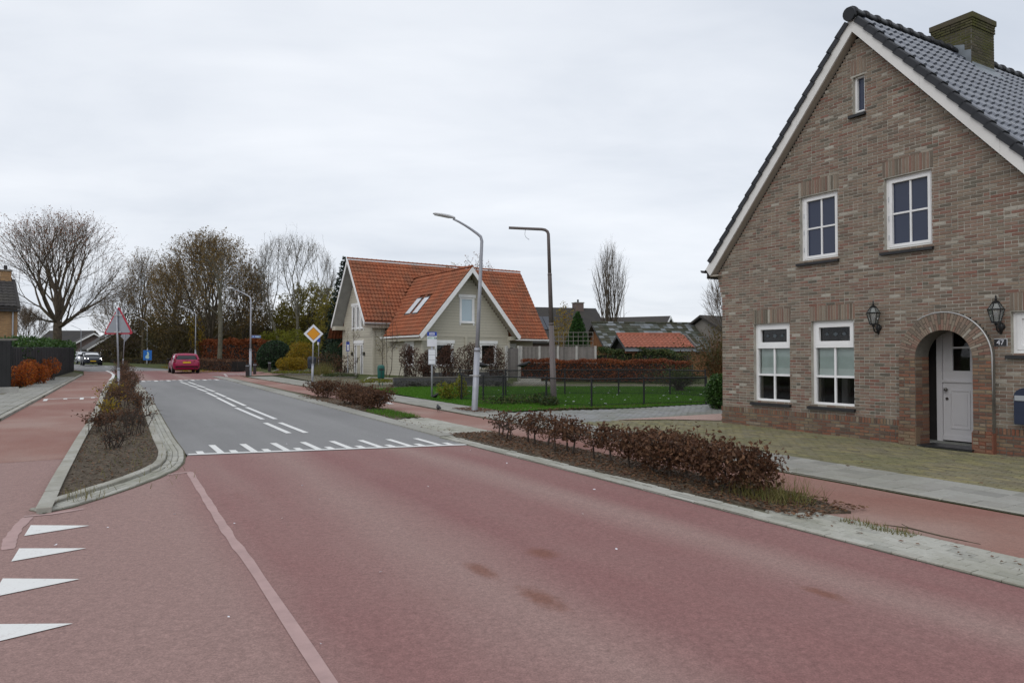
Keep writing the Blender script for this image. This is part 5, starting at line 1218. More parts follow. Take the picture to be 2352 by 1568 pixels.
# houses behind the lawn
pb_ = at(1300, 780, 72); hB = gabled('dark_roofed_house', 'dark-roofed house with chimney and solar panels behind the thuja', (pb_.x + .6, pb_.y, gz(72)), math.radians(18), 8.6, 9, 2.6, 6.1, 'far_brick_mauve', 'dark_roof', .4, None, chim=(2.6, 4.5, .95, 6.75, 'far_brick_mauve'))
ss = (6.1 - 2.6) / 4.5
for i in range(3):
    x = -4.2 + i * 1.05; m = MB(); m.hexa([(x, 1.2, 2.6 + ss * 1.2 + .2), (x + 1.0, 1.2, 2.6 + ss * 1.2 + .2), (x + 1.0, 3.0, 2.6 + ss * 3.0 + .2), (x, 3.0, 2.6 + ss * 3.0 + .2), (x, 1.17, 2.6 + ss * 1.2 + .25), (x + 1.0, 1.17, 2.6 + ss * 1.2 + .25), (x + 1.0, 2.97, 2.6 + ss * 3.0 + .25), (x, 2.97, 2.6 + ss * 3.0 + .25)]); m.build('solar_panel', M['solar'], hB)
pb_ = gx(1425, 80); hC = gabled('dark_roofed_house', 'dark-roofed house with a white gable verge right of the tall bare tree', pb_, math.radians(-30), 8.4, 7.5, 2.9, 5.4, 'far_wall', 'dark_roof', .4, 'white', wins=[('right', 3, 4.6, 2.6, 3.6)])
MB().tube([(-1.2, 4.2, 5.3), (-1.2, 4.2, 8.3)], .06, 6).build('vent_pipe', M['white'], hC)
pb_ = gx(1480, 46); hD = gabled('garden_shed', 'long garden shed with moss-patched grey tile roof behind the ivy', (pb_.x + .9, pb_.y, gz(46)), math.radians(10), 6.6, 5.6, 1.75, 3.35, 'timber', 'plinth', .35, None, cat_='shed', tiles=(tile_mesh('roof_tile', .33, .36, .012, .02, M['moss_tile'], 3, .02), .33, .36, 0, 'moss_tile'))
pb_ = gx(1515, 40); hE = gabled('carport', 'open timber carport with orange tiled roof beside the mossy shed', (pb_.x + .0, pb_.y, gz(40)), math.radians(6), 3.6, 3.2, 1.75, 2.42, 'dark_in', 'plinth', .25, None, cat_='carport', tiles=(tile_mesh('roof_tile', .25, .33, .04, .02, M['red_roof'], 5, .025), .25, .33, 0, 'red_roof'))  # walls are a solid dark block in place of the shaded open bay
MB().extr([(2.06, 1.6, 2.62), (2.06, -.3, 1.85), (2.06, -.3, 1.55), (2.06, 1.6, 2.30)], (.08, 0, 0)).build('verge_board', M['fence_wood'], hE)
MB().box(-2.05, 2.05, -.36, -.25, 1.60, 1.72).build('gutter', M['lead'], hE)
for x in (-1.6, -.2, 1.4): MB().box(x, x + .12, -.14, -.01, 0, 1.7).build('timber_post', M['timber'], hE)
MB().box(-2, 2, -.16, -.03, 1.5, 1.62).build('timber_beam', M['timber'], hE)
pb_ = gx(1800, 48); gabled('brown_roofed_house', 'brown-roofed building glimpsed beside the brick house corner', pb_, math.radians(35), 8, 7, 1.9, 3.9, 'far_wall', 'dark_roof', .3, None)

for x in (AX + HWG + .9, AX + HWG + 2.6): MB().box(x - .07, x + .07, -W2 - .05, -W2 + .09, GZ, ZE2 - .1).build('porch_post', M['white'], cream)
# ------------------------------------------------------------------ street lamps and signs
def lamp(name, label, base, h_post, arm, head_dir, lean=(0, 0), group=None, mat='galv', near=True, rise=.36):
    t = thing(name, label, 'street lamp', base, 0, group)
    d = Vector((head_dir[0], head_dir[1], 0)).normalized(); L = Vector((lean[0], lean[1], 0))
    k = 12 if near else 8
    def at_h(h): return L * h + Vector((0, 0, h))
    m = MB(); m.tube([at_h(-.1), at_h(.02), at_h(1.65)], [.085, .085, .078], k); m.build('lower_post', M[mat], t, True)
    m = MB(); m.tube([at_h(1.60), at_h(1.68), at_h(1.70)], [.082, .082, .06], k); m.build('post_collar', M[mat], t, True)
    m = MB(); top = at_h(h_post)
    pts = [at_h(1.68), at_h(h_post * .6), at_h(h_post - .12), top + d * .035 + Vector((0, 0, .0)), top + d * .14 + Vector((0, 0, .085))]
    pts += [top + d * (.14 + (arm - .14) * u) + Vector((0, 0, .085 + (arm - .14) * rise * u * (1.25 - .25 * u) * 1.0)) for u in (.25, .5, .75, 1)]
    m.tube(pts, [.058, .05, .043, .04, .037, .034, .031, .029, .028], k); m.build('upper_post', M[mat], t, True)
    e = pts[-1]; s = d.cross(Vector((0, 0, 1)))
    hd = MB(); rings = []
    for u, w, hh in ((-.06, .03, .03), (0, .05, .045), (.10, .10, .06), (.30, .115, .055), (.48, .095, .035), (.54, .05, .012)):
        c = e + d * u + Vector((0, 0, .03 + u * .16)); rings.append([c + s * (w * math.cos(q)) + Vector((0, 0, hh * max(math.sin(q), -.35))) for q in [2 * math.pi * j / 10 for j in range(10)]])
    hd.loft(rings); hd.build('lamp_head', M['galv_light'], t, True)
    g = MB(); c = e + d * .3 + Vector((0, 0, .052)); g.hexa([c - d * .2 - s * .07 + Vector((0, 0, -.035)), c + d * .2 - s * .07 + Vector((0, 0, .029)), c + d * .2 + s * .07 + Vector((0, 0, .029)), c - d * .2 + s * .07 + Vector((0, 0, -.035))] + [c - d * .2 - s * .07, c + d * .2 - s * .07 + Vector((0, 0, .05)), c + d * .2 + s * .07 + Vector((0, 0, .05)), c - d * .2 + s * .07])
    g.build('diffuser', M['sign_white'], t)
    return t
b1 = G(1090, 943, .035)
l1_ = lamp('street_lamp', 'grey leaning street lamp in the pavement before the lawn fence, largest of its kind', b1, 4.72, .80, (-1, -.25), (.042, 0), 'grey street lamps along the street', rise=.56)
m = MB(); m.tube([Vector((.042 * .95, 0, .93)), Vector((.042 * .98, 0, .97))], .098, 12); m.tube([(-.14, -.03, .955), (.16, -.03, .955)], .012, 6); m.build('fence_clamp', M['zinc'], l1_)
lamp('street_lamp', 'grey street lamp with the blue street name sign on its post', G(575, 862, .04), 5.0, 1.75, (-.86, .5), (.0, 0), 'grey street lamps along the street')
lamp('street_lamp', 'grey street lamp right behind the red hatchback', gx(449, 66), 5.0, 1.75, (-.86, .5), (0, 0), 'grey street lamps along the street', near=False)
lamp('street_lamp', 'grey street lamp above the blue square sign by the bend', gx(338, 88), 5.0, 1.8, (-.86, .5), (0, 0), 'grey street lamps along the street', near=False)
lamp('street_lamp', 'small distant street lamp seen right of the big bare trunk', gx(186, 105), 4.6, 1.6, (-.9, .3), (0, 0), 'grey street lamps along the street', near=False)
lamp('street_lamp', 'leaning distant street lamp half behind the triangular sign', gx(262, 100), 4.7, 1.9, (-.95, .2), (.05, 0), 'grey street lamps along the street', near=False)
bp = G(1272, 925, .03)
t = thing('lamp_post', 'brown steel lamp post with bare bent arm and no lamp head', 'lamp post', bp)
bl_ = -.031
def bph(h): return Vector((bl_ * h, 0, h))
MB().tube([bph(-.1), bph(.02), bph(2.45)], [.098, .098, .078], 14).build('lower_post', M['brown_pole'], t, True)
MB().tube([bph(2.42), bph(2.48), bph(2.5)], [.083, .083, .07], 14).build('post_collar', M['brown_pole'], t, True)
MB().tube([bph(2.45), bph(4.02), bph(4.05)], [.074, .064, .06], 14).build('middle_post', M['brown_pole'], t, True)
MB().tube([bph(3.98), bph(4.02), bph(4.05)], [.068, .068, .058], 14).build('post_collar', M['brown_pole'], t, True)
tp = bph(5.28); pts = [bph(4.02), bph(5.1), tp, tp + Vector((-.03, 0, .075)), tp + Vector((-.10, 0, .125)), tp + Vector((-.20, -.01, .145)), tp + Vector((-.75, -.03, .165)), tp + Vector((-1.24, -.05, .185))]
MB().tube(pts, [.056, .05, .048, .047, .046, .045, .043, .042], 12).build('bent_arm', M['brown_pole'], t, True)
MB().tube([tp + Vector((-.72, -.03, .12)), tp + Vector((-.74, -.03, -.02)), tp + Vector((-.71, -.03, -.10)), tp + Vector((-.64, -.03, -.16))], .006, 4).build('loose_wire', M['galv'], t)
MB().tube([tp + Vector((-.64, -.03, -.16)), tp + Vector((-.60, -.03, -.18))], .012, 4).build('wire_end', M['sign_white'], t)

def poly_plate(pts, th, y): return MB().extr([(x, y, z) for x, z in pts], (0, th, 0))
# warning triangle seen from behind
b = G(274, 911, .05)
t = thing('warning_sign', 'triangular red-edged road sign seen from behind on a leaning grey pole', 'road sign', b, math.radians(-8))
ln = -.045
MB().tube([(0, 0, -.1), (ln * .95, 0, .95)], .040, 12).build('lower_pole', M['galv'], t, True)
MB().tube([(ln * .93, 0, .93), (ln * 1.0, 0, 1.0)], .046, 12).build('pole_collar', M['galv'], t, True)
MB().tube([(ln * .95, 0, .95), (ln * 3.08, 0, 3.08)], .029, 12).build('upper_pole', M['galv'], t, True)
zc = 2.22; xo = ln * 2.5
def tri(s): return [(xo - s / 2, zc + (1.0 - s) * .3), (xo + s / 2, zc + (1.0 - s) * .3), (xo + (0.0), zc + (1.0 - s) * .3 + s * .866)]
def rtri(s, r):
    P = [Vector((x, z)) for x, z in tri(s)]; out = []
    for i in range(3):
        a, c, d = P[i - 1], P[i], P[(i + 1) % 3]
        for k in range(5):
            u = k / 4; p0 = c + (a - c).normalized() * r; p1 = c + (d - c).normalized() * r
            q = (p0 * (1 - u) + c * u) * (1 - u) + (c * (1 - u) + p1 * u) * u; out.append((q.x, q.y))
    return out
poly_plate(rtri(1.13, .10), .03, .055).build('red_rim', M['sign_red'], t)
poly_plate(rtri(.97, .08), .012, .043).build('sign_back', M['sign_grey'], t)
for z in (zc + .03, zc + .62):
    w = .13 if z < 2.5 else .16
    MB().box(xo - w, xo + w, .015, .043, z - .022, z + .022).tube([(xo, 0, z - .02), (xo, 0, z + .02)], .037, 10).build('clamp_rail', M['zinc'], t)
# priority sign seen from behind
b = gx(282, 51); t = thing('priority_sign', 'diamond road sign seen from behind below the warning triangle', 'road sign', b, math.radians(-12))
MB().tube([(0, 0, -.1), (.05, 0, 1.05)], .042, 10).build('lower_pole', M['galv'], t, True)
MB().tube([(.05, 0, 1.0), (.16, 0, 3.15)], .028, 10).build('upper_pole', M['galv'], t, True)
poly_plate([(.17, 2.28), (.57, 2.68), (.17, 3.08), (-.23, 2.68)], .02, .035).build('sign_back', M['sign_grey'], t)
MB().box(.0, .32, .01, .035, 2.46, 2.5).build('clamp_rail', M['zinc'], t)
# priority sign facing us
b = G(717, 881, .04); t = thing('priority_sign', 'white-edged orange diamond priority sign on a grey pole', 'road sign', b, math.radians(14))
h = at(719, 766.5, b.y).z - b.z
MB().tube([(0, .03, -.1), (.02, .03, .92)], .055, 12).build('lower_pole', M['galv'], t, True)
MB().tube([(.02, .03, .9), (.02, .03, .95)], .058, 12).build('pole_collar', M['galv'], t, True)
MB().tube([(.02, .03, .92), (.05, .03, h + .3)], .036, 12).build('upper_pole', M['galv'], t, True)
def dia(r): return [(.05, h - r), (.05 + r, h), (.05, h + r), (.05 - r, h)]
poly_plate(dia(.475), .012, -.02).build('sign_edge', M['sign_black'], t)
poly_plate(dia(.465), .006, -.026).build('white_border', M['sign_white'], t)
poly_plate(dia(.325), .004, -.030).build('black_line', M['sign_black'], t)
poly_plate(dia(.305), .004, -.034).build('orange_face', M['sign_yellow'], t)
# bus stop
b = G(992, 914, .03); t = thing('bus_stop_sign', 'bus stop pole with blue-headed sign and white timetable case', 'bus stop', b, math.radians(4))
MB().tube([(0, .03, -.1), (0, .03, 2.1)], .033, 12).build('pole', M['galv'], t, True)
MB().box(-.165, .165, -.012, .012, 1.77, 2.27).build('sign_panel', M['sign_white'], t)
MB().box(-.165, .165, -.016, -.0121, 2.13, 2.268).build('blue_header', M['sign_blue'], t)
MB().extr([(-.09, -.019, 2.165), (.09, -.019, 2.165), (.09, -.019, 2.225), (.075, -.019, 2.237), (-.09, -.019, 2.237)], (0, .003, 0)).build('bus_symbol', M['sign_white'], t)
MB().box(-.075, .075, -.0215, -.019, 2.195, 2.215).build('bus_window', M['sign_blue'], t)
lettering('Brandweerkazerne', .032, M['sign_black'], t, (0, -.0135, 2.108), (math.pi / 2, 0, 0))
MB().box(-.163, .163, -.0155, -.0121, 2.03, 2.085).build('line_band', M['sign_mint'], t)
lettering('266', .042, M['sign_green'], t, (-.115, -.0165, 2.056), (math.pi / 2, 0, 0)); lettering('267', .042, M['sign_green'], t, (-.035, -.0165, 2.056), (math.pi / 2, 0, 0))
MB().box(.085, .16, -.0175, -.0155, 2.032, 2.083).build('taxi_badge', M['sign_green'], t)
MB().box(.105, .120, -.0195, -.0175, 2.04, 2.075).box(.123, .145, -.0195, -.0175, 2.045, 2.06).build('phone_and_bus_symbol', M['sign_white'], t)
lettering('haltetaxiRRReis', .014, M['sign_blue'], t, (.118, -.0135, 2.018), (math.pi / 2, 0, 0))
tc = MB(); tc.box(-.13, .13, -.035, .0, 1.14, 1.68); tc.build('timetable_case', M['galv'], t, bevel=.006)
for z0, z1 in ((1.17, 1.30), (1.315, 1.47), (1.485, 1.65)): MB().box(-.11, .11, -.040, -.035, z0, z1).build('timetable_sheet', M['paper'], t)
# street name sign on the lamp
p = G(575, 862, .04); t = thing('street_name_sign', 'small blue street name sign with a pale edge on the lamp post', 'street sign', (p.x, p.y, p.z), math.radians(20))
MB().box(.05, .62, -.012, .0, 2.42, 2.58).build('plate_edge', M['sign_white'], t); MB().box(.06, .61, -.016, -.012, 2.43, 2.57).build('plate_face', M['sign_blue'], t)
MB().box(.03, .06, -.02, .02, 2.44, 2.56).build('bracket', M['zinc'], t)
MB().box(.11, .20, -.018, -.016, 2.475, 2.525).build('word_strip', M['sign_mint'], t); MB().box(.25, .55, -.018, -.016, 2.475, 2.525).build('word_strip', M['sign_mint'], t)
# blue information board at the bend
p = gx(339, 79); t = thing('information_sign', 'square blue board with a pale figure emblem at the bend', 'sign', p, math.radians(22))
MB().tube([(0, .03, -.1), (0, .03, 1.9)], .04, 8).build('pole', M['galv'], t, True)
MB().box(-.43, .43, -.015, .015, .55, 1.65).build('board', M['sign_lblue'], t)
em = MB(); em.extr([(-.12, -.02, .72), (.1, -.02, .70), (.2, -.02, .85), (.12, -.02, 1.0), (.16, -.02, 1.2), (.10, -.02, 1.42), (.0, -.02, 1.52), (-.06, -.02, 1.40), (-.02, -.02, 1.2), (-.18, -.02, 1.02), (-.22, -.02, .85)], (0, .004, 0)); em.build('emblem', M['sign_mint'], t)
p = gx(799, 49); t = thing('small_blue_sign', 'small blue and white sign at the left corner of the cream house', 'sign', p, math.radians(10))
MB().tube([(0, .03, -.1), (0, .03, 2.3)], .03, 8).build('pole', M['galv'], t); MB().box(-.11, .11, -.01, .01, 1.6, 2.25).build('board', M['sign_blue'], t); MB().box(-.07, .07, -.014, -.01, 1.65, 2.05).build('white_panel', M['sign_white'], t)
p = gx(732, 60); t = thing('small_blue_sign', 'small blue and white sign behind the orange diamond sign', 'sign', p, math.radians(10))
MB().tube([(0, .03, -.1), (0, .03, 3.2)], .03, 8).build('pole', M['galv'], t); MB().box(-.12, .12, -.01, .01, 2.35, 2.95).build('board', M['sign_blue'], t); MB().box(-.12, .02, -.014, -.01, 2.1, 2.34).build('white_panel', M['sign_white'], t)
p = gx(333, 92); t = thing('marker_post', 'small white marker post in the grass near the bend', 'post', p); MB().box(-.09, .09, -.05, .05, 0, 1.3).build('post', M['sign_white'], t)
# bollards and bins
for i, (px, py, lab) in enumerate(((568, 862.5, 'dark bollard directly left of the lamp with the street name'), (585, 858.5, 'dark bollard just right of the lamp with the street name'), (619, 852, 'dark bollard in front of the clipped holly dome'))):
    p = G(px, py, .03); t = thing('bollard', lab, 'bollard', p, .4, 'dark bollards at the street corner')
    MB().box(-.10, .10, -.10, .10, -.05, .72).build('post', M['bollard'], t, bevel=.015); MB().box(-.103, .103, -.103, .103, .60, .66).build('band', M['sign_grey'], t); MB().extr([(-.10, -.10, .72), (.10, -.10, .72), (.10, .10, .72), (-.10, .10, .72)], (0, 0, .02)).build('cap', M['bollard'], t)
def bin_(px, py, mat, label, h, w):
    p = G(px, py); t = thing('litter_bin', label, 'litter bin', p, .3)
    for x in (-w * .22, w * .22): MB().tube([(x, 0, -.05), (x, 0, h * .45)], .022, 6).build('leg', M[mat], t)
    b = MB(); rr = [[(math.copysign(abs(math.cos(q)) ** .6, math.cos(q)) * w / 2 * s, math.copysign(abs(math.sin(q)) ** .6, math.sin(q)) * w / 2.4 * s, z) for q in [2 * math.pi * k / 16 for k in range(16)]] for z, s in ((h * .36, .86), (h * .42, .93), (h * .86, 1.0), (h * .95, .92), (h, .55))]
    b.loft(rr); b.build('body', M[mat], t, True)
    MB().box(-w * .3, w * .3, -w / 2.4 - .012, -w / 2.4 + .02, h * .74, h * .82).build('opening', M['sign_black'], t); MB().box(-w * .02, w * .02, -w / 2.4 - .014, -w / 2.4 + .02, h * .42, h * .72).build('seam', M['sign_black'], t)
bin_(875, 886, 'bin_green', 'green plastic litter bin on thin legs near the cream house', .98, .35)
bin_(716, 862, 'bin_dark', 'dark blue litter bin behind the priority sign pole', 1.25, .55)

# ------------------------------------------------------------------ cars
def car(name, label, pos, heading, paint, L=4.4, Wd=1.8, Hh=1.40, lights=False):
    """local +y is forward"""
    t = thing(name, label, 'car', pos, heading)
    w = Wd / 2
    def ring(y, hw, zb, zt, tuck=.86): 
        return [(x * hw, y, zb + (zt - zb) * u) for x, u in ((.55, 0), (tuck, .02), (.97, .22), (1.0, .48), (.985, .72), (.94, .92), (.80, 1.0), (0, 1.02), (-.80, 1.0), (-.94, .92), (-.985, .72), (-1.0, .48), (-.97, .22), (-tuck, .02), (-.55, 0))]
    H = L / 2
    st = [(-H, .78, .40, .82), (-H + .06, .90, .30, .95), (-H + .25, .97, .24, 1.00), (-H + .8, 1.0, .22, .98), (-.3, 1.0, .20, .95), (.8, 1.0, .20, .93), (1.3, .99, .22, .90), (H - .45, .95, .22, .80), (H - .12, .86, .26, .68), (H, .70, .34, .58)]
    m = MB(); m.loft([ring(y, w * a, b, c) for y, a, b, c in st]); body = m.build('body', M[paint], t, True)
    def cab(y, hw, z0, z1, k=.80): return [(hw, y, z0), (hw * (k + .10), y, z0 + (z1 - z0) * .6), (hw * k, y, z0 + (z1 - z0) * .93), (hw * k * .80, y, z1), (0, y, z1 + .02), (-hw * k * .80, y, z1), (-hw * k, y, z0 + (z1 - z0) * .93), (-hw * (k + .10), y, z0 + (z1 - z0) * .6), (-hw, y, z0)]
    cs = [(-H + .16, .84, .93, .96), (-H + .42, .86, .93, 1.28), (-H + .72, .88, .94, Hh - .05), (-.55, .90, .93, Hh - .01), (.15, .90, .92, Hh - .02), (.55, .88, .92, Hh - .13), (1.25, .82, .90, .93)]
    m = MB(); m.loft([cab(y, w * a, b, c) for y, a, b, c in cs]); m.build('cabin_glass', M['car_glass'], t, True)
    m = MB(); rf = [(-H + .34, .862, 1.24), (-H + .50, .868, 1.385), (-H + .72, .88, Hh - .04), (-.55, .90, Hh), (.15, .90, Hh - .01), (.45, .885, Hh - .09)]
    def rr(y, a, z): hw = w * a; return [(hw * .835, y, z - .075), (hw * .80, y, z - .02), (hw * .64, y, z + .012), (0, y, z + .03), (-hw * .64, y, z + .012), (-hw * .80, y, z - .02), (-hw * .835, y, z - .075)]
    m.loft([rr(*r) for r in rf], closed=True); m.build('roof', M[paint], t, True)
    for sx in (-1, 1):
        for pts, r in (([(sx * w * .86, -H + .13, .95), (sx * w * .75, -H + .42, 1.27), (sx * w * .70, -H + .6, Hh - .07)], [.075, .07, .06]), ([(sx * w * .80, 1.22, .93), (sx * w * .70, .55, Hh - .12)], .035), ([(sx * w * .90, -.1, .93), (sx * w * .75, -.12, Hh - .06)], .035)):
            MB().tube(pts, r, 6).build('pillar', M[paint], t)
    for sx, nm in ((-1, 'L'), (1, 'R')):
        for y, in ((-H + .85,), (H - .85,)):
            tt = MB(); x0, x1 = sorted((sx * (w - .20), sx * (w - .0)))
            tt.tube([(x0, y, .31), (x0 + .02, y, .31), (x1 - .02, y, .31), (x1, y, .31)], [.29, .315, .315, .29], 20); tw = tt.build('tyre', M['tyre'], t)
            rm = MB(); xo = x1 if sx > 0 else x0; rm.tube([(xo - sx * .01, y, .31), (xo + sx * .008, y, .31)], [.21, .19], 12); rm.build('rim', M['rim'], tw)
        mr = MB(); mr.loft([[(sx * (w + dx), .62 + dy, .98 + dz) for dy, dz in ((-.05 * s, -.07 * s), (.06 * s, -.06 * s), (.05 * s, .07 * s), (-.05 * s, .07 * s))] for dx, s in ((-.1, .4), (.02, .9), (.13, 1.0), (.17, .6))]); mr.build('wing_mirror', M['car_black'], t, True)
        MB().box(sx * w * .9 - .1, sx * w * .9 + .1, -.75, -.55, .79, .82).build('door_handle', M[paint], t)
    y = -H
    MB().hexa([(-w * .70, y + .03, .36), (w * .70, y + .03, .36), (w * .80, y + .4, .30), (-w * .80, y + .4, .30), (-w * .84, y - .035, .50), (w * .84, y - .035, .50), (w * .93, y + .4, .48), (-w * .93, y + .4, .48)]).build('lower_bumper', M['car_black'], t, bevel=.02)
    MB().hexa([(-w * .80, y - .045, .52), (w * .80, y - .045, .52), (w * .95, y + .25, .50), (-w * .95, y + .25, .50), (-w * .80, y - .045, .68), (w * .80, y - .045, .68), (w * .95, y + .25, .70), (-w * .95, y + .25, .70)]).build('rear_bumper', M[paint], t, bevel=.03)
    MB().box(-.26, .26, y - .06, y - .045, .72, .83).build('number_plate', M['plate'], t)
    for sx in (-1, 1):
        a, b = sorted((sx * w * .48, sx * w * .93))
        MB().hexa([(a, y - .015, .80), (b, y + .07, .78), (b, y + .3, .80), (a, y + .2, .80), (a, y + .005, .90), (b, y + .09, .94), (b, y + .3, .94), (a, y + .2, .90)]).build('tail_light', M['tail'], t, bevel=.02)
        a, b = sorted((sx * w * .42, sx * w * .86)); f = H
        MB().hexa([(a, f - .13, .56), (b, f - .36, .58), (b, f - .5, .58), (a, f - .3, .56), (a, f - .13, .70), (b, f - .36, .76), (b, f - .55, .76), (a, f - .35, .70)]).build('headlight', M['headlamp' if lights else 'sign_white'], t, bevel=.015)
    rwv = [(-w * .70, -H + .155, .965), (w * .70, -H + .155, .965), (w * .62, -H + .36, 1.24), (-w * .62, -H + .36, 1.24)]
    MB().extr([Vector(p) + Vector((0, -.028, .02)) for p in rwv], (0, .02, -.01)).build('rear_window', M['car_glass'], t)
    MB().tube([(-.3, -H + .12, 1.0), (.12, -H + .14, 1.02)], .012, 5).build('wiper', M['car_black'], t)
    MB().lathe([(.0, -.01), (.06, 0), (0, .01)], 10, (0, y - .03, .92)).build('badge', M['steel'], t)
    f = H; MB().hexa([(-w * .5, f - .05, .36), (w * .5, f - .05, .36), (w * .5, f - .2, .36), (-w * .5, f - .2, .36), (-w * .38, f - .0, .54), (w * .38, f - .0, .54), (w * .38, f - .2, .54), (-w * .38, f - .2, .54)]).build('grille', M['car_black'], t, bevel=.01)
    MB().box(-.26, .26, f - .01, f + .02, .40, .50).build('number_plate', M['plate'], t)
    MB().tube([(.5, y + .02, .33), (.5, y + .2, .33)], .035, 8).build('exhaust', M['car_black'], t)
    return t
p2 = gx(422, 52.2)
car('hatchback_car', 'magenta-red hatchback driving away on the red junction table', (p2.x, p2.y, gz(p2.y) + .01), RA, 'car_red')
p2 = gx(210, 76); p2.z = at(210, 839.2, 76).z
car('hatchback_car', 'dark blue-grey hatchback coming towards us with lit headlights', (p2.x, p2.y, gz(p2.y) + .06), math.pi + math.radians(35), 'car_dark', lights=True)
p2 = gx(190, 84); car('hatchback_car', 'silver car half hidden behind the dark oncoming hatchback', (p2.x, p2.y, gz(p2.y) + .06), math.pi + math.radians(42), 'car_silver', lights=True)

# ------------------------------------------------------------------ fences
def mesh_fence(name, label, pts, heights, hz=.80, gate=False, wire=True):
    P = [Vector(p) for p in pts]; o = P[0].copy(); t = thing(name, label, 'fence', o)
    for i, p in enumerate(P):
        q = p - o; MB().tube([q + Vector((0, 0, -.1)), q + Vector((0, 0, hz + .03))], .028 if wire else .03, 8).build('post', M['black'], t)
        MB().lathe([(.032, 0), (.032, .02), (.0, .035)], 8, (q.x, q.y, q.z + hz + .03)).build('post_cap', M['black'], t)
    for i in range(len(P) - 1):
        a, b = P[i] - o, P[i + 1] - o
        MB().tube([a + Vector((0, 0, hz)), b + Vector((0, 0, hz))], .019, 8).build('top_rail', M['black'], t)
        MB().tube([a + Vector((0, 0, .06)), b + Vector((0, 0, .06))], .007, 4).build('tension_wire', M['black'], t)
        if wire:
            Lg = (b - a).length; n = int((Lg + hz) / .062); A, B = [], []; d = (b - a) / Lg
            for k in range(n):
                for sg in (1, -1):
                    s = k * .062; s0, z0, s1, z1 = s, .06, s - (hz - .06), hz
                    if s0 > Lg: z0 += (s0 - Lg); s0 = Lg
                    if s1 < 0: z1 -= -s1; s1 = 0
                    if z1 <= z0: continue
                    if sg < 0: s0, s1 = Lg - s0, Lg - s1
                    A.append(a + d * s0 + Vector((0, 0, z0))); B.append(a + d * s1 + Vector((0, 0, z1)))
            V, T = edge_tubes([tuple(x) for x in A], [tuple(x) for x in B], .003, .003, 3)
            link('wire_mesh', npmesh('wire_mesh', V, T, M['black']), t)['kind'] = 'stuff'
    return t
mesh_fence('mesh_fence', 'low black mesh fence along the street side of the lawn', [G(1060, 918.4, .03), G(1110, 920.5, .03), G(1155.7, 922.5, .03), G(1254.9, 928.9, .03), G(1358.8, 934.8, .03), G(1479, 930.4, .03), G(1622, 927, .03)], None)
bf = [G(1056, 909, .03), G(1161.4, 910.2, .03), G(1297.4, 907, .03), G(1421, 907, .03), G(1538.9, 907, .03), G(1620, 913, .03)]
mesh_fence('mesh_fence', 'low black mesh fence on the far side of the lawn strip', bf, None, hz=.92)
# board fence behind the beech hedge, with its gate
def board_fence(a, b, label, h=1.84):
    a = Vector(a); b = Vector(b); L = (b - a).length; rz = math.atan2(b.y - a.y, b.x - a.x); t = thing('board_fence', label, 'fence', a, rz)
    npost = 4; 
    for i in range(npost + 1):
        x = L * i / npost; MB().box(x - .06, x + .06, -.075, .045, -.1, h + .06).build('post', M['fence_post'], t)
    x = .08; i = 0; rnd = random.Random(3)
    while x < L - .1:
        y0 = -.02 if i % 2 else .0; MB().box(x, x + .135, y0 - .012, y0 + .008, .12, h - rnd.uniform(.0, .02)).build('fence_board', M['fence_wood'], t); x += .118; i += 1
    for z in (.4, 1.0, 1.6): MB().box(.06, L - .06, .01, .04, z, z + .07).build('rail', M['fence_wood'], t)
    MB().box(0, L, -.03, .02, .0, .11).build('gravel_board', M['fence_post'], t); MB().box(0, L, -.05, .045, h, h + .04).build('capping', M['fence_wood'], t)
    return t
fa, fb = gx(1198, 41.5), gx(1368, 40.5)
board_fence(fa, fb, 'weathered grey board fence behind the red-brown beech hedge')
g0, g1 = gx(1163, 40.0), gx(1192, 40.8); L = (g1 - g0).length; rz = math.atan2(g1.y - g0.y, g1.x - g0.x)
t = thing('garden_gate', 'narrow grey board garden gate between pale posts', 'gate', g0, rz)
for x in (0, L): MB().box(x - .07, x + .07, -.07, .07, -.1, 1.92).build('post', M['fence_post'], t)
for i in range(7): MB().box(.09 + i * (L - .18) / 7, .08 + (i + 1) * (L - .18) / 7, -.02, .0, .1, 1.78).build('gate_board', M['fence_wood'], t)
for z in (.4, 1.4): MB().box(.09, L - .09, .0, .03, z, z + .08).build('gate_rail', M['fence_wood'], t)
# trellis
ta, tb_ = gx(1272, 42.3), gx(1362, 42.0); L = (tb_ - ta).length
t = thing('trellis', 'thin square-grid garden trellis rising above the board fence', 'trellis', ta, math.atan2(tb_.y - ta.y, tb_.x - ta.x))
for i in range(9): MB().box(i * L / 8 - .015, i * L / 8 + .015, -.01, .01, 0, 2.75).build('upright', M['fence_wood'], t)
for z in (1.95, 2.2, 2.45, 2.7): MB().box(-.02, L + .02, -.025, -.01, z, z + .03).build('crossbar', M['fence_wood'], t)
# low grey garden wall in front of the cream house, with steps
wa, wb = G(905, 889), G(1163, 884); L = (wb - wa).length; rz = math.atan2(wb.y - wa.y, wb.x - wa.x)
t = thing('garden_wall', 'low dark grey rendered garden wall in front of the cream house', 'wall', wa, rz)
MB().box(0, L, 0, .2, -.2, .40).build('wall_body', M['plinth'], t); MB().box(-.02, L + .02, -.02, .22, .40, .44).build('coping', M['mortar_dark'], t)
sp_ = G(1225, 882); t = thing('garden_steps', 'two low concrete steps beside the garden gate', 'steps', sp_, rz)
MB().box(-.9, .9, 0, .4, -.1, .12).build('step', M['kerb'], t); MB().box(-.5, .6, .4, .8, -.1, .26).build('step', M['kerb'], t)
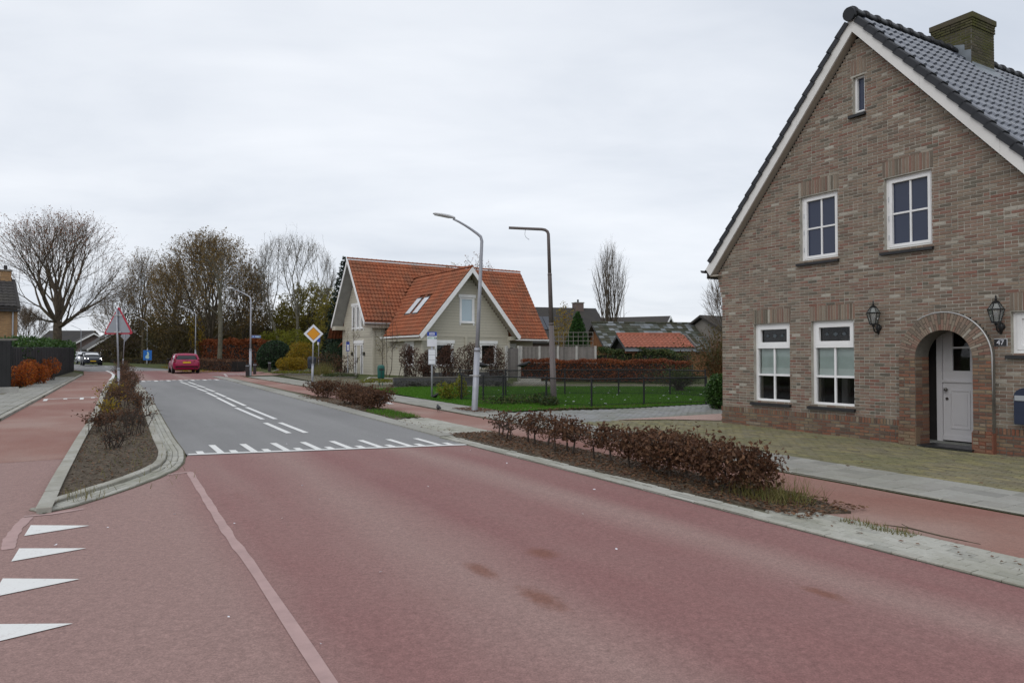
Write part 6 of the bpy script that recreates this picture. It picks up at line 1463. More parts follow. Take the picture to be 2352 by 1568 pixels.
# black garden screen on the left
def screen_fence(pts, hs, label):
    P = [Vector(p) for p in pts]; o = P[0].copy(); t = thing('garden_screen', label, 'fence', o)
    for i in range(len(P) - 1):
        a, b = P[i] - o, P[i + 1] - o; L = (b - a).length; d = (b - a) / L; n = max(1, round(L / 1.9)); nn = Vector((-d.y, d.x, 0)) * .015
        for k in range(n):
            p0, p1 = a + d * (L * k / n + .02), a + d * (L * (k + 1) / n - .02); h = hs
            ribs = MB(); m_ = 8
            for j in range(m_):
                q0 = p0 + (p1 - p0) * (j / m_); q1 = p0 + (p1 - p0) * ((j + .94) / m_); of = nn * (1.0 + .5 * ((j * 7 + k) % 3))
                ribs.hexa([q0 - of, q1 - of, q1 + of, q0 + of, q0 - of + Vector((0, 0, h)), q1 - of + Vector((0, 0, h)), q1 + of + Vector((0, 0, h)), q0 + of + Vector((0, 0, h))])
            ribs.build('screen_panel', M['screen'], t)
            MB().tube([p0 + Vector((0, 0, -.1)), p0 + Vector((0, 0, h + .05))], .03, 6).build('post', M['black'], t)
        MB().tube([a + Vector((0, 0, hs)), b + Vector((0, 0, hs))], .02, 5).build('top_rail', M['black'], t)
    return t
c0, c1, c2 = gx(29, 32), G(113.7, 869.6, .04), G(169, 852.8, .04)
screen_fence([c0, c1, c2], 1.78, 'black cloth garden screen under the green hedge')
s0, s1 = gx(-130, 29.8), gx(27, 29.6)
t_ = screen_fence([s0, s1], 2.05, 'taller black garden screen at the left edge nearest the street')
MB().box(-.1, (s1 - s0).length + .05, -.04, .06, 2.08, 2.16).build('capping', M['fence_wood'], t_)
p = G(6, 905); t = thing('concrete_block', 'pale concrete edging block at the foot of the black screen', 'block', p, .8); MB().box(-.5, .5, -.08, .08, -.1, .26).build('block', M['fence_post'], t)
p = G(98, 874.5); t = thing('paving_slab_stack', 'few white slabs lying beside the orange shrubs', 'slabs', p, .5)
for i in range(2): MB().box(-.5, .5, -.3, .3, .02 + i * .06, .075 + i * .06).build('slab', M['sign_white'], t)
# raised border edges in front of the cream house
def edging(pts, label, h=.16, mat='mortar_dark', soil=True):
    P = [Vector(p) for p in pts]; o = P[0].copy(); t = thing('garden_border', label, 'border', o); n = len(P)
    if soil: MB().extr([p - o + Vector((0, 0, h - .04)) for p in P], (0, 0, -.2)).build('soil', M['soil'], t)
    for i in range(n):
        a, b = P[i] - o, P[(i + 1) % n] - o; L = (b - a).length; k = max(1, round(L / .9)); d = (b - a) / L; nn = Vector((-d.y, d.x, 0)) * .06
        for j in range(k):
            p0, p1 = a + d * (L * j / k + .01), a + d * (L * (j + 1) / k - .01); z = Vector((0, 0, h)); dn = Vector((0, 0, -.1))
            MB().hexa([p0 - nn + dn, p1 - nn + dn, p1 + nn + dn, p0 + nn + dn, p0 - nn + z, p1 - nn + z, p1 + nn + z, p0 + nn + z]).build('edging_stone', M[mat], t)
    return t
edging([G(626, 858.5), G(716, 862.5), G(722, 858), G(640, 851)], 'low stone-edged border under the yellow shrubs')
edging([G(738, 868), G(815, 868), G(820, 862), G(745, 861)], 'brick-edged leaf-strewn border left of the cream house door')
edging([G(836, 882), G(905, 883), G(912, 876), G(850, 873)], 'kerb-edged border of low plants before the cream house corner', .18, 'kerb')

# ------------------------------------------------------------------ birds
def bird(label, pos, rz, s=1.0):
    t = thing('bird', label, 'bird', pos, rz, 'black birds by the lawn')
    m = MB(); rings = []
    for y, r, z in ((-.20, .012, .115), (-.12, .028, .115), (-.06, .055, .12), (.0, .07, .13), (.06, .062, .15), (.10, .042, .175), (.125, .036, .20), (.155, .030, .205), (.175, .014, .20), (.215, .004, .19)):
        rings.append([(r * s * math.cos(q), y * s, z * s + r * s * math.sin(q)) for q in [2 * math.pi * k / 8 for k in range(8)]])
    m.loft(rings); m.build('body', M['crow'], t, True)
    for x in (-.025, .025): MB().tube([(x * s, .01 * s, .09 * s), (x * s, .0, .0)], .007 * s, 4).build('leg', M['crow'], t)
    for x in (-1, 1): MB().loft([[(x * (.052 + .02 * math.cos(q)) * s, (y + .0) * s, (z + h * math.sin(q)) * s) for q in [0, 1.57, 3.14, 4.71]] for y, z, h in ((.07, .15, .01), (.0, .14, .05), (-.1, .125, .035), (-.19, .115, .008))]).build('wing', M['crow'], t, True)
bird('small black bird standing on the grey pavement edge', G(1007, 944.5, .02), .3, .8)
bird('black bird crouching on the grass at the bus stop pole', G(1000, 917, .03), -.6, .9)
q = G(1056, 909, .03).lerp(G(1161.4, 910.2, .03), .48); bird('black bird perched on the far fence rail behind the leaning lamp', q + Vector((0, 0, .94)), 1.5, 1.3)
q = G(1161.4, 910.2, .03).lerp(G(1297.4, 907, .03), .30); bird('black bird perched on the fence rail in front of the gate', q + Vector((0, 0, .94)), -1.5, 1.3)

tw = thing('fallen_twig', 'thin dark twig lying on the edge of the right cycle path', 'twig', R(3.75, 6.45, .03), RA)
MB().tube([(0, .35, 0), (.02, .1, .015), (0, -.2, .01), (.03, -.5, .004)], [.004, .008, .007, .003], 5).build('twig_stem', M['bark_dark'], tw)
MB().tube([(.02, .1, .015), (.09, .22, .02)], .004, 4).build('side_twig', M['bark_dark'], tw)
# ------------------------------------------------------------------ trees
def colonize(rng, att, nodes, parents, step, infl, kill, inertia=.35, up=0.05, maxit=160):
    N = [np.array(n, float) for n in nodes]; par = list(parents)
    dirs = [np.array([0, 0, 1.0]) for _ in N]
    for i in range(len(N)):
        if par[i] >= 0: d = N[i] - N[par[i]]; dirs[i] = d / (np.linalg.norm(d) + 1e-9)
    A = att.copy(); nd = np.full(len(A), 1e9); ni = np.zeros(len(A), int); new0 = 0; nkids = {}
    for it in range(maxit):
        cand = np.array(N[new0:])
        if len(cand) and len(A):
            D = np.linalg.norm(A[:, None] - cand[None], axis=2); j = D.argmin(1); dm = D[np.arange(len(A)), j]; b = dm < nd
            nd[b] = dm[b]; ni[b] = j[b] + new0
        keep = nd > kill; A, nd, ni = A[keep], nd[keep], ni[keep]
        if len(A) == 0: break
        new0 = len(N); act = nd < infl
        if not act.any(): break
        ids = np.unique(ni[act]); added = 0
        NN = np.array(N)
        v = A[act] - NN[ni[act]]; v /= np.linalg.norm(v, axis=1, keepdims=True)
        S = np.zeros((len(N), 3)); np.add.at(S, ni[act], v)
        for i in ids:
            if nkids.get(i, 0) >= 4: continue
            g = S[i]; l = np.linalg.norm(g)
            if l < 1e-6: continue
            d = g / l + dirs[i] * inertia + np.array([0, 0, up]) + rng.normal(size=3) * .06; d /= np.linalg.norm(d)
            N.append(N[i] + d * step); par.append(i); dirs.append(d); nkids[i] = nkids.get(i, 0) + 1; added += 1
        if not added: break
    return np.array(N), np.array(par)
def limb_radii(N, par, tip, ex):
    r = np.zeros(len(N)); acc = np.zeros(len(N))
    for i in range(len(N) - 1, -1, -1):
        r[i] = max(tip, acc[i] ** (1 / ex)) if acc[i] > 0 else tip
        if par[i] >= 0: acc[par[i]] += r[i] ** ex
    return r
def crown_points(rng, n, prof, bias=.55, lobes=0.12):
    """scatter points in a body of revolution given as (height, radius) pairs"""
    zs = np.array([p[0] for p in prof]); rs = np.array([p[1] for p in prof]); zz = np.linspace(zs[0], zs[-1], 200); w = np.interp(zz, zs, rs) ** 1.6 + 1e-3
    z = rng.choice(zz, n, p=w / w.sum()) + rng.normal(size=n) * .08; a = rng.random(n) * 2 * np.pi
    ph = rng.random(4) * 6.28; lob = 1 + lobes * (np.sin(a * 2 + ph[0] + z * .4) + .7 * np.sin(a * 3 + ph[1] - z * .6) + .5 * np.sin(a * 5 + ph[2] + z))
    r = np.interp(z, zs, rs) * rng.random(n) ** bias * lob
    return np.stack([r * np.cos(a), r * np.sin(a), z], 1)
def make_tree(name, label, base, prof, trunk_h, seed, n_att=2500, step=.32, infl=2.2, kill=.55, tip=.008, ex=2.25, trunk_r=None, bark='bark', twig=3, twig_len=.45, twig_r=.006,
              leaf=None, leaves_n=0, leaf_size=.12, leaf_above=None, stems=None, up=.06, bias=.55, group=None, inertia=.35, leaf_bias=None, cat_='tree'):
    rng = np.random.default_rng(seed); base = Vector(base); t = thing(name, label, cat_, base, 0, group)
    att = crown_points(rng, n_att, prof, bias)
    nodes, par = [], []
    for (dx, dy, lx, ly) in (stems or [(0, 0, 0, 0)]):
        k0 = len(nodes); n = max(2, int(trunk_h / step))
        for i in range(n + 1):
            u = i / n; nodes.append((dx + lx * u + .04 * math.sin(3 * u + seed), dy + ly * u, -.15 + (trunk_h + .15) * u)); par.append(-1 if i == 0 else k0 + i - 1)
    N, par = colonize(rng, att, nodes, par, step, infl, kill, inertia, up)
    r = limb_radii(N, par, tip, ex)
    if trunk_r: r *= 1.0; s = trunk_r / r[:2].max(); r = np.where(r > .03, .03 + (r - .03) * (trunk_r - .03) / max(r.max() - .03, 1e-3), r)
    nb = N[:, 2] < .8; r[nb] *= 1 + .35 * (1 - np.clip(N[nb, 2], 0, .8) / .8)
    e = np.where(par >= 0)[0]; A, B = N[par[e]], N[e]; ra, rb_ = np.minimum(r[par[e]], r[e] * 1.25), r[e]
    big = rb_ > .05; mid = (rb_ > .018) & ~big; sm = ~big & ~mid
    ext = (B - A) * .06
    V, T = cat(edge_tubes(A[big] - ext[big], B[big] + ext[big], ra[big], rb_[big], 8), edge_tubes(A[mid], B[mid], ra[mid], rb_[mid], 5), edge_tubes(A[sm], B[sm], ra[sm], rb_[sm], 3))
    link('trunk', npmesh('trunk', V, T, M[bark], True), t)
    thin = np.where(r < tip * 2.2)[0]
    if twig and len(thin):
        src = np.repeat(thin, twig); d = N[src] - N[np.maximum(par[src], 0)]; d /= np.linalg.norm(d, axis=1, keepdims=True) + 1e-9
        d = d * .8 + rng.normal(size=(len(src), 3)) * .55 + np.array([0, 0, .25]); d /= np.linalg.norm(d, axis=1, keepdims=True)
        L = twig_len * (.4 + rng.random(len(src)) * .9); P0 = N[src] + (N[np.maximum(par[src], 0)] - N[src]) * rng.random((len(src), 1)) * (par[src] >= 0)[:, None]; P1 = P0 + d * L[:, None]
        mid_ = P0 + d * L[:, None] * .55; s2 = d + rng.normal(size=d.shape) * .7; s2 /= np.linalg.norm(s2, axis=1, keepdims=True)
        V, T = cat(edge_tubes(P0, P1, twig_r, twig_r * .35, 3), edge_tubes(mid_, mid_ + s2 * L[:, None] * .5, twig_r * .7, twig_r * .3, 3))
        cr_ = link('crown', npmesh('crown', V, T, M[bark]), t)
        ends = np.concatenate([P1, mid_ + s2 * L[:, None] * .5, mid_])
    else: ends = N[thin]
    if leaf and leaves_n:
        E = ends if leaf_above is None else ends[ends[:, 2] > leaf_above]
        if leaf_bias is not None and len(E): w = leaf_bias(E); w = w / w.sum(); ii = rng.choice(len(E), leaves_n, p=w)
        else: ii = rng.integers(0, len(E), leaves_n)
        V, T = leaf_tris(E[ii] + rng.normal(size=(leaves_n, 3)) * .10, leaf_size, rng)
        link('leaves', npmesh('leaves', V, T, M[leaf]), t)
    return t
def fork_tree(name, label, base, top, rx, zc, z0, seed, trunk_h=2.4, limbs=9, tilt=(8, 66), levels=5, trunk_r=.3, bark='bark', kids=(2, 3), spread=24, frac=.36, up=.10, lean=(0, 0), stems=None,
              twigs=9, twig_len=.8, twig_r=.009, leaf=None, leaves_n=0, leaf_size=.12, leaf_above=None, group=None, cat_='tree', top_bias=0.0, droop=0.0, min_r=.010, side=.4):
    """a broadleaf tree: limbs leave the trunk, fork again and again and stop at a domed outline"""
    rng = np.random.default_rng(seed); t = thing(name, label, cat_, Vector(base), 0, group); A, B, ra, rb_, tips, tdir = [], [], [], [], [], []
    cz = np.array([0, 0, zc]); ax = lean
    def reach(p, d):
        c = np.array([ax[0], ax[1], zc]); q = p - c; rz = (top - zc) if (q[2] + d[2]) > 0 else (zc - z0); s = np.array([1 / rx, 1 / rx, 1 / rz]); a = ((d * s) ** 2).sum(); b = 2 * (d * s * q * s).sum(); c_ = ((q * s) ** 2).sum() - 1
        D = b * b - 4 * a * c_; return max(.25, (-b + math.sqrt(D)) / (2 * a)) if D > 0 else .4
    def turn(d, ang, az):
        u = np.cross(d, [0, 0, 1.0]) if abs(d[2]) < .95 else np.cross(d, [1.0, 0, 0]); u /= np.linalg.norm(u); v = np.cross(d, u); n = d * math.cos(ang) + (u * math.cos(az) + v * math.sin(az)) * math.sin(ang); return n / np.linalg.norm(n)
    def grow(p, d, r, lev):
        R_ = reach(p, d); L = R_ * (frac if lev < levels - 1 else .75) * (.8 + .45 * rng.random()); n = 4 if lev < 2 else 3; rr = r; mids = []
        for i in range(n):
            d = d + rng.normal(size=3) * .055 + np.array([0, 0, up - droop * lev]) * (1.0 if lev < 3 else .5); d /= np.linalg.norm(d); q = p + d * L / n; r2 = rr * (1 - .30 / n); A.append(p); B.append(q); ra.append(rr); rb_.append(r2); p = q; rr = r2; mids.append((q, d.copy(), rr))
            if lev >= 2: tips.append(p); tdir.append(d.copy())
        if lev >= levels - 1: return
        k = int(rng.integers(kids[0], kids[1] + 1)); az = rng.random() * 6.283
        for j in range(k):
            grow(p, turn(d, math.radians(spread * (.45 + .9 * rng.random())), az + 6.283 * j / k + rng.normal() * .4), max(min_r, rr * (.82 if j == 0 else .60)), lev + 1)
        if lev > 0:
            for q, dd, r3 in mids[:-1]:
                if rng.random() < side: grow(q, turn(dd, math.radians(spread * (1.2 + .8 * rng.random())), rng.random() * 6.283), max(min_r, r3 * .45), max(lev + 2, levels - 2))
    for (dx, dy, lx, ly) in (stems or [(0, 0, 0, 0)]):
        p = np.array([dx, dy, -.15]); n = 7; r = trunk_r * (1.30 if not stems else 1.1); H_ = trunk_h; path = [p]
        for i in range(n):
            q = np.array([dx + lx * (i + 1) / n + rng.normal() * .03, dy + ly * (i + 1) / n, -.15 + (H_ + .15) * (i + 1) / n]); r2 = trunk_r * (1.0 - .22 * (i + 1) / n); A.append(p); B.append(q); ra.append(r); rb_.append(r2); p = q; r = r2; path.append(p)
        dt = np.array([lx, ly, H_]); dt = dt / np.linalg.norm(dt); az = rng.random() * 6.283
        for j in range(limbs):
            u = j / max(1, limbs - 1); a = math.radians(tilt[0] + (tilt[1] - tilt[0]) * u); st = path[-1] + np.array([0, 0, -.22 * H_ * u * rng.random()])
            grow(st, turn(dt, a, az + j * 2.4), trunk_r * (.48 - .20 * u) * (.85 + .3 * rng.random()), 0)
    A, B, ra, rb_ = np.array(A), np.array(B), np.array(ra), np.array(rb_); big = rb_ > .06; mid = (rb_ > .02) & ~big; sm = ~big & ~mid; ext = (B - A) * .05
    V, T = cat(edge_tubes(A[big] - ext[big], B[big] + ext[big], ra[big], rb_[big], 8), edge_tubes(A[mid], B[mid], ra[mid], rb_[mid], 5), edge_tubes(A[sm], B[sm], ra[sm], rb_[sm], 3)); link('trunk', npmesh('trunk', V, T, M[bark], True), t)
    tp, td = np.array(tips), np.array(tdir); src = np.repeat(np.arange(len(tp)), twigs) if twigs >= 1 else rng.integers(0, len(tp), int(len(tp) * twigs)); d = td[src] + rng.normal(size=(len(src), 3)) * .38 + np.array([0, 0, .12 - droop * 3]); d /= np.linalg.norm(d, axis=1, keepdims=True)
    L = twig_len * (.35 + .9 * rng.random(len(src))); P0 = tp[src]; P1 = P0 + d * L[:, None]; md = P0 + d * L[:, None] * .45; d2 = d + rng.normal(size=d.shape) * .5; d2 /= np.linalg.norm(d2, axis=1, keepdims=True); P2 = md + d2 * L[:, None] * .55
    V, T = cat(edge_tubes(P0, P1, twig_r, twig_r * .35, 3), edge_tubes(md, P2, twig_r * .7, twig_r * .3, 3)); link('crown', npmesh('crown', V, T, M['twig_grey' if bark == 'bark_pale' else 'twig']), t)
    if leaf and leaves_n:
        E = np.concatenate([P1, P2, md]); 
        if leaf_above is not None: E = E[E[:, 2] > leaf_above + rng.normal(size=len(E)) * 1.2]
        V, T = leaf_tris(E[rng.integers(0, len(E), leaves_n)] + rng.normal(size=(leaves_n, 3)) * .08, leaf_size, rng); link('leaves', npmesh('leaves', V, T, M[leaf]), t)
    return t
def blob_points(rng, n, c, r, shell=.45, lumps=5, flat=0.0):
    """points in a lumpy ellipsoid, gathered towards its surface"""
    d = rng.normal(size=(n, 3)); d /= np.linalg.norm(d, axis=1, keepdims=True)
    k = np.ones(n)
    for i in range(lumps * 2):
        q = rng.normal(size=3); q /= np.linalg.norm(q); k += .16 * np.exp(-((d - q) ** 2).sum(1) * 3.2) * (1 if i % 2 else -.8)
    rad = (shell + (1 - shell) * rng.random(n) ** .6) * k
    P = d * rad[:, None] * np.asarray(r) + np.asarray(c)
    if flat: P[:, 2] = np.minimum(P[:, 2], c[2] + r[2] * flat + rng.normal(size=n) * .03)
    return P
def shrub(name, label, base, blobs, n, size, mat, seed, stems=6, stem_r=.012, stem_mat='stem', group=None, elong=1.7, cat_='shrub', stem_h=None, spread=.5, floor=.03):
    rng = np.random.default_rng(seed); base = Vector(base); t = thing(name, label, cat_, base, 0, group)
    tot = sum(b[1][0] * b[1][1] * b[1][2] for b in blobs); P = []
    for c, r in blobs: P.append(blob_points(rng, max(30, int(n * r[0] * r[1] * r[2] / tot)), c, r))
    P = np.concatenate(P); P = P[P[:, 2] > floor]
    V, T = leaf_tris(P, size, rng, elong); link('foliage', npmesh('foliage', V, T, M[mat]), t)
    if stems:
        A, B, ra, rb_ = [], [], [], []
        for i in range(stems):
            c, r = blobs[rng.integers(len(blobs))]; b0 = np.array([c[0] + rng.normal() * r[0] * spread * .6, c[1] + rng.normal() * r[1] * spread * .6, -.05])
            for k in range(3):
                q = P[rng.integers(len(P))]; q = q if np.linalg.norm(q[:2] - b0[:2]) < max(r) * 1.2 else np.array([c[0], c[1], c[2]]) + rng.normal(size=3) * np.array(r) * .4
                md = b0 * .45 + q * .55 + np.array([0, 0, .08 * (q[2])]); A += [b0, md]; B += [md, q]; ra += [stem_r, stem_r * .7]; rb_ += [stem_r * .7, stem_r * .3]
        V, T = edge_tubes(np.array(A), np.array(B), np.array(ra), np.array(rb_), 5); link('stems', npmesh('stems', V, T, M[stem_mat]), t)
    return t
def hedge_box(name, label, pts, w, h, n, size, mat, seed, h0=.0, core=None, elong=1.6, wob=.08, top=None, core_mat='dark_in'):
    """a clipped hedge along a line of ground points"""
    rng = np.random.default_rng(seed); P0 = [Vector(p) for p in pts]; o = P0[0].copy(); t = thing(name, label, 'hedge', o); out = []
    L = [(P0[i + 1] - P0[i]).length for i in range(len(P0) - 1)]; tot = sum(L)
    for i in range(len(L)):
        m = int(n * L[i] / tot); a = np.array(P0[i] - o); b = np.array(P0[i + 1] - o); d = (b - a) / L[i]; nn = np.array([-d[1], d[0], 0])
        s = rng.random(m) * L[i]; face = rng.random(m); v = rng.random(m); u = rng.random(m)
        hh = h * (1 + wob * (np.sin(s * 1.7 + seed) + .6 * np.sin(s * 4.3 + 1)) ); ww = w * (1 + wob * .8 * np.sin(s * 2.3 + 2 + v * 3))
        side = np.where(face < .36, -1, np.where(face < .62, 1, 0)); dep = rng.random(m) ** 2 * .35
        off = np.where(side != 0, side * ww / 2 * (1 - dep), (u - .5) * ww); z = np.where(side != 0, h0 + v * (hh - h0), hh - dep * h * .35)
        out.append(a + d * s[:, None] + nn * off[:, None] + np.array([0, 0, 1.0]) * z[:, None] + rng.normal(size=(m, 3)) * size * .35)
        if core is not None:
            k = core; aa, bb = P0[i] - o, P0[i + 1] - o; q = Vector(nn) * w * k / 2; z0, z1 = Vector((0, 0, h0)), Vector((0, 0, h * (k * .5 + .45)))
            MB().hexa([aa - q + z0, bb - q + z0, bb + q + z0, aa + q + z0, aa - q + z1, bb - q + z1, bb + q + z1, aa + q + z1]).build('dark_fill_core', M[core_mat], t)  # solid core added as fill, stands in for the dark inside of the foliage
    P = np.concatenate(out); V, T = leaf_tris(P, size, rng, elong); link('foliage', npmesh('foliage', V, T, M[mat]), t)
    m = int(tot * 5) + 3; A = []; B = []
    for i in range(m):
        k = rng.integers(len(L)); a = np.array(P0[k] - o); b = np.array(P0[k + 1] - o); q = a + (b - a) * rng.random() + np.append(rng.normal(size=2) * w * .15, 0); A.append(q); B.append(q + np.array([rng.normal() * .08, rng.normal() * .08, h * (.6 + .35 * rng.random())]))
    V, T = edge_tubes(np.array(A), np.array(B), .018, .008, 4); link('stems', npmesh('stems', V, T, M['stem']), t)
    return t

# the big bare tree on the left: a wide domed crown of fine upswept branches
fork_tree('bare_tree', 'big bare broad-domed tree with rust-tinted top behind the black garden screen', gx(132, 60), 13.2, 5.7, 8.0, 3.7, 7, lean=(.35, 0), trunk_h=4.1, limbs=13, tilt=(4, 84), levels=5, trunk_r=.40, kids=(2, 3), spread=20, frac=.33, up=.07, twigs=1, side=.35, twig_len=.9, twig_r=.0075, leaf='leaf_rust', leaves_n=3600, leaf_size=.12, leaf_above=9.4)
fork_tree('bare_tree', 'small bare tree beyond the brown brick house at the left edge', gx(62, 84), 6.6, 2.7, 3.8, 1.2, 8, trunk_h=1.4, limbs=7, tilt=(6, 70), levels=4, trunk_r=.14, twigs=5, twig_len=.7, twig_r=.009)
# the autumn wood beyond the junction
G_ = 'autumn trees beyond the junction'
KW = dict(bark='bark_dark', leaf='leaf_tree', leaf_size=.16, twig_r=.008, twig_len=.85, group=G_)
fork_tree('autumn_tree', 'largest round-topped tree with thin brown leaves behind the red hedge', gx(482, 76), 14.2, 6.1, 8.0, 1.6, 11, trunk_h=2.6, limbs=13, tilt=(3, 72), levels=5, trunk_r=.36, frac=.33, twigs=1, leaves_n=15000, **KW)
fork_tree('autumn_tree', 'tall slender half-bare tree left of the largest round-topped one', gx(328, 94), 15.2, 2.9, 9.2, 2.2, 12, trunk_h=5.0, limbs=9, tilt=(3, 50), levels=4, trunk_r=.22, twigs=2, leaves_n=2200, **KW)
fork_tree('autumn_tree', 'bushy half-bare tree right above the triangular sign', gx(280, 97), 11.8, 3.8, 6.2, .7, 13, trunk_h=1.6, limbs=10, tilt=(4, 72), levels=4, trunk_r=.2, twigs=3, leaves_n=3000, **KW)
fork_tree('autumn_tree', 'leafy brown tree between the slender tree and the largest round-topped one', gx(402, 92), 13.6, 3.9, 7.0, 1.2, 14, trunk_h=2.8, limbs=11, tilt=(3, 70), levels=4, trunk_r=.26, twigs=3, leaves_n=8000, **KW)
fork_tree('autumn_tree', 'brown-leaved tree on the right flank of the largest round-topped one', gx(562, 82), 11.6, 3.5, 6.4, 1.2, 15, trunk_h=2.4, limbs=10, tilt=(4, 70), levels=4, trunk_r=.22, twigs=3, leaves_n=5500, **KW)
KW['group'] = None; KW['bark'] = 'bark_pale'
fork_tree('pale_trunk_tree', 'tree with a straight pale olive trunk in front of the rusty hedge', gx(505, 68), 11.2, 2.9, 8.4, 5.2, 16, trunk_h=6.2, limbs=5, tilt=(4, 60), levels=3, trunk_r=.24, twigs=2, leaves_n=900, **KW)
fork_tree('bare_tree', 'bare multi-stemmed tree rising left of the cream house', gx(672, 76), 13.9, 4.4, 9.6, 3.6, 17, trunk_h=5.2, limbs=5, tilt=(3, 36), levels=4, trunk_r=.18, bark='bark_pale', stems=[(-.6, 0, -1.7, 0), (.5, .3, -.2, .3), (2.4, -.2, 1.1, 0)], spread=22, twigs=2, twig_len=.7, twig_r=.007, leaf='leaf_tree', leaves_n=700, leaf_size=.11, leaf_above=10.8)
for i, (px, D, w, h, dz, mat, n, lab) in enumerate([
    (268, 99, 3.2, 2.8, 1.4, 'leaf_olive', 2600, 'olive-brown thicket behind the triangular sign'),
    (350, 98, 5.6, 5.0, 2.8, 'leaf_olive', 8000, 'dark olive thicket behind the blue square board'),
    (420, 88, 5.0, 5.4, 3.2, 'leaf_olive', 9500, 'dark olive thicket behind the red hatchback'),
    (500, 90, 5.2, 5.2, 3.0, 'leaf_olive', 9500, 'dark brown-green thicket behind the pale trunk'),
    (575, 88, 4.6, 4.4, 2.8, 'leaf_olive', 7500, 'olive thicket behind the lamp with the street name'),
    (650, 86, 5.2, 4.2, 2.8, 'leaf_olive', 8000, 'brown-green thicket behind the holly dome'),
    (745, 80, 4.2, 3.6, 2.6, 'leaf_olive', 6500, 'dark olive thicket left of the cream house')]):
    p = gx(px, D); rng = random.Random(i)
    shrub('thicket', lab, p, [((0, 0, dz), (w, 1.6, h)), ((-w * .5, .5, dz * .7), (w * .6, 1.4, h * .6)), ((w * .55, .3, dz * .8), (w * .6, 1.4, h * .65))], n, .22, mat, 30 + i, 22, .05, 'bark_dark')
make_tree('willow_tree', 'yellow-olive weeping tree just left of the cream house roof', gx(712, 82), [(2.0, 2.6), (4, 3.8), (6.2, 3.9), (8.2, 2.8), (9.4, .6)], 2.0, 21, n_att=1500, step=.42, infl=3.2, kill=.6, tip=.012, trunk_r=.28, bark='bark_dark', twig=3, twig_len=.7, twig_r=.008, leaf='leaf_willow', leaves_n=13000, leaf_size=.20)
make_tree('willow_tree', 'smaller yellow-olive tree touching the cream house gable', gx(770, 74), [(1.5, 1.4), (3, 2.2), (5.2, 2.2), (7.2, 1.3), (8.2, .3)], 1.6, 22, n_att=800, step=.4, infl=3, kill=.6, tip=.012, trunk_r=.16, bark='bark_dark', twig=3, twig_len=.6, twig_r=.008, leaf='leaf_willow', leaves_n=6000, leaf_size=.19)
we = hedge_box('wood_edge', 'brown wood edge closing the view behind the autumn trees', [gx(275, 110), gx(400, 106), gx(560, 102), gx(720, 96), gx(800, 90)], 3.2, 5.4, 16000, .34, 'leaf_olive', 49, .0, .78, wob=.22, core_mat='bark_dark')
we['kind'] = 'stuff'; we['category'] = 'woodland'
def conifer(label, base, h, rmax, n, size, mat, seed, name='conifer', whorls=True):
    rng = np.random.default_rng(seed); t = thing(name, label, 'tree', base); z = h * (1 - rng.random(n) ** .55) ; z = np.clip(z, .15, h)
    if whorls: z = np.round(z / .42) * .42 + rng.normal(size=n) * .13
    rr = rmax * (1 - z / h) ** .8 * (rng.random(n) ** .5) + .04; a = rng.random(n) * 6.283
    if whorls: a = np.round(a / .7 + z * 1.3) * .7 + rng.normal(size=n) * .15
    P = np.stack([rr * np.cos(a), rr * np.sin(a), z - rr * (.25 if whorls else -.1)], 1); ud = np.stack([np.cos(a), np.sin(a), np.full(n, -.1 if whorls else 1.2)], 1)
    V, T = leaf_tris(P, size, rng, 2.2 if whorls else 1.8, .2, ud); link('foliage', npmesh('foliage', V, T, M[mat]), t)
    MB().tube([(0, 0, -.1), (0, 0, h * .6), (0, 0, h)], [.05 + h * .012, .05, .012], 7).build('trunk', M['bark_dark'], t); return t
conifer('dark spruce peeking over the left end of the orange roof', gx(789, 62), 9.9, 2.3, 6500, .28, 'leaf_spruce', 23)
conifer('dense green cone-shaped thuja behind the board fence', gx(1327, 43.5), 4.05, 1.22, 10000, .13, 'leaf_thuja', 24, 'thuja', False)
conifer('small dark conifer on the skyline beside the brick house corner', gx(1607, 70), 4.9, .8, 1100, .3, 'leaf_spruce', 25)
for i, (px, h, w, lab, leaf, n) in enumerate([(945, 11.4, 1.2, 'thin yellowish treetop just showing over the orange ridge', 'leaf_willow', 260), (1037, 11.6, 1.9, 'yellow-brown treetop over the right half of the orange ridge', 'leaf_yellow', 500), (1092, 12.6, 2.2, 'brown bare treetop behind the leaning lamp post', 'leaf_rust', 500)]):
    make_tree('treetop', lab, gx(px, 80), [(5, w * .7), (8, w), (h - 1.2, w * .8), (h, .3)], 4, 40 + i, n_att=500, step=.4, infl=3, kill=.6, tip=.013, trunk_r=.15, bark='bark_dark', twig=3, twig_len=.6, twig_r=.009, leaf=leaf, leaves_n=n, leaf_size=.18, up=.15, cat_='tree')
fork_tree('fastigiate_tree', 'tall narrow bare tree with upright branches behind the mossy shed', gx(1402, 62), 11.3, 2.15, 3.9, .2, 26, trunk_h=1.5, limbs=16, tilt=(1, 40), levels=4, trunk_r=.20, bark='bark_dark', kids=(2, 2), spread=11, frac=.42, up=.20, twigs=1, twig_len=.8, twig_r=.006, side=.3)
make_tree('yellow_tree', 'small yellow-leaved tree between the brown lamp post and the thuja', gx(1296, 45), [(1.2, .6), (2.4, .95), (3.4, .75), (4.6, .3)], 1.0, 27, n_att=420, step=.25, infl=2, kill=.4, tip=.007, trunk_r=.06, twig=2, twig_len=.35, twig_r=.005, leaf='leaf_yellow', leaves_n=1500, leaf_size=.10, up=.2)
fork_tree('bare_tree', 'bare grey tree peeking past the brick house corner', gx(1676, 44), 7.3, 1.6, 4.0, 1.0, 28, trunk_h=1.8, limbs=9, tilt=(3, 52), levels=4, trunk_r=.10, spread=18, twigs=2, twig_len=.5, twig_r=.006)
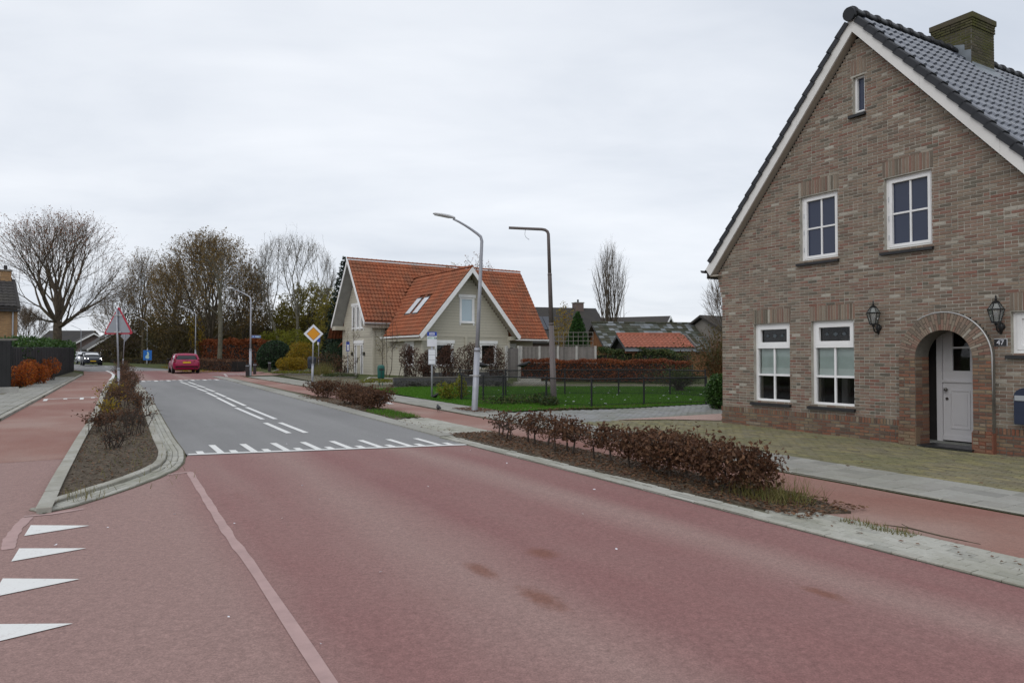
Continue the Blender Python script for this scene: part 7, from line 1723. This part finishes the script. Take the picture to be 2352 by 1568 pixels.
make_tree('young_bare_tree', 'young bare multi-stem tree before the cream house door corner', gx(888, 44), [(.6, .35), (1.8, .8), (3.2, .75), (4.2, .3), (5.6, .06)], .4, 29, n_att=420, step=.22, infl=2, kill=.32, tip=.007, trunk_r=.045, bark='stem', stems=[(0, 0, 0, 0), (.15, .1, .1, 0), (-.15, 0, -.1, 0)], twig=2, twig_len=.35, twig_r=.005, leaf='leaf_willow', leaves_n=110, leaf_size=.08, up=.5, inertia=.8)
make_tree('young_bare_tree', 'thin bare espalier shrub at the left corner of the cream house', gx(812, 48), [(.4, .3), (1.6, .6), (3.0, .5), (4.0, .1)], .3, 31, n_att=240, step=.22, infl=2, kill=.34, tip=.007, trunk_r=.04, bark='stem', twig=2, twig_len=.3, twig_r=.005, leaf='leaf_willow', leaves_n=60, leaf_size=.08, up=.4)

# ------------------------------------------------------------------ hedges and shrubs away from the road
hedge_box('laurel_hedge', 'evergreen hedge rising above the black garden screen on the left', [gx(24, 33.5), gx(108, 44.5), gx(160, 60)], .9, 2.12, 7500, .16, 'leaf_laurel', 50, .9, .8)
shrub('orange_shrub', 'bright orange shrub nearest the pale block by the black screen', G(44, 889, .03), [((-.2, 0, .45), (.5, .4, .5)), ((.25, .1, .6), (.45, .4, .62))], 1500, .085, 'leaf_orange', 51, 7)
shrub('orange_shrub', 'tallest orange shrub in the middle of its row at the black screen', G(72, 882, .03), [((0, 0, .6), (.6, .45, .66)), ((.35, .2, .5), (.45, .4, .5))], 1600, .085, 'leaf_orange', 52, 7)
shrub('orange_shrub', 'last orange shrub beside the white slabs and the black screen', G(100, 874, .03), [((0, 0, .62), (.5, .45, .58)), ((.4, .2, .75), (.4, .35, .5))], 1100, .085, 'leaf_orange', 53, 6)
hedge_box('beech_hedge', 'tall rusty-red beech hedge behind the red car', [gx(462, 76), gx(540, 72), gx(618, 70)], 1.2, 2.6, 7500, .20, 'leaf_beech_far', 54, .1, .8, wob=.05)
hedge_box('low_hedge', 'low brown clipped hedge right of the red hatchback', [gx(446, 64), G(500, 850, .03), G(549, 853, .03)], 1.3, .85, 5200, .12, 'leaf_brown', 55, .02, .85, wob=.04)
hedge_box('low_hedge', 'low dark verge hedge along the far bend', [gx(262, 92), gx(330, 90), gx(400, 86), gx(440, 84)], 1.2, .6, 3500, .16, 'leaf_olive', 56, .02, .85)
rng_ = np.random.default_rng(57)
p = gx(632, 63); hd_ = thing('holly_dome', 'dark green clipped holly dome beside the bollards', 'shrub', p)
P = blob_points(rng_, 9000, (0, 0, 1.05), (1.55, 1.5, 1.5), .82, 3); P = P[P[:, 2] > .05]; V, T = leaf_tris(P, .12, rng_, 1.5); link('foliage', npmesh('foliage', V, T, M['leaf_ever']), hd_)
MB().lathe([(.9, .1), (1.25, .6), (1.2, 1.5), (.7, 2.15), (.1, 2.35)], 12).build('dark_fill_core', M['dark_in'], hd_)  # solid dark core added behind the leaves, shade put into its colour
shrub('yellow_shrub', 'tallest yellow-orange shrub right of the holly dome', gx(690, 57), [((0, 0, 1.2), (1.0, .8, 1.2)), ((-.5, 0, .8), (.8, .7, .8))], 3400, .12, 'leaf_yellow', 58, 8, .02)
shrub('yellow_shrub', 'low spreading yellow shrub on the stone-edged border', gx(660, 54), [((0, 0, .55), (.95, .7, .6)), ((.8, 0, .6), (.7, .6, .6))], 2800, .11, 'leaf_yellow', 59, 8, .02)
shrub('lime_shrub', 'yellow-green shrub behind the holly dome', gx(610, 72), [((0, 0, 2.0), (1.3, .8, 1.6)), ((1.4, 0, 2.6), (1.0, .7, 1.4))], 2600, .17, 'leaf_lime', 60, 8, .03)
shrub('lime_shrub', 'yellow-green shrub between the orange diamond and the holly dome', gx(672, 66), [((0, 0, 2.2), (1.6, .8, 1.5)), ((1.5, 0, 1.6), (1.2, .7, 1.2))], 3000, .16, 'leaf_lime', 61, 8, .03)
shrub('yellow_shrub', 'tall yellow-leaved undergrowth behind the red hatchback', gx(452, 75), [((0, 0, 3.4), (.9, .7, 1.9)), ((.7, .3, 1.8), (.9, .7, 1.3)), ((-.7, .3, 4.6), (.5, .5, .8))], 1000, .15, 'leaf_yellow', 67, 8, .03)
shrub('brown_shrub', 'brown leafless shrub behind the dark litter bin', gx(755, 50), [((0, 0, .8), (1.1, .6, .75)), ((1.1, 0, .7), (.9, .5, .7))], 1500, .08, 'leaf_brown', 62, 14, .02)
shrub('dark_shrub', 'dark green shrub at the left foot of the cream house', gx(775, 56), [((0, 0, 1.2), (1.1, .7, 1.2))], 2600, .12, 'leaf_ever', 63, 6, .02)
shrub('ground_cover', 'low green plants along the stone-edged border', G(668, 858, .15), [((0, 0, .08), (1.5, .3, .12))], 1500, .07, 'leaf_lime', 64, 0, cat_='plant')
shrub('ground_cover', 'low green and brown plants on the brick-edged border', G(780, 865.5, .12), [((0, 0, .08), (1.1, .3, .14))], 1300, .07, 'leaf_ivy', 65, 0, cat_='plant')
shrub('ground_cover', 'low green plants on the kerb-edged border', G(866, 880, .16), [((0, 0, .06), (.9, .35, .15))], 1300, .06, 'leaf_lime', 66, 0, cat_='plant')
for i, (px, D, w, h, lab) in enumerate([(942, 36, .62, 1.9, 'leftmost brown espaliered beech before the cream house'), (982, 35.6, .5, 1.65, 'narrow brown beech behind the bus stop pole'), (1030, 35.4, .55, 1.9, 'brown espaliered beech covering the left ground-floor window'), (1080, 35.2, .7, 2.0, 'tallest brown espaliered beech behind the leaning lamp post'), (1135, 35.0, .72, 1.85, 'brown espaliered beech covering the right ground-floor window')]):
    p = gx(px, D); rng = np.random.default_rng(70 + i); bl = [((rng.normal() * .12, 0, h * .62), (w, .25, h * .36)), ((rng.normal() * .2, 0, h * .85), (w * .6, .2, h * .2)), ((rng.normal() * .2, 0, h * .4), (w * .8, .2, h * .25))]
    shrub('espalier_beech', lab, p, bl, 2100, .075, 'leaf_dark_beech', 70 + i, 9, .016, spread=.9)
hedge_box('beech_hedge', 'clipped red-brown beech hedge behind the lawn', [gx(1200, 39.2), gx(1330, 38.6), gx(1450, 37.6), gx(1590, 36.5)], 1.0, 1.12, 14000, .085, 'leaf_beech', 75, .05, .8, wob=.05)
hedge_box('ivy_hedge', 'dark green ivy hedge between the beech hedge and the mossy shed', [gx(1375, 41), gx(1470, 40), gx(1580, 38.5)], 1.0, 1.62, 8000, .11, 'leaf_ivy', 76, .2, .8, wob=.08)
def wand_shrub(label, base, n, h, spread, seed, mat, leaf, leaves_n, lsize, name='osier_shrub', r=.012):
    rng = np.random.default_rng(seed); t = thing(name, label, 'shrub', base); A, B, ra, rb_, ends = [], [], [], [], []
    for i in range(n):
        a = rng.random() * 6.283; d = np.array([math.cos(a), math.sin(a), 0]) * spread * rng.random(); p = np.append(rng.normal(size=2) * .12, 0.); hh = h * (.55 + .45 * rng.random()); k = 5
        for j in range(k):
            u = (j + 1) / k; q = np.array([d[0] * u ** 1.4, d[1] * u ** 1.4, hh * u ** .9]) + rng.normal(size=3) * .02; A.append(p); B.append(q); ra.append(r * (1 - .16 * j)); rb_.append(r * (1 - .16 * (j + 1))); 
            if j > 1: ends.append(q)
            p = q
    V, T = edge_tubes(np.array(A), np.array(B), np.array(ra), np.array(rb_), 4); link('stems', npmesh('stems', V, T, M[mat]), t)
    E = np.array(ends); P = E[rng.integers(0, len(E), leaves_n)] + rng.normal(size=(leaves_n, 3)) * .12; V, T = leaf_tris(P, lsize, rng, 2.2); link('foliage', npmesh('foliage', V, T, M[leaf]), t); return t
wand_shrub('tall brown osier shrub against the brick house corner', gx(1650, 27), 150, 2.5, 1.5, 77, 'timber', 'leaf_olive', 2600, .10)
wand_shrub('sprawling olive shrub at the far end of the lawn', gx(1560, 28.5), 90, 1.0, 1.6, 78, 'stem', 'leaf_ivy', 2600, .07)
shrub('laurel_bush', 'glossy green laurel bush at the corner of the brick house', gx(1648, 20.2), [((0, 0, .45), (.40, .35, .46)), ((.05, 0, .75), (.34, .32, .30))], 2600, .085, 'leaf_laurel', 79, 6, .015)
shrub('weedy_clump', 'green weedy clump beside the bus stop pole', G(1040, 917, .03), [((0, 0, .28), (.5, .3, .3)), ((-.3, 0, .3), (.25, .25, .3)), ((.25, .1, .5), (.2, .2, .35))], 900, .08, 'leaf_lime', 80, 10, .008)
for px, lab in ((930, 'grey-green lavender clump left along the garden wall'), (975, 'grey-green lavender clump behind the bus stop pole'), (1020, 'grey-green lavender clump behind the weedy clump'), (1130, 'grey-green lavender clump at the right end of the garden wall')):
    shrub('lavender_clump', lab, G(px, 890), [((0, 0, .16), (.55, .22, .2)), ((.5, 0, .12), (.4, .2, .16))], 700, .07, 'leaf_grey', 90 + px, 8, .005, cat_='plant')
shrub('bramble_clump', 'low green bramble along the street side mesh fence', G(1200, 928, .03), [((0, 0, .14), (.8, .25, .16)), ((-.8, -.2, .12), (.6, .22, .14)), ((.6, .1, .18), (.4, .25, .18))], 1500, .06, 'leaf_ivy', 81, 10, .006)
shrub('bramble_clump', 'dark green clump at the foot of the brown lamp post', G(1262, 933, .03), [((0, 0, .15), (.32, .22, .18))], 600, .06, 'leaf_ivy', 82, 5, .006)

# ------------------------------------------------------------------ the clipped roadside hedge and island shrubs, close to us
def beech_shrub(label, p0, p1, q, h, dens, seed, w=.30, gappy=.0, group='clipped shrubs along the right kerb', base_z=.17):
    rng = np.random.default_rng(seed); L = abs(p1 - p0); pm = (p0 + p1) / 2; o = R(pm, q, .03); t = thing('beech_shrub', label, 'shrub', o, RA, group)   # local y runs along the street
    n = int(dens * L * 1.7)
    nst = max(2, int(L / .22)); A, B, ra, rb_ = [], [], [], []; tops = []
    for i in range(nst):
        y = -L / 2 + L * (i + .5 + rng.normal() * .15) / nst; b0 = np.array([rng.normal() * .05, y, -.03]); k = b0 + np.array([rng.normal() * .03, rng.normal() * .04, h * .42]); A.append(b0); B.append(k); ra.append(.017 + rng.random() * .009); rb_.append(.012)
        for j in range(9):
            e = k + np.array([rng.normal() * w * .55, rng.normal() * .16, h * (.05 + .55 * rng.random())]); m_ = (k + e) / 2 + rng.normal(size=3) * .02
            A += [k, m_]; B += [m_, e]; ra += [.007, .0045]; rb_ += [.0045, .002]; tops.append(e)
            for q_ in range(4):
                e2 = e + rng.normal(size=3) * np.array([.07, .07, .05]); A.append(m_ * .4 + e * .6); B.append(e2); ra.append(.003); rb_.append(.0015); tops.append(e2)
    V, T = edge_tubes(np.array(A), np.array(B), np.array(ra), np.array(rb_), 5); link('stems', npmesh('stems', V, T, M['stem']), t)
    tops = np.array(tops); y = (rng.random(n) - .5) * L; lump = .85 + .15 * np.sin(y * 7 + seed) 
    a = rng.random(n) * 6.283; rad = rng.random(n) ** .42
    P = np.stack([np.cos(a) * rad * w * lump, y, base_z + (h - base_z) * .5 + np.sin(a) * rad * (h - base_z) * .5 * (.9 + .12 * np.sin(y * 5.1 + seed * 2))], 1)
    if gappy: P = P[np.sin(P[:, 1] * 9 + seed) + np.sin(P[:, 1] * 23) > -1 + gappy * 1.6]
    k = len(P) // 3; P[:k] = tops[rng.integers(0, len(tops), k)] + rng.normal(size=(k, 3)) * .03
    P += rng.normal(size=P.shape) * np.array([.02, .03, .025]); V, T = leaf_tris(P, .052, rng, 1.9, .35, (0, 0, -.25), 1.1); link('leaves', npmesh('leaves', V, T, M['leaf_brown']), t); return t
for args in [('sparse gappy brown shrub at the far end of the roadside hedge', 12.15, 11.15, 6.62, .50, 520, 101, .25, .7), ('open-stemmed brown shrub second from the far end of the roadside hedge', 10.95, 10.2, 6.62, .56, 950, 102, .27, .3), ('rounded brown shrub before the first gap in the roadside hedge', 9.95, 9.15, 6.60, .57, 1250, 103, .30, .1),
             ('brown shrub standing alone between the two gaps of the roadside hedge', 8.8, 8.25, 6.56, .54, 1300, 104, .28, .1), ('dense dark brown shrub starting the long near block of the hedge', 8.05, 7.1, 6.52, .56, 1900, 105, .32, 0, 'clipped shrubs along the right kerb', .10), ('dense brown shrub in the middle of the long near block of the hedge', 7.12, 6.2, 6.50, .56, 2000, 106, .33, 0, 'clipped shrubs along the right kerb', .09), ('brown shrub with yellow-green tips ending the roadside hedge near us', 6.22, 5.42, 6.48, .55, 1900, 107, .34, 0, 'clipped shrubs along the right kerb', .05)]: beech_shrub(*args)
beech_shrub('small rounded brown shrub clump farthest along the right kerb', 25.2, 24.2, 6.85, .60, 2000, 108, .50, 0, 'clipped shrubs along the right kerb', .04); beech_shrub('rounded brown shrub clump behind the near one on the right kerb', 21.9, 20.7, 6.75, .60, 2000, 109, .48, 0, 'clipped shrubs along the right kerb', .04); beech_shrub('rounded brown shrub clump with grass at its foot on the right kerb', 20.0, 18.7, 6.70, .58, 2000, 110, .46, 0, 'clipped shrubs along the right kerb', .04)
def island_shrub(label, p, q, h, w, n, seed, leaf='leaf_brown', nst=14, lsz=.05):
    w *= .62; h *= .8; n = int(n * .62); rng = np.random.default_rng(seed); t = thing('island_shrub', label, 'shrub', R(p, q, .05), RA, 'sparse shrubs on the planted island'); A, B, ra, rb_, E = [], [], [], [], []
    for i in range(nst):
        b0 = np.array([rng.normal() * w * .4, rng.normal() * w * .9, -.03]); k = b0 + np.array([rng.normal() * .06, rng.normal() * .06, h * (.4 + .3 * rng.random())]); A.append(b0); B.append(k); ra.append(.009); rb_.append(.006)
        for j in range(6):
            e = k + np.array([rng.normal() * w * .3, rng.normal() * w * .3, h * (.05 + .4 * rng.random())]); A.append(k); B.append(e); ra.append(.005); rb_.append(.002); E.append(e); E.append((k + e) / 2)
            e2 = e + rng.normal(size=3) * .08; A.append((k + e) / 2); B.append(e2); ra.append(.003); rb_.append(.0015); E.append(e2)
    V, T = edge_tubes(np.array(A), np.array(B), np.array(ra), np.array(rb_), 4); link('stems', npmesh('stems', V, T, M['stem']), t)
    E = np.array(E); V, T = leaf_tris(E[rng.integers(0, len(E), n)] + rng.normal(size=(n, 3)) * .05, lsz, rng, 1.6, .3); link('leaves', npmesh('leaves', V, T, M[leaf]), t)
for args in [('bare thin-twigged shrub nearest us on the island', 13.6, .25, .38, .30, 90, 120), ('few bare stems on the right side of the island', 15.6, .62, .55, .26, 60, 121), ('brown-leaved low shrub on the left side of the island', 16.4, .10, .50, .50, 800, 122), ('low brown leafless twigs spread over the near half of the island', 17.6, .6, .42, .75, 500, 131, 'leaf_brown', 22), ('low shrub with yellow leaves on the left of the island', 19.0, .25, .60, .40, 420, 123, 'leaf_yellow', 12, .06), ('brown shrub right of the yellow-leaved one on the island', 19.6, .85, .75, .42, 800, 124), ('brown shrub directly before the warning sign pole', 23.0, .6, .75, .5, 1100, 125), ('yellow-tinged shrub beside the warning sign pole', 24.3, .35, .8, .4, 420, 126, 'leaf_yellow', 12, .06), ('brown shrub just behind the warning sign pole', 27, .9, .85, .5, 1300, 127), ('brown twiggy shrub in the middle of the island', 31, 1.0, .9, .55, 1500, 128), ('brown shrub mass toward the far end of the island', 36, 1.2, 1.0, .6, 1700, 129), ('tallest dark brown shrub at the far end of the island', 42.5, 1.25, 1.25, .65, 2200, 130, 'leaf_brown', 26)]: island_shrub(*args)

# ------------------------------------------------------------------ grass, litter, weeds
def blades(P, h, rng, w=.006, lean=.4):
    n = len(P); a = rng.random(n) * 6.283; hh = h * (.5 + rng.random(n) * .8); d = np.stack([np.cos(a), np.sin(a), np.zeros(n)], 1); b = np.stack([-np.sin(a), np.cos(a), np.zeros(n)], 1)
    tip = P + d * (hh * lean * rng.random(n))[:, None] + np.array([0, 0, 1.]) * hh[:, None]
    V = np.stack([P - b * w, P + b * w, tip], 1).reshape(-1, 3); return V, np.arange(3 * n).reshape(-1, 3)
def RP(p, q, dz):                                       # street metres to world, arrays
    x = -math.sin(RA) * p + math.cos(RA) * q; y = math.cos(RA) * p + math.sin(RA) * q; return np.stack([x, y, SLOPE * (np.minimum(y, 130) - SLOPE0) + dz], 1)
def in_poly(p, q, poly):
    ins = np.zeros(len(p), bool); j = len(poly) - 1
    for i in range(len(poly)):
        (xi, yi), (xj, yj) = poly[i], poly[j]; c = ((yi > q) != (yj > q)) & (p < (xj - xi) * (q - yi) / (yj - yi + 1e-12) + xi); ins ^= c; j = i
    return ins
rng = np.random.default_rng(200)
LAWN = [(16.6, 9.5), (16.7, 11.4), (16.0, 13), (15.9, 24), (22.5, 24.5), (27.5, 16.5), (29.5, 12.0), (29, 9.9), (22, 9.55)]
p = rng.uniform(15.8, 29.6, 150000); q = rng.uniform(9.4, 24.6, 150000); k = in_poly(p, q, LAWN); p, q = p[k], q[k]
V, T = blades(RP(p, q, .03), .06, rng, .007); tag(link('lawn_grass', npmesh('lawn_grass', V, T, M['grass'])), 'short bright green grass of the fenced lawn', 'grass', kind='stuff')
def tuft(label, p0, p1, q0, q1, n, h, mat, seed, dz=.03, w=.004, lean=.9):
    rng = np.random.default_rng(seed); V, T = blades(RP(rng.uniform(p0, p1, n), rng.uniform(q0, q1, n), dz), h, rng, w, lean); return tag(link('grass', npmesh('grass', V, T, M[mat])), label, 'grass', kind='stuff')
tuft('long dry grass tuft at the near end of the roadside hedge', 4.95, 5.7, 6.25, 6.9, 240, .26, 'dry_grass', 210, .03, .0035, 1.5)
tuft('olive grass tuft under the last shrub of the roadside hedge', 5.1, 5.9, 6.2, 6.75, 260, .15, 'dry_grass', 216, .03, .004, 1.5)
tuft('weed tuft in the gutter paving', 3.7, 4.4, 6.2, 6.4, 260, .05, 'dry_grass', 217, .02, .004, 1.2)
tuft('grass at the foot of the second shrub clump', 16.3, 18.6, 6.2, 6.9, 1500, .09, 'grass', 211)
tuft('grass sprouting in the near tip of the island', 8.95, 9.6, -.36, .1, 70, .10, 'dry_grass', 212, .05)
tuft('dry weeds scattered over the island soil', 9.4, 24, -.2, 1.1, 420, .10, 'dry_grass', 218, .05, .004, 1.6)
tuft('grass fringe at the foot of the left screen', 22.5, 30, -3.5, -3.05, 900, .10, 'grass', 213)
tuft('dry ornamental grass before the cream house door', 44.5, 46.5, 12.0, 13.0, 500, .75, 'dry_grass', 214, .1, .01)
tuft('thin grass on the far verge', 62, 90, 6.5, 12, 5000, .16, 'dry_grass', 215, .0, .02)
def litter(label, p0, p1, q0, q1, n, size, seed, dz, mat='litter', poly=None):
    rng = np.random.default_rng(seed); p = rng.uniform(p0, p1, n); q = rng.uniform(q0, q1, n)
    if poly: k = in_poly(p, q, poly); p, q = p[k], q[k]
    P = RP(p, q, dz); V, T = leaf_tris(P, size, rng, 1.5, .25); V = V.reshape(-1, 4, 3); V[:, :, 2] = P[:, None, 2] + (V[:, :, 2] - P[:, None, 2]) * .35 + .006
    return tag(link('fallen_leaves', npmesh('fallen_leaves', V.reshape(-1, 3), T, M[mat])), label, 'leaves', kind='stuff')
litter('brown fallen leaves under the roadside hedge', 4.6, 12.8, 5.98, 7.0, 5200, .055, 220, .035)
litter('brown fallen leaves and bark chips on the island', 9.2, 44, -.3, 1.4, 5200, .05, 221, .055, 'litter', isl_l + [(a, b - .4) for a, b in isl_r[::-1]])
litter('few brown leaves blown along the right gutter', 2, 16, 5.9, 6.4, 220, .05, 222, .03)
litter('brown leaves gathered round the foot of the leaning lamp', 16.8, 18.2, 8.6, 9.4, 700, .06, 223, .05)
litter('fallen leaves along the mesh fence foot', 16.2, 17.0, 10.5, 17, 900, .06, 224, .04)
litter('scattered pale leaves on the lawn', 17, 26, 11, 20, 90, .10, 225, .06, 'sign_white')
litter('fallen leaves under the clipped clumps on the right kerb', 16.5, 26, 6.2, 7.0, 1300, .055, 226, .035)
litter('yellow leaves on the far verge', 58, 80, 5.5, 11, 2600, .16, 227, .02, 'leaf_yellow')
litter('fallen leaves on the cream house borders', 34, 50, 10.4, 12.5, 500, .08, 228, .05)
litter('odd leaves lying on the forecourt and pavement', 2, 13, 8.2, 12.3, 60, .06, 229, .055)
litter('tiny pale crumbs on the red road', 4, 14, -.3, 5.4, 26, .035, 230, .008, 'sign_white')
litter('earth clods on the island bed', 9.3, 30, -.3, 1.3, 4500, .045, 231, .05, 'bark_dark', isl_l + [(a, b - .4) for a, b in isl_r[::-1]])
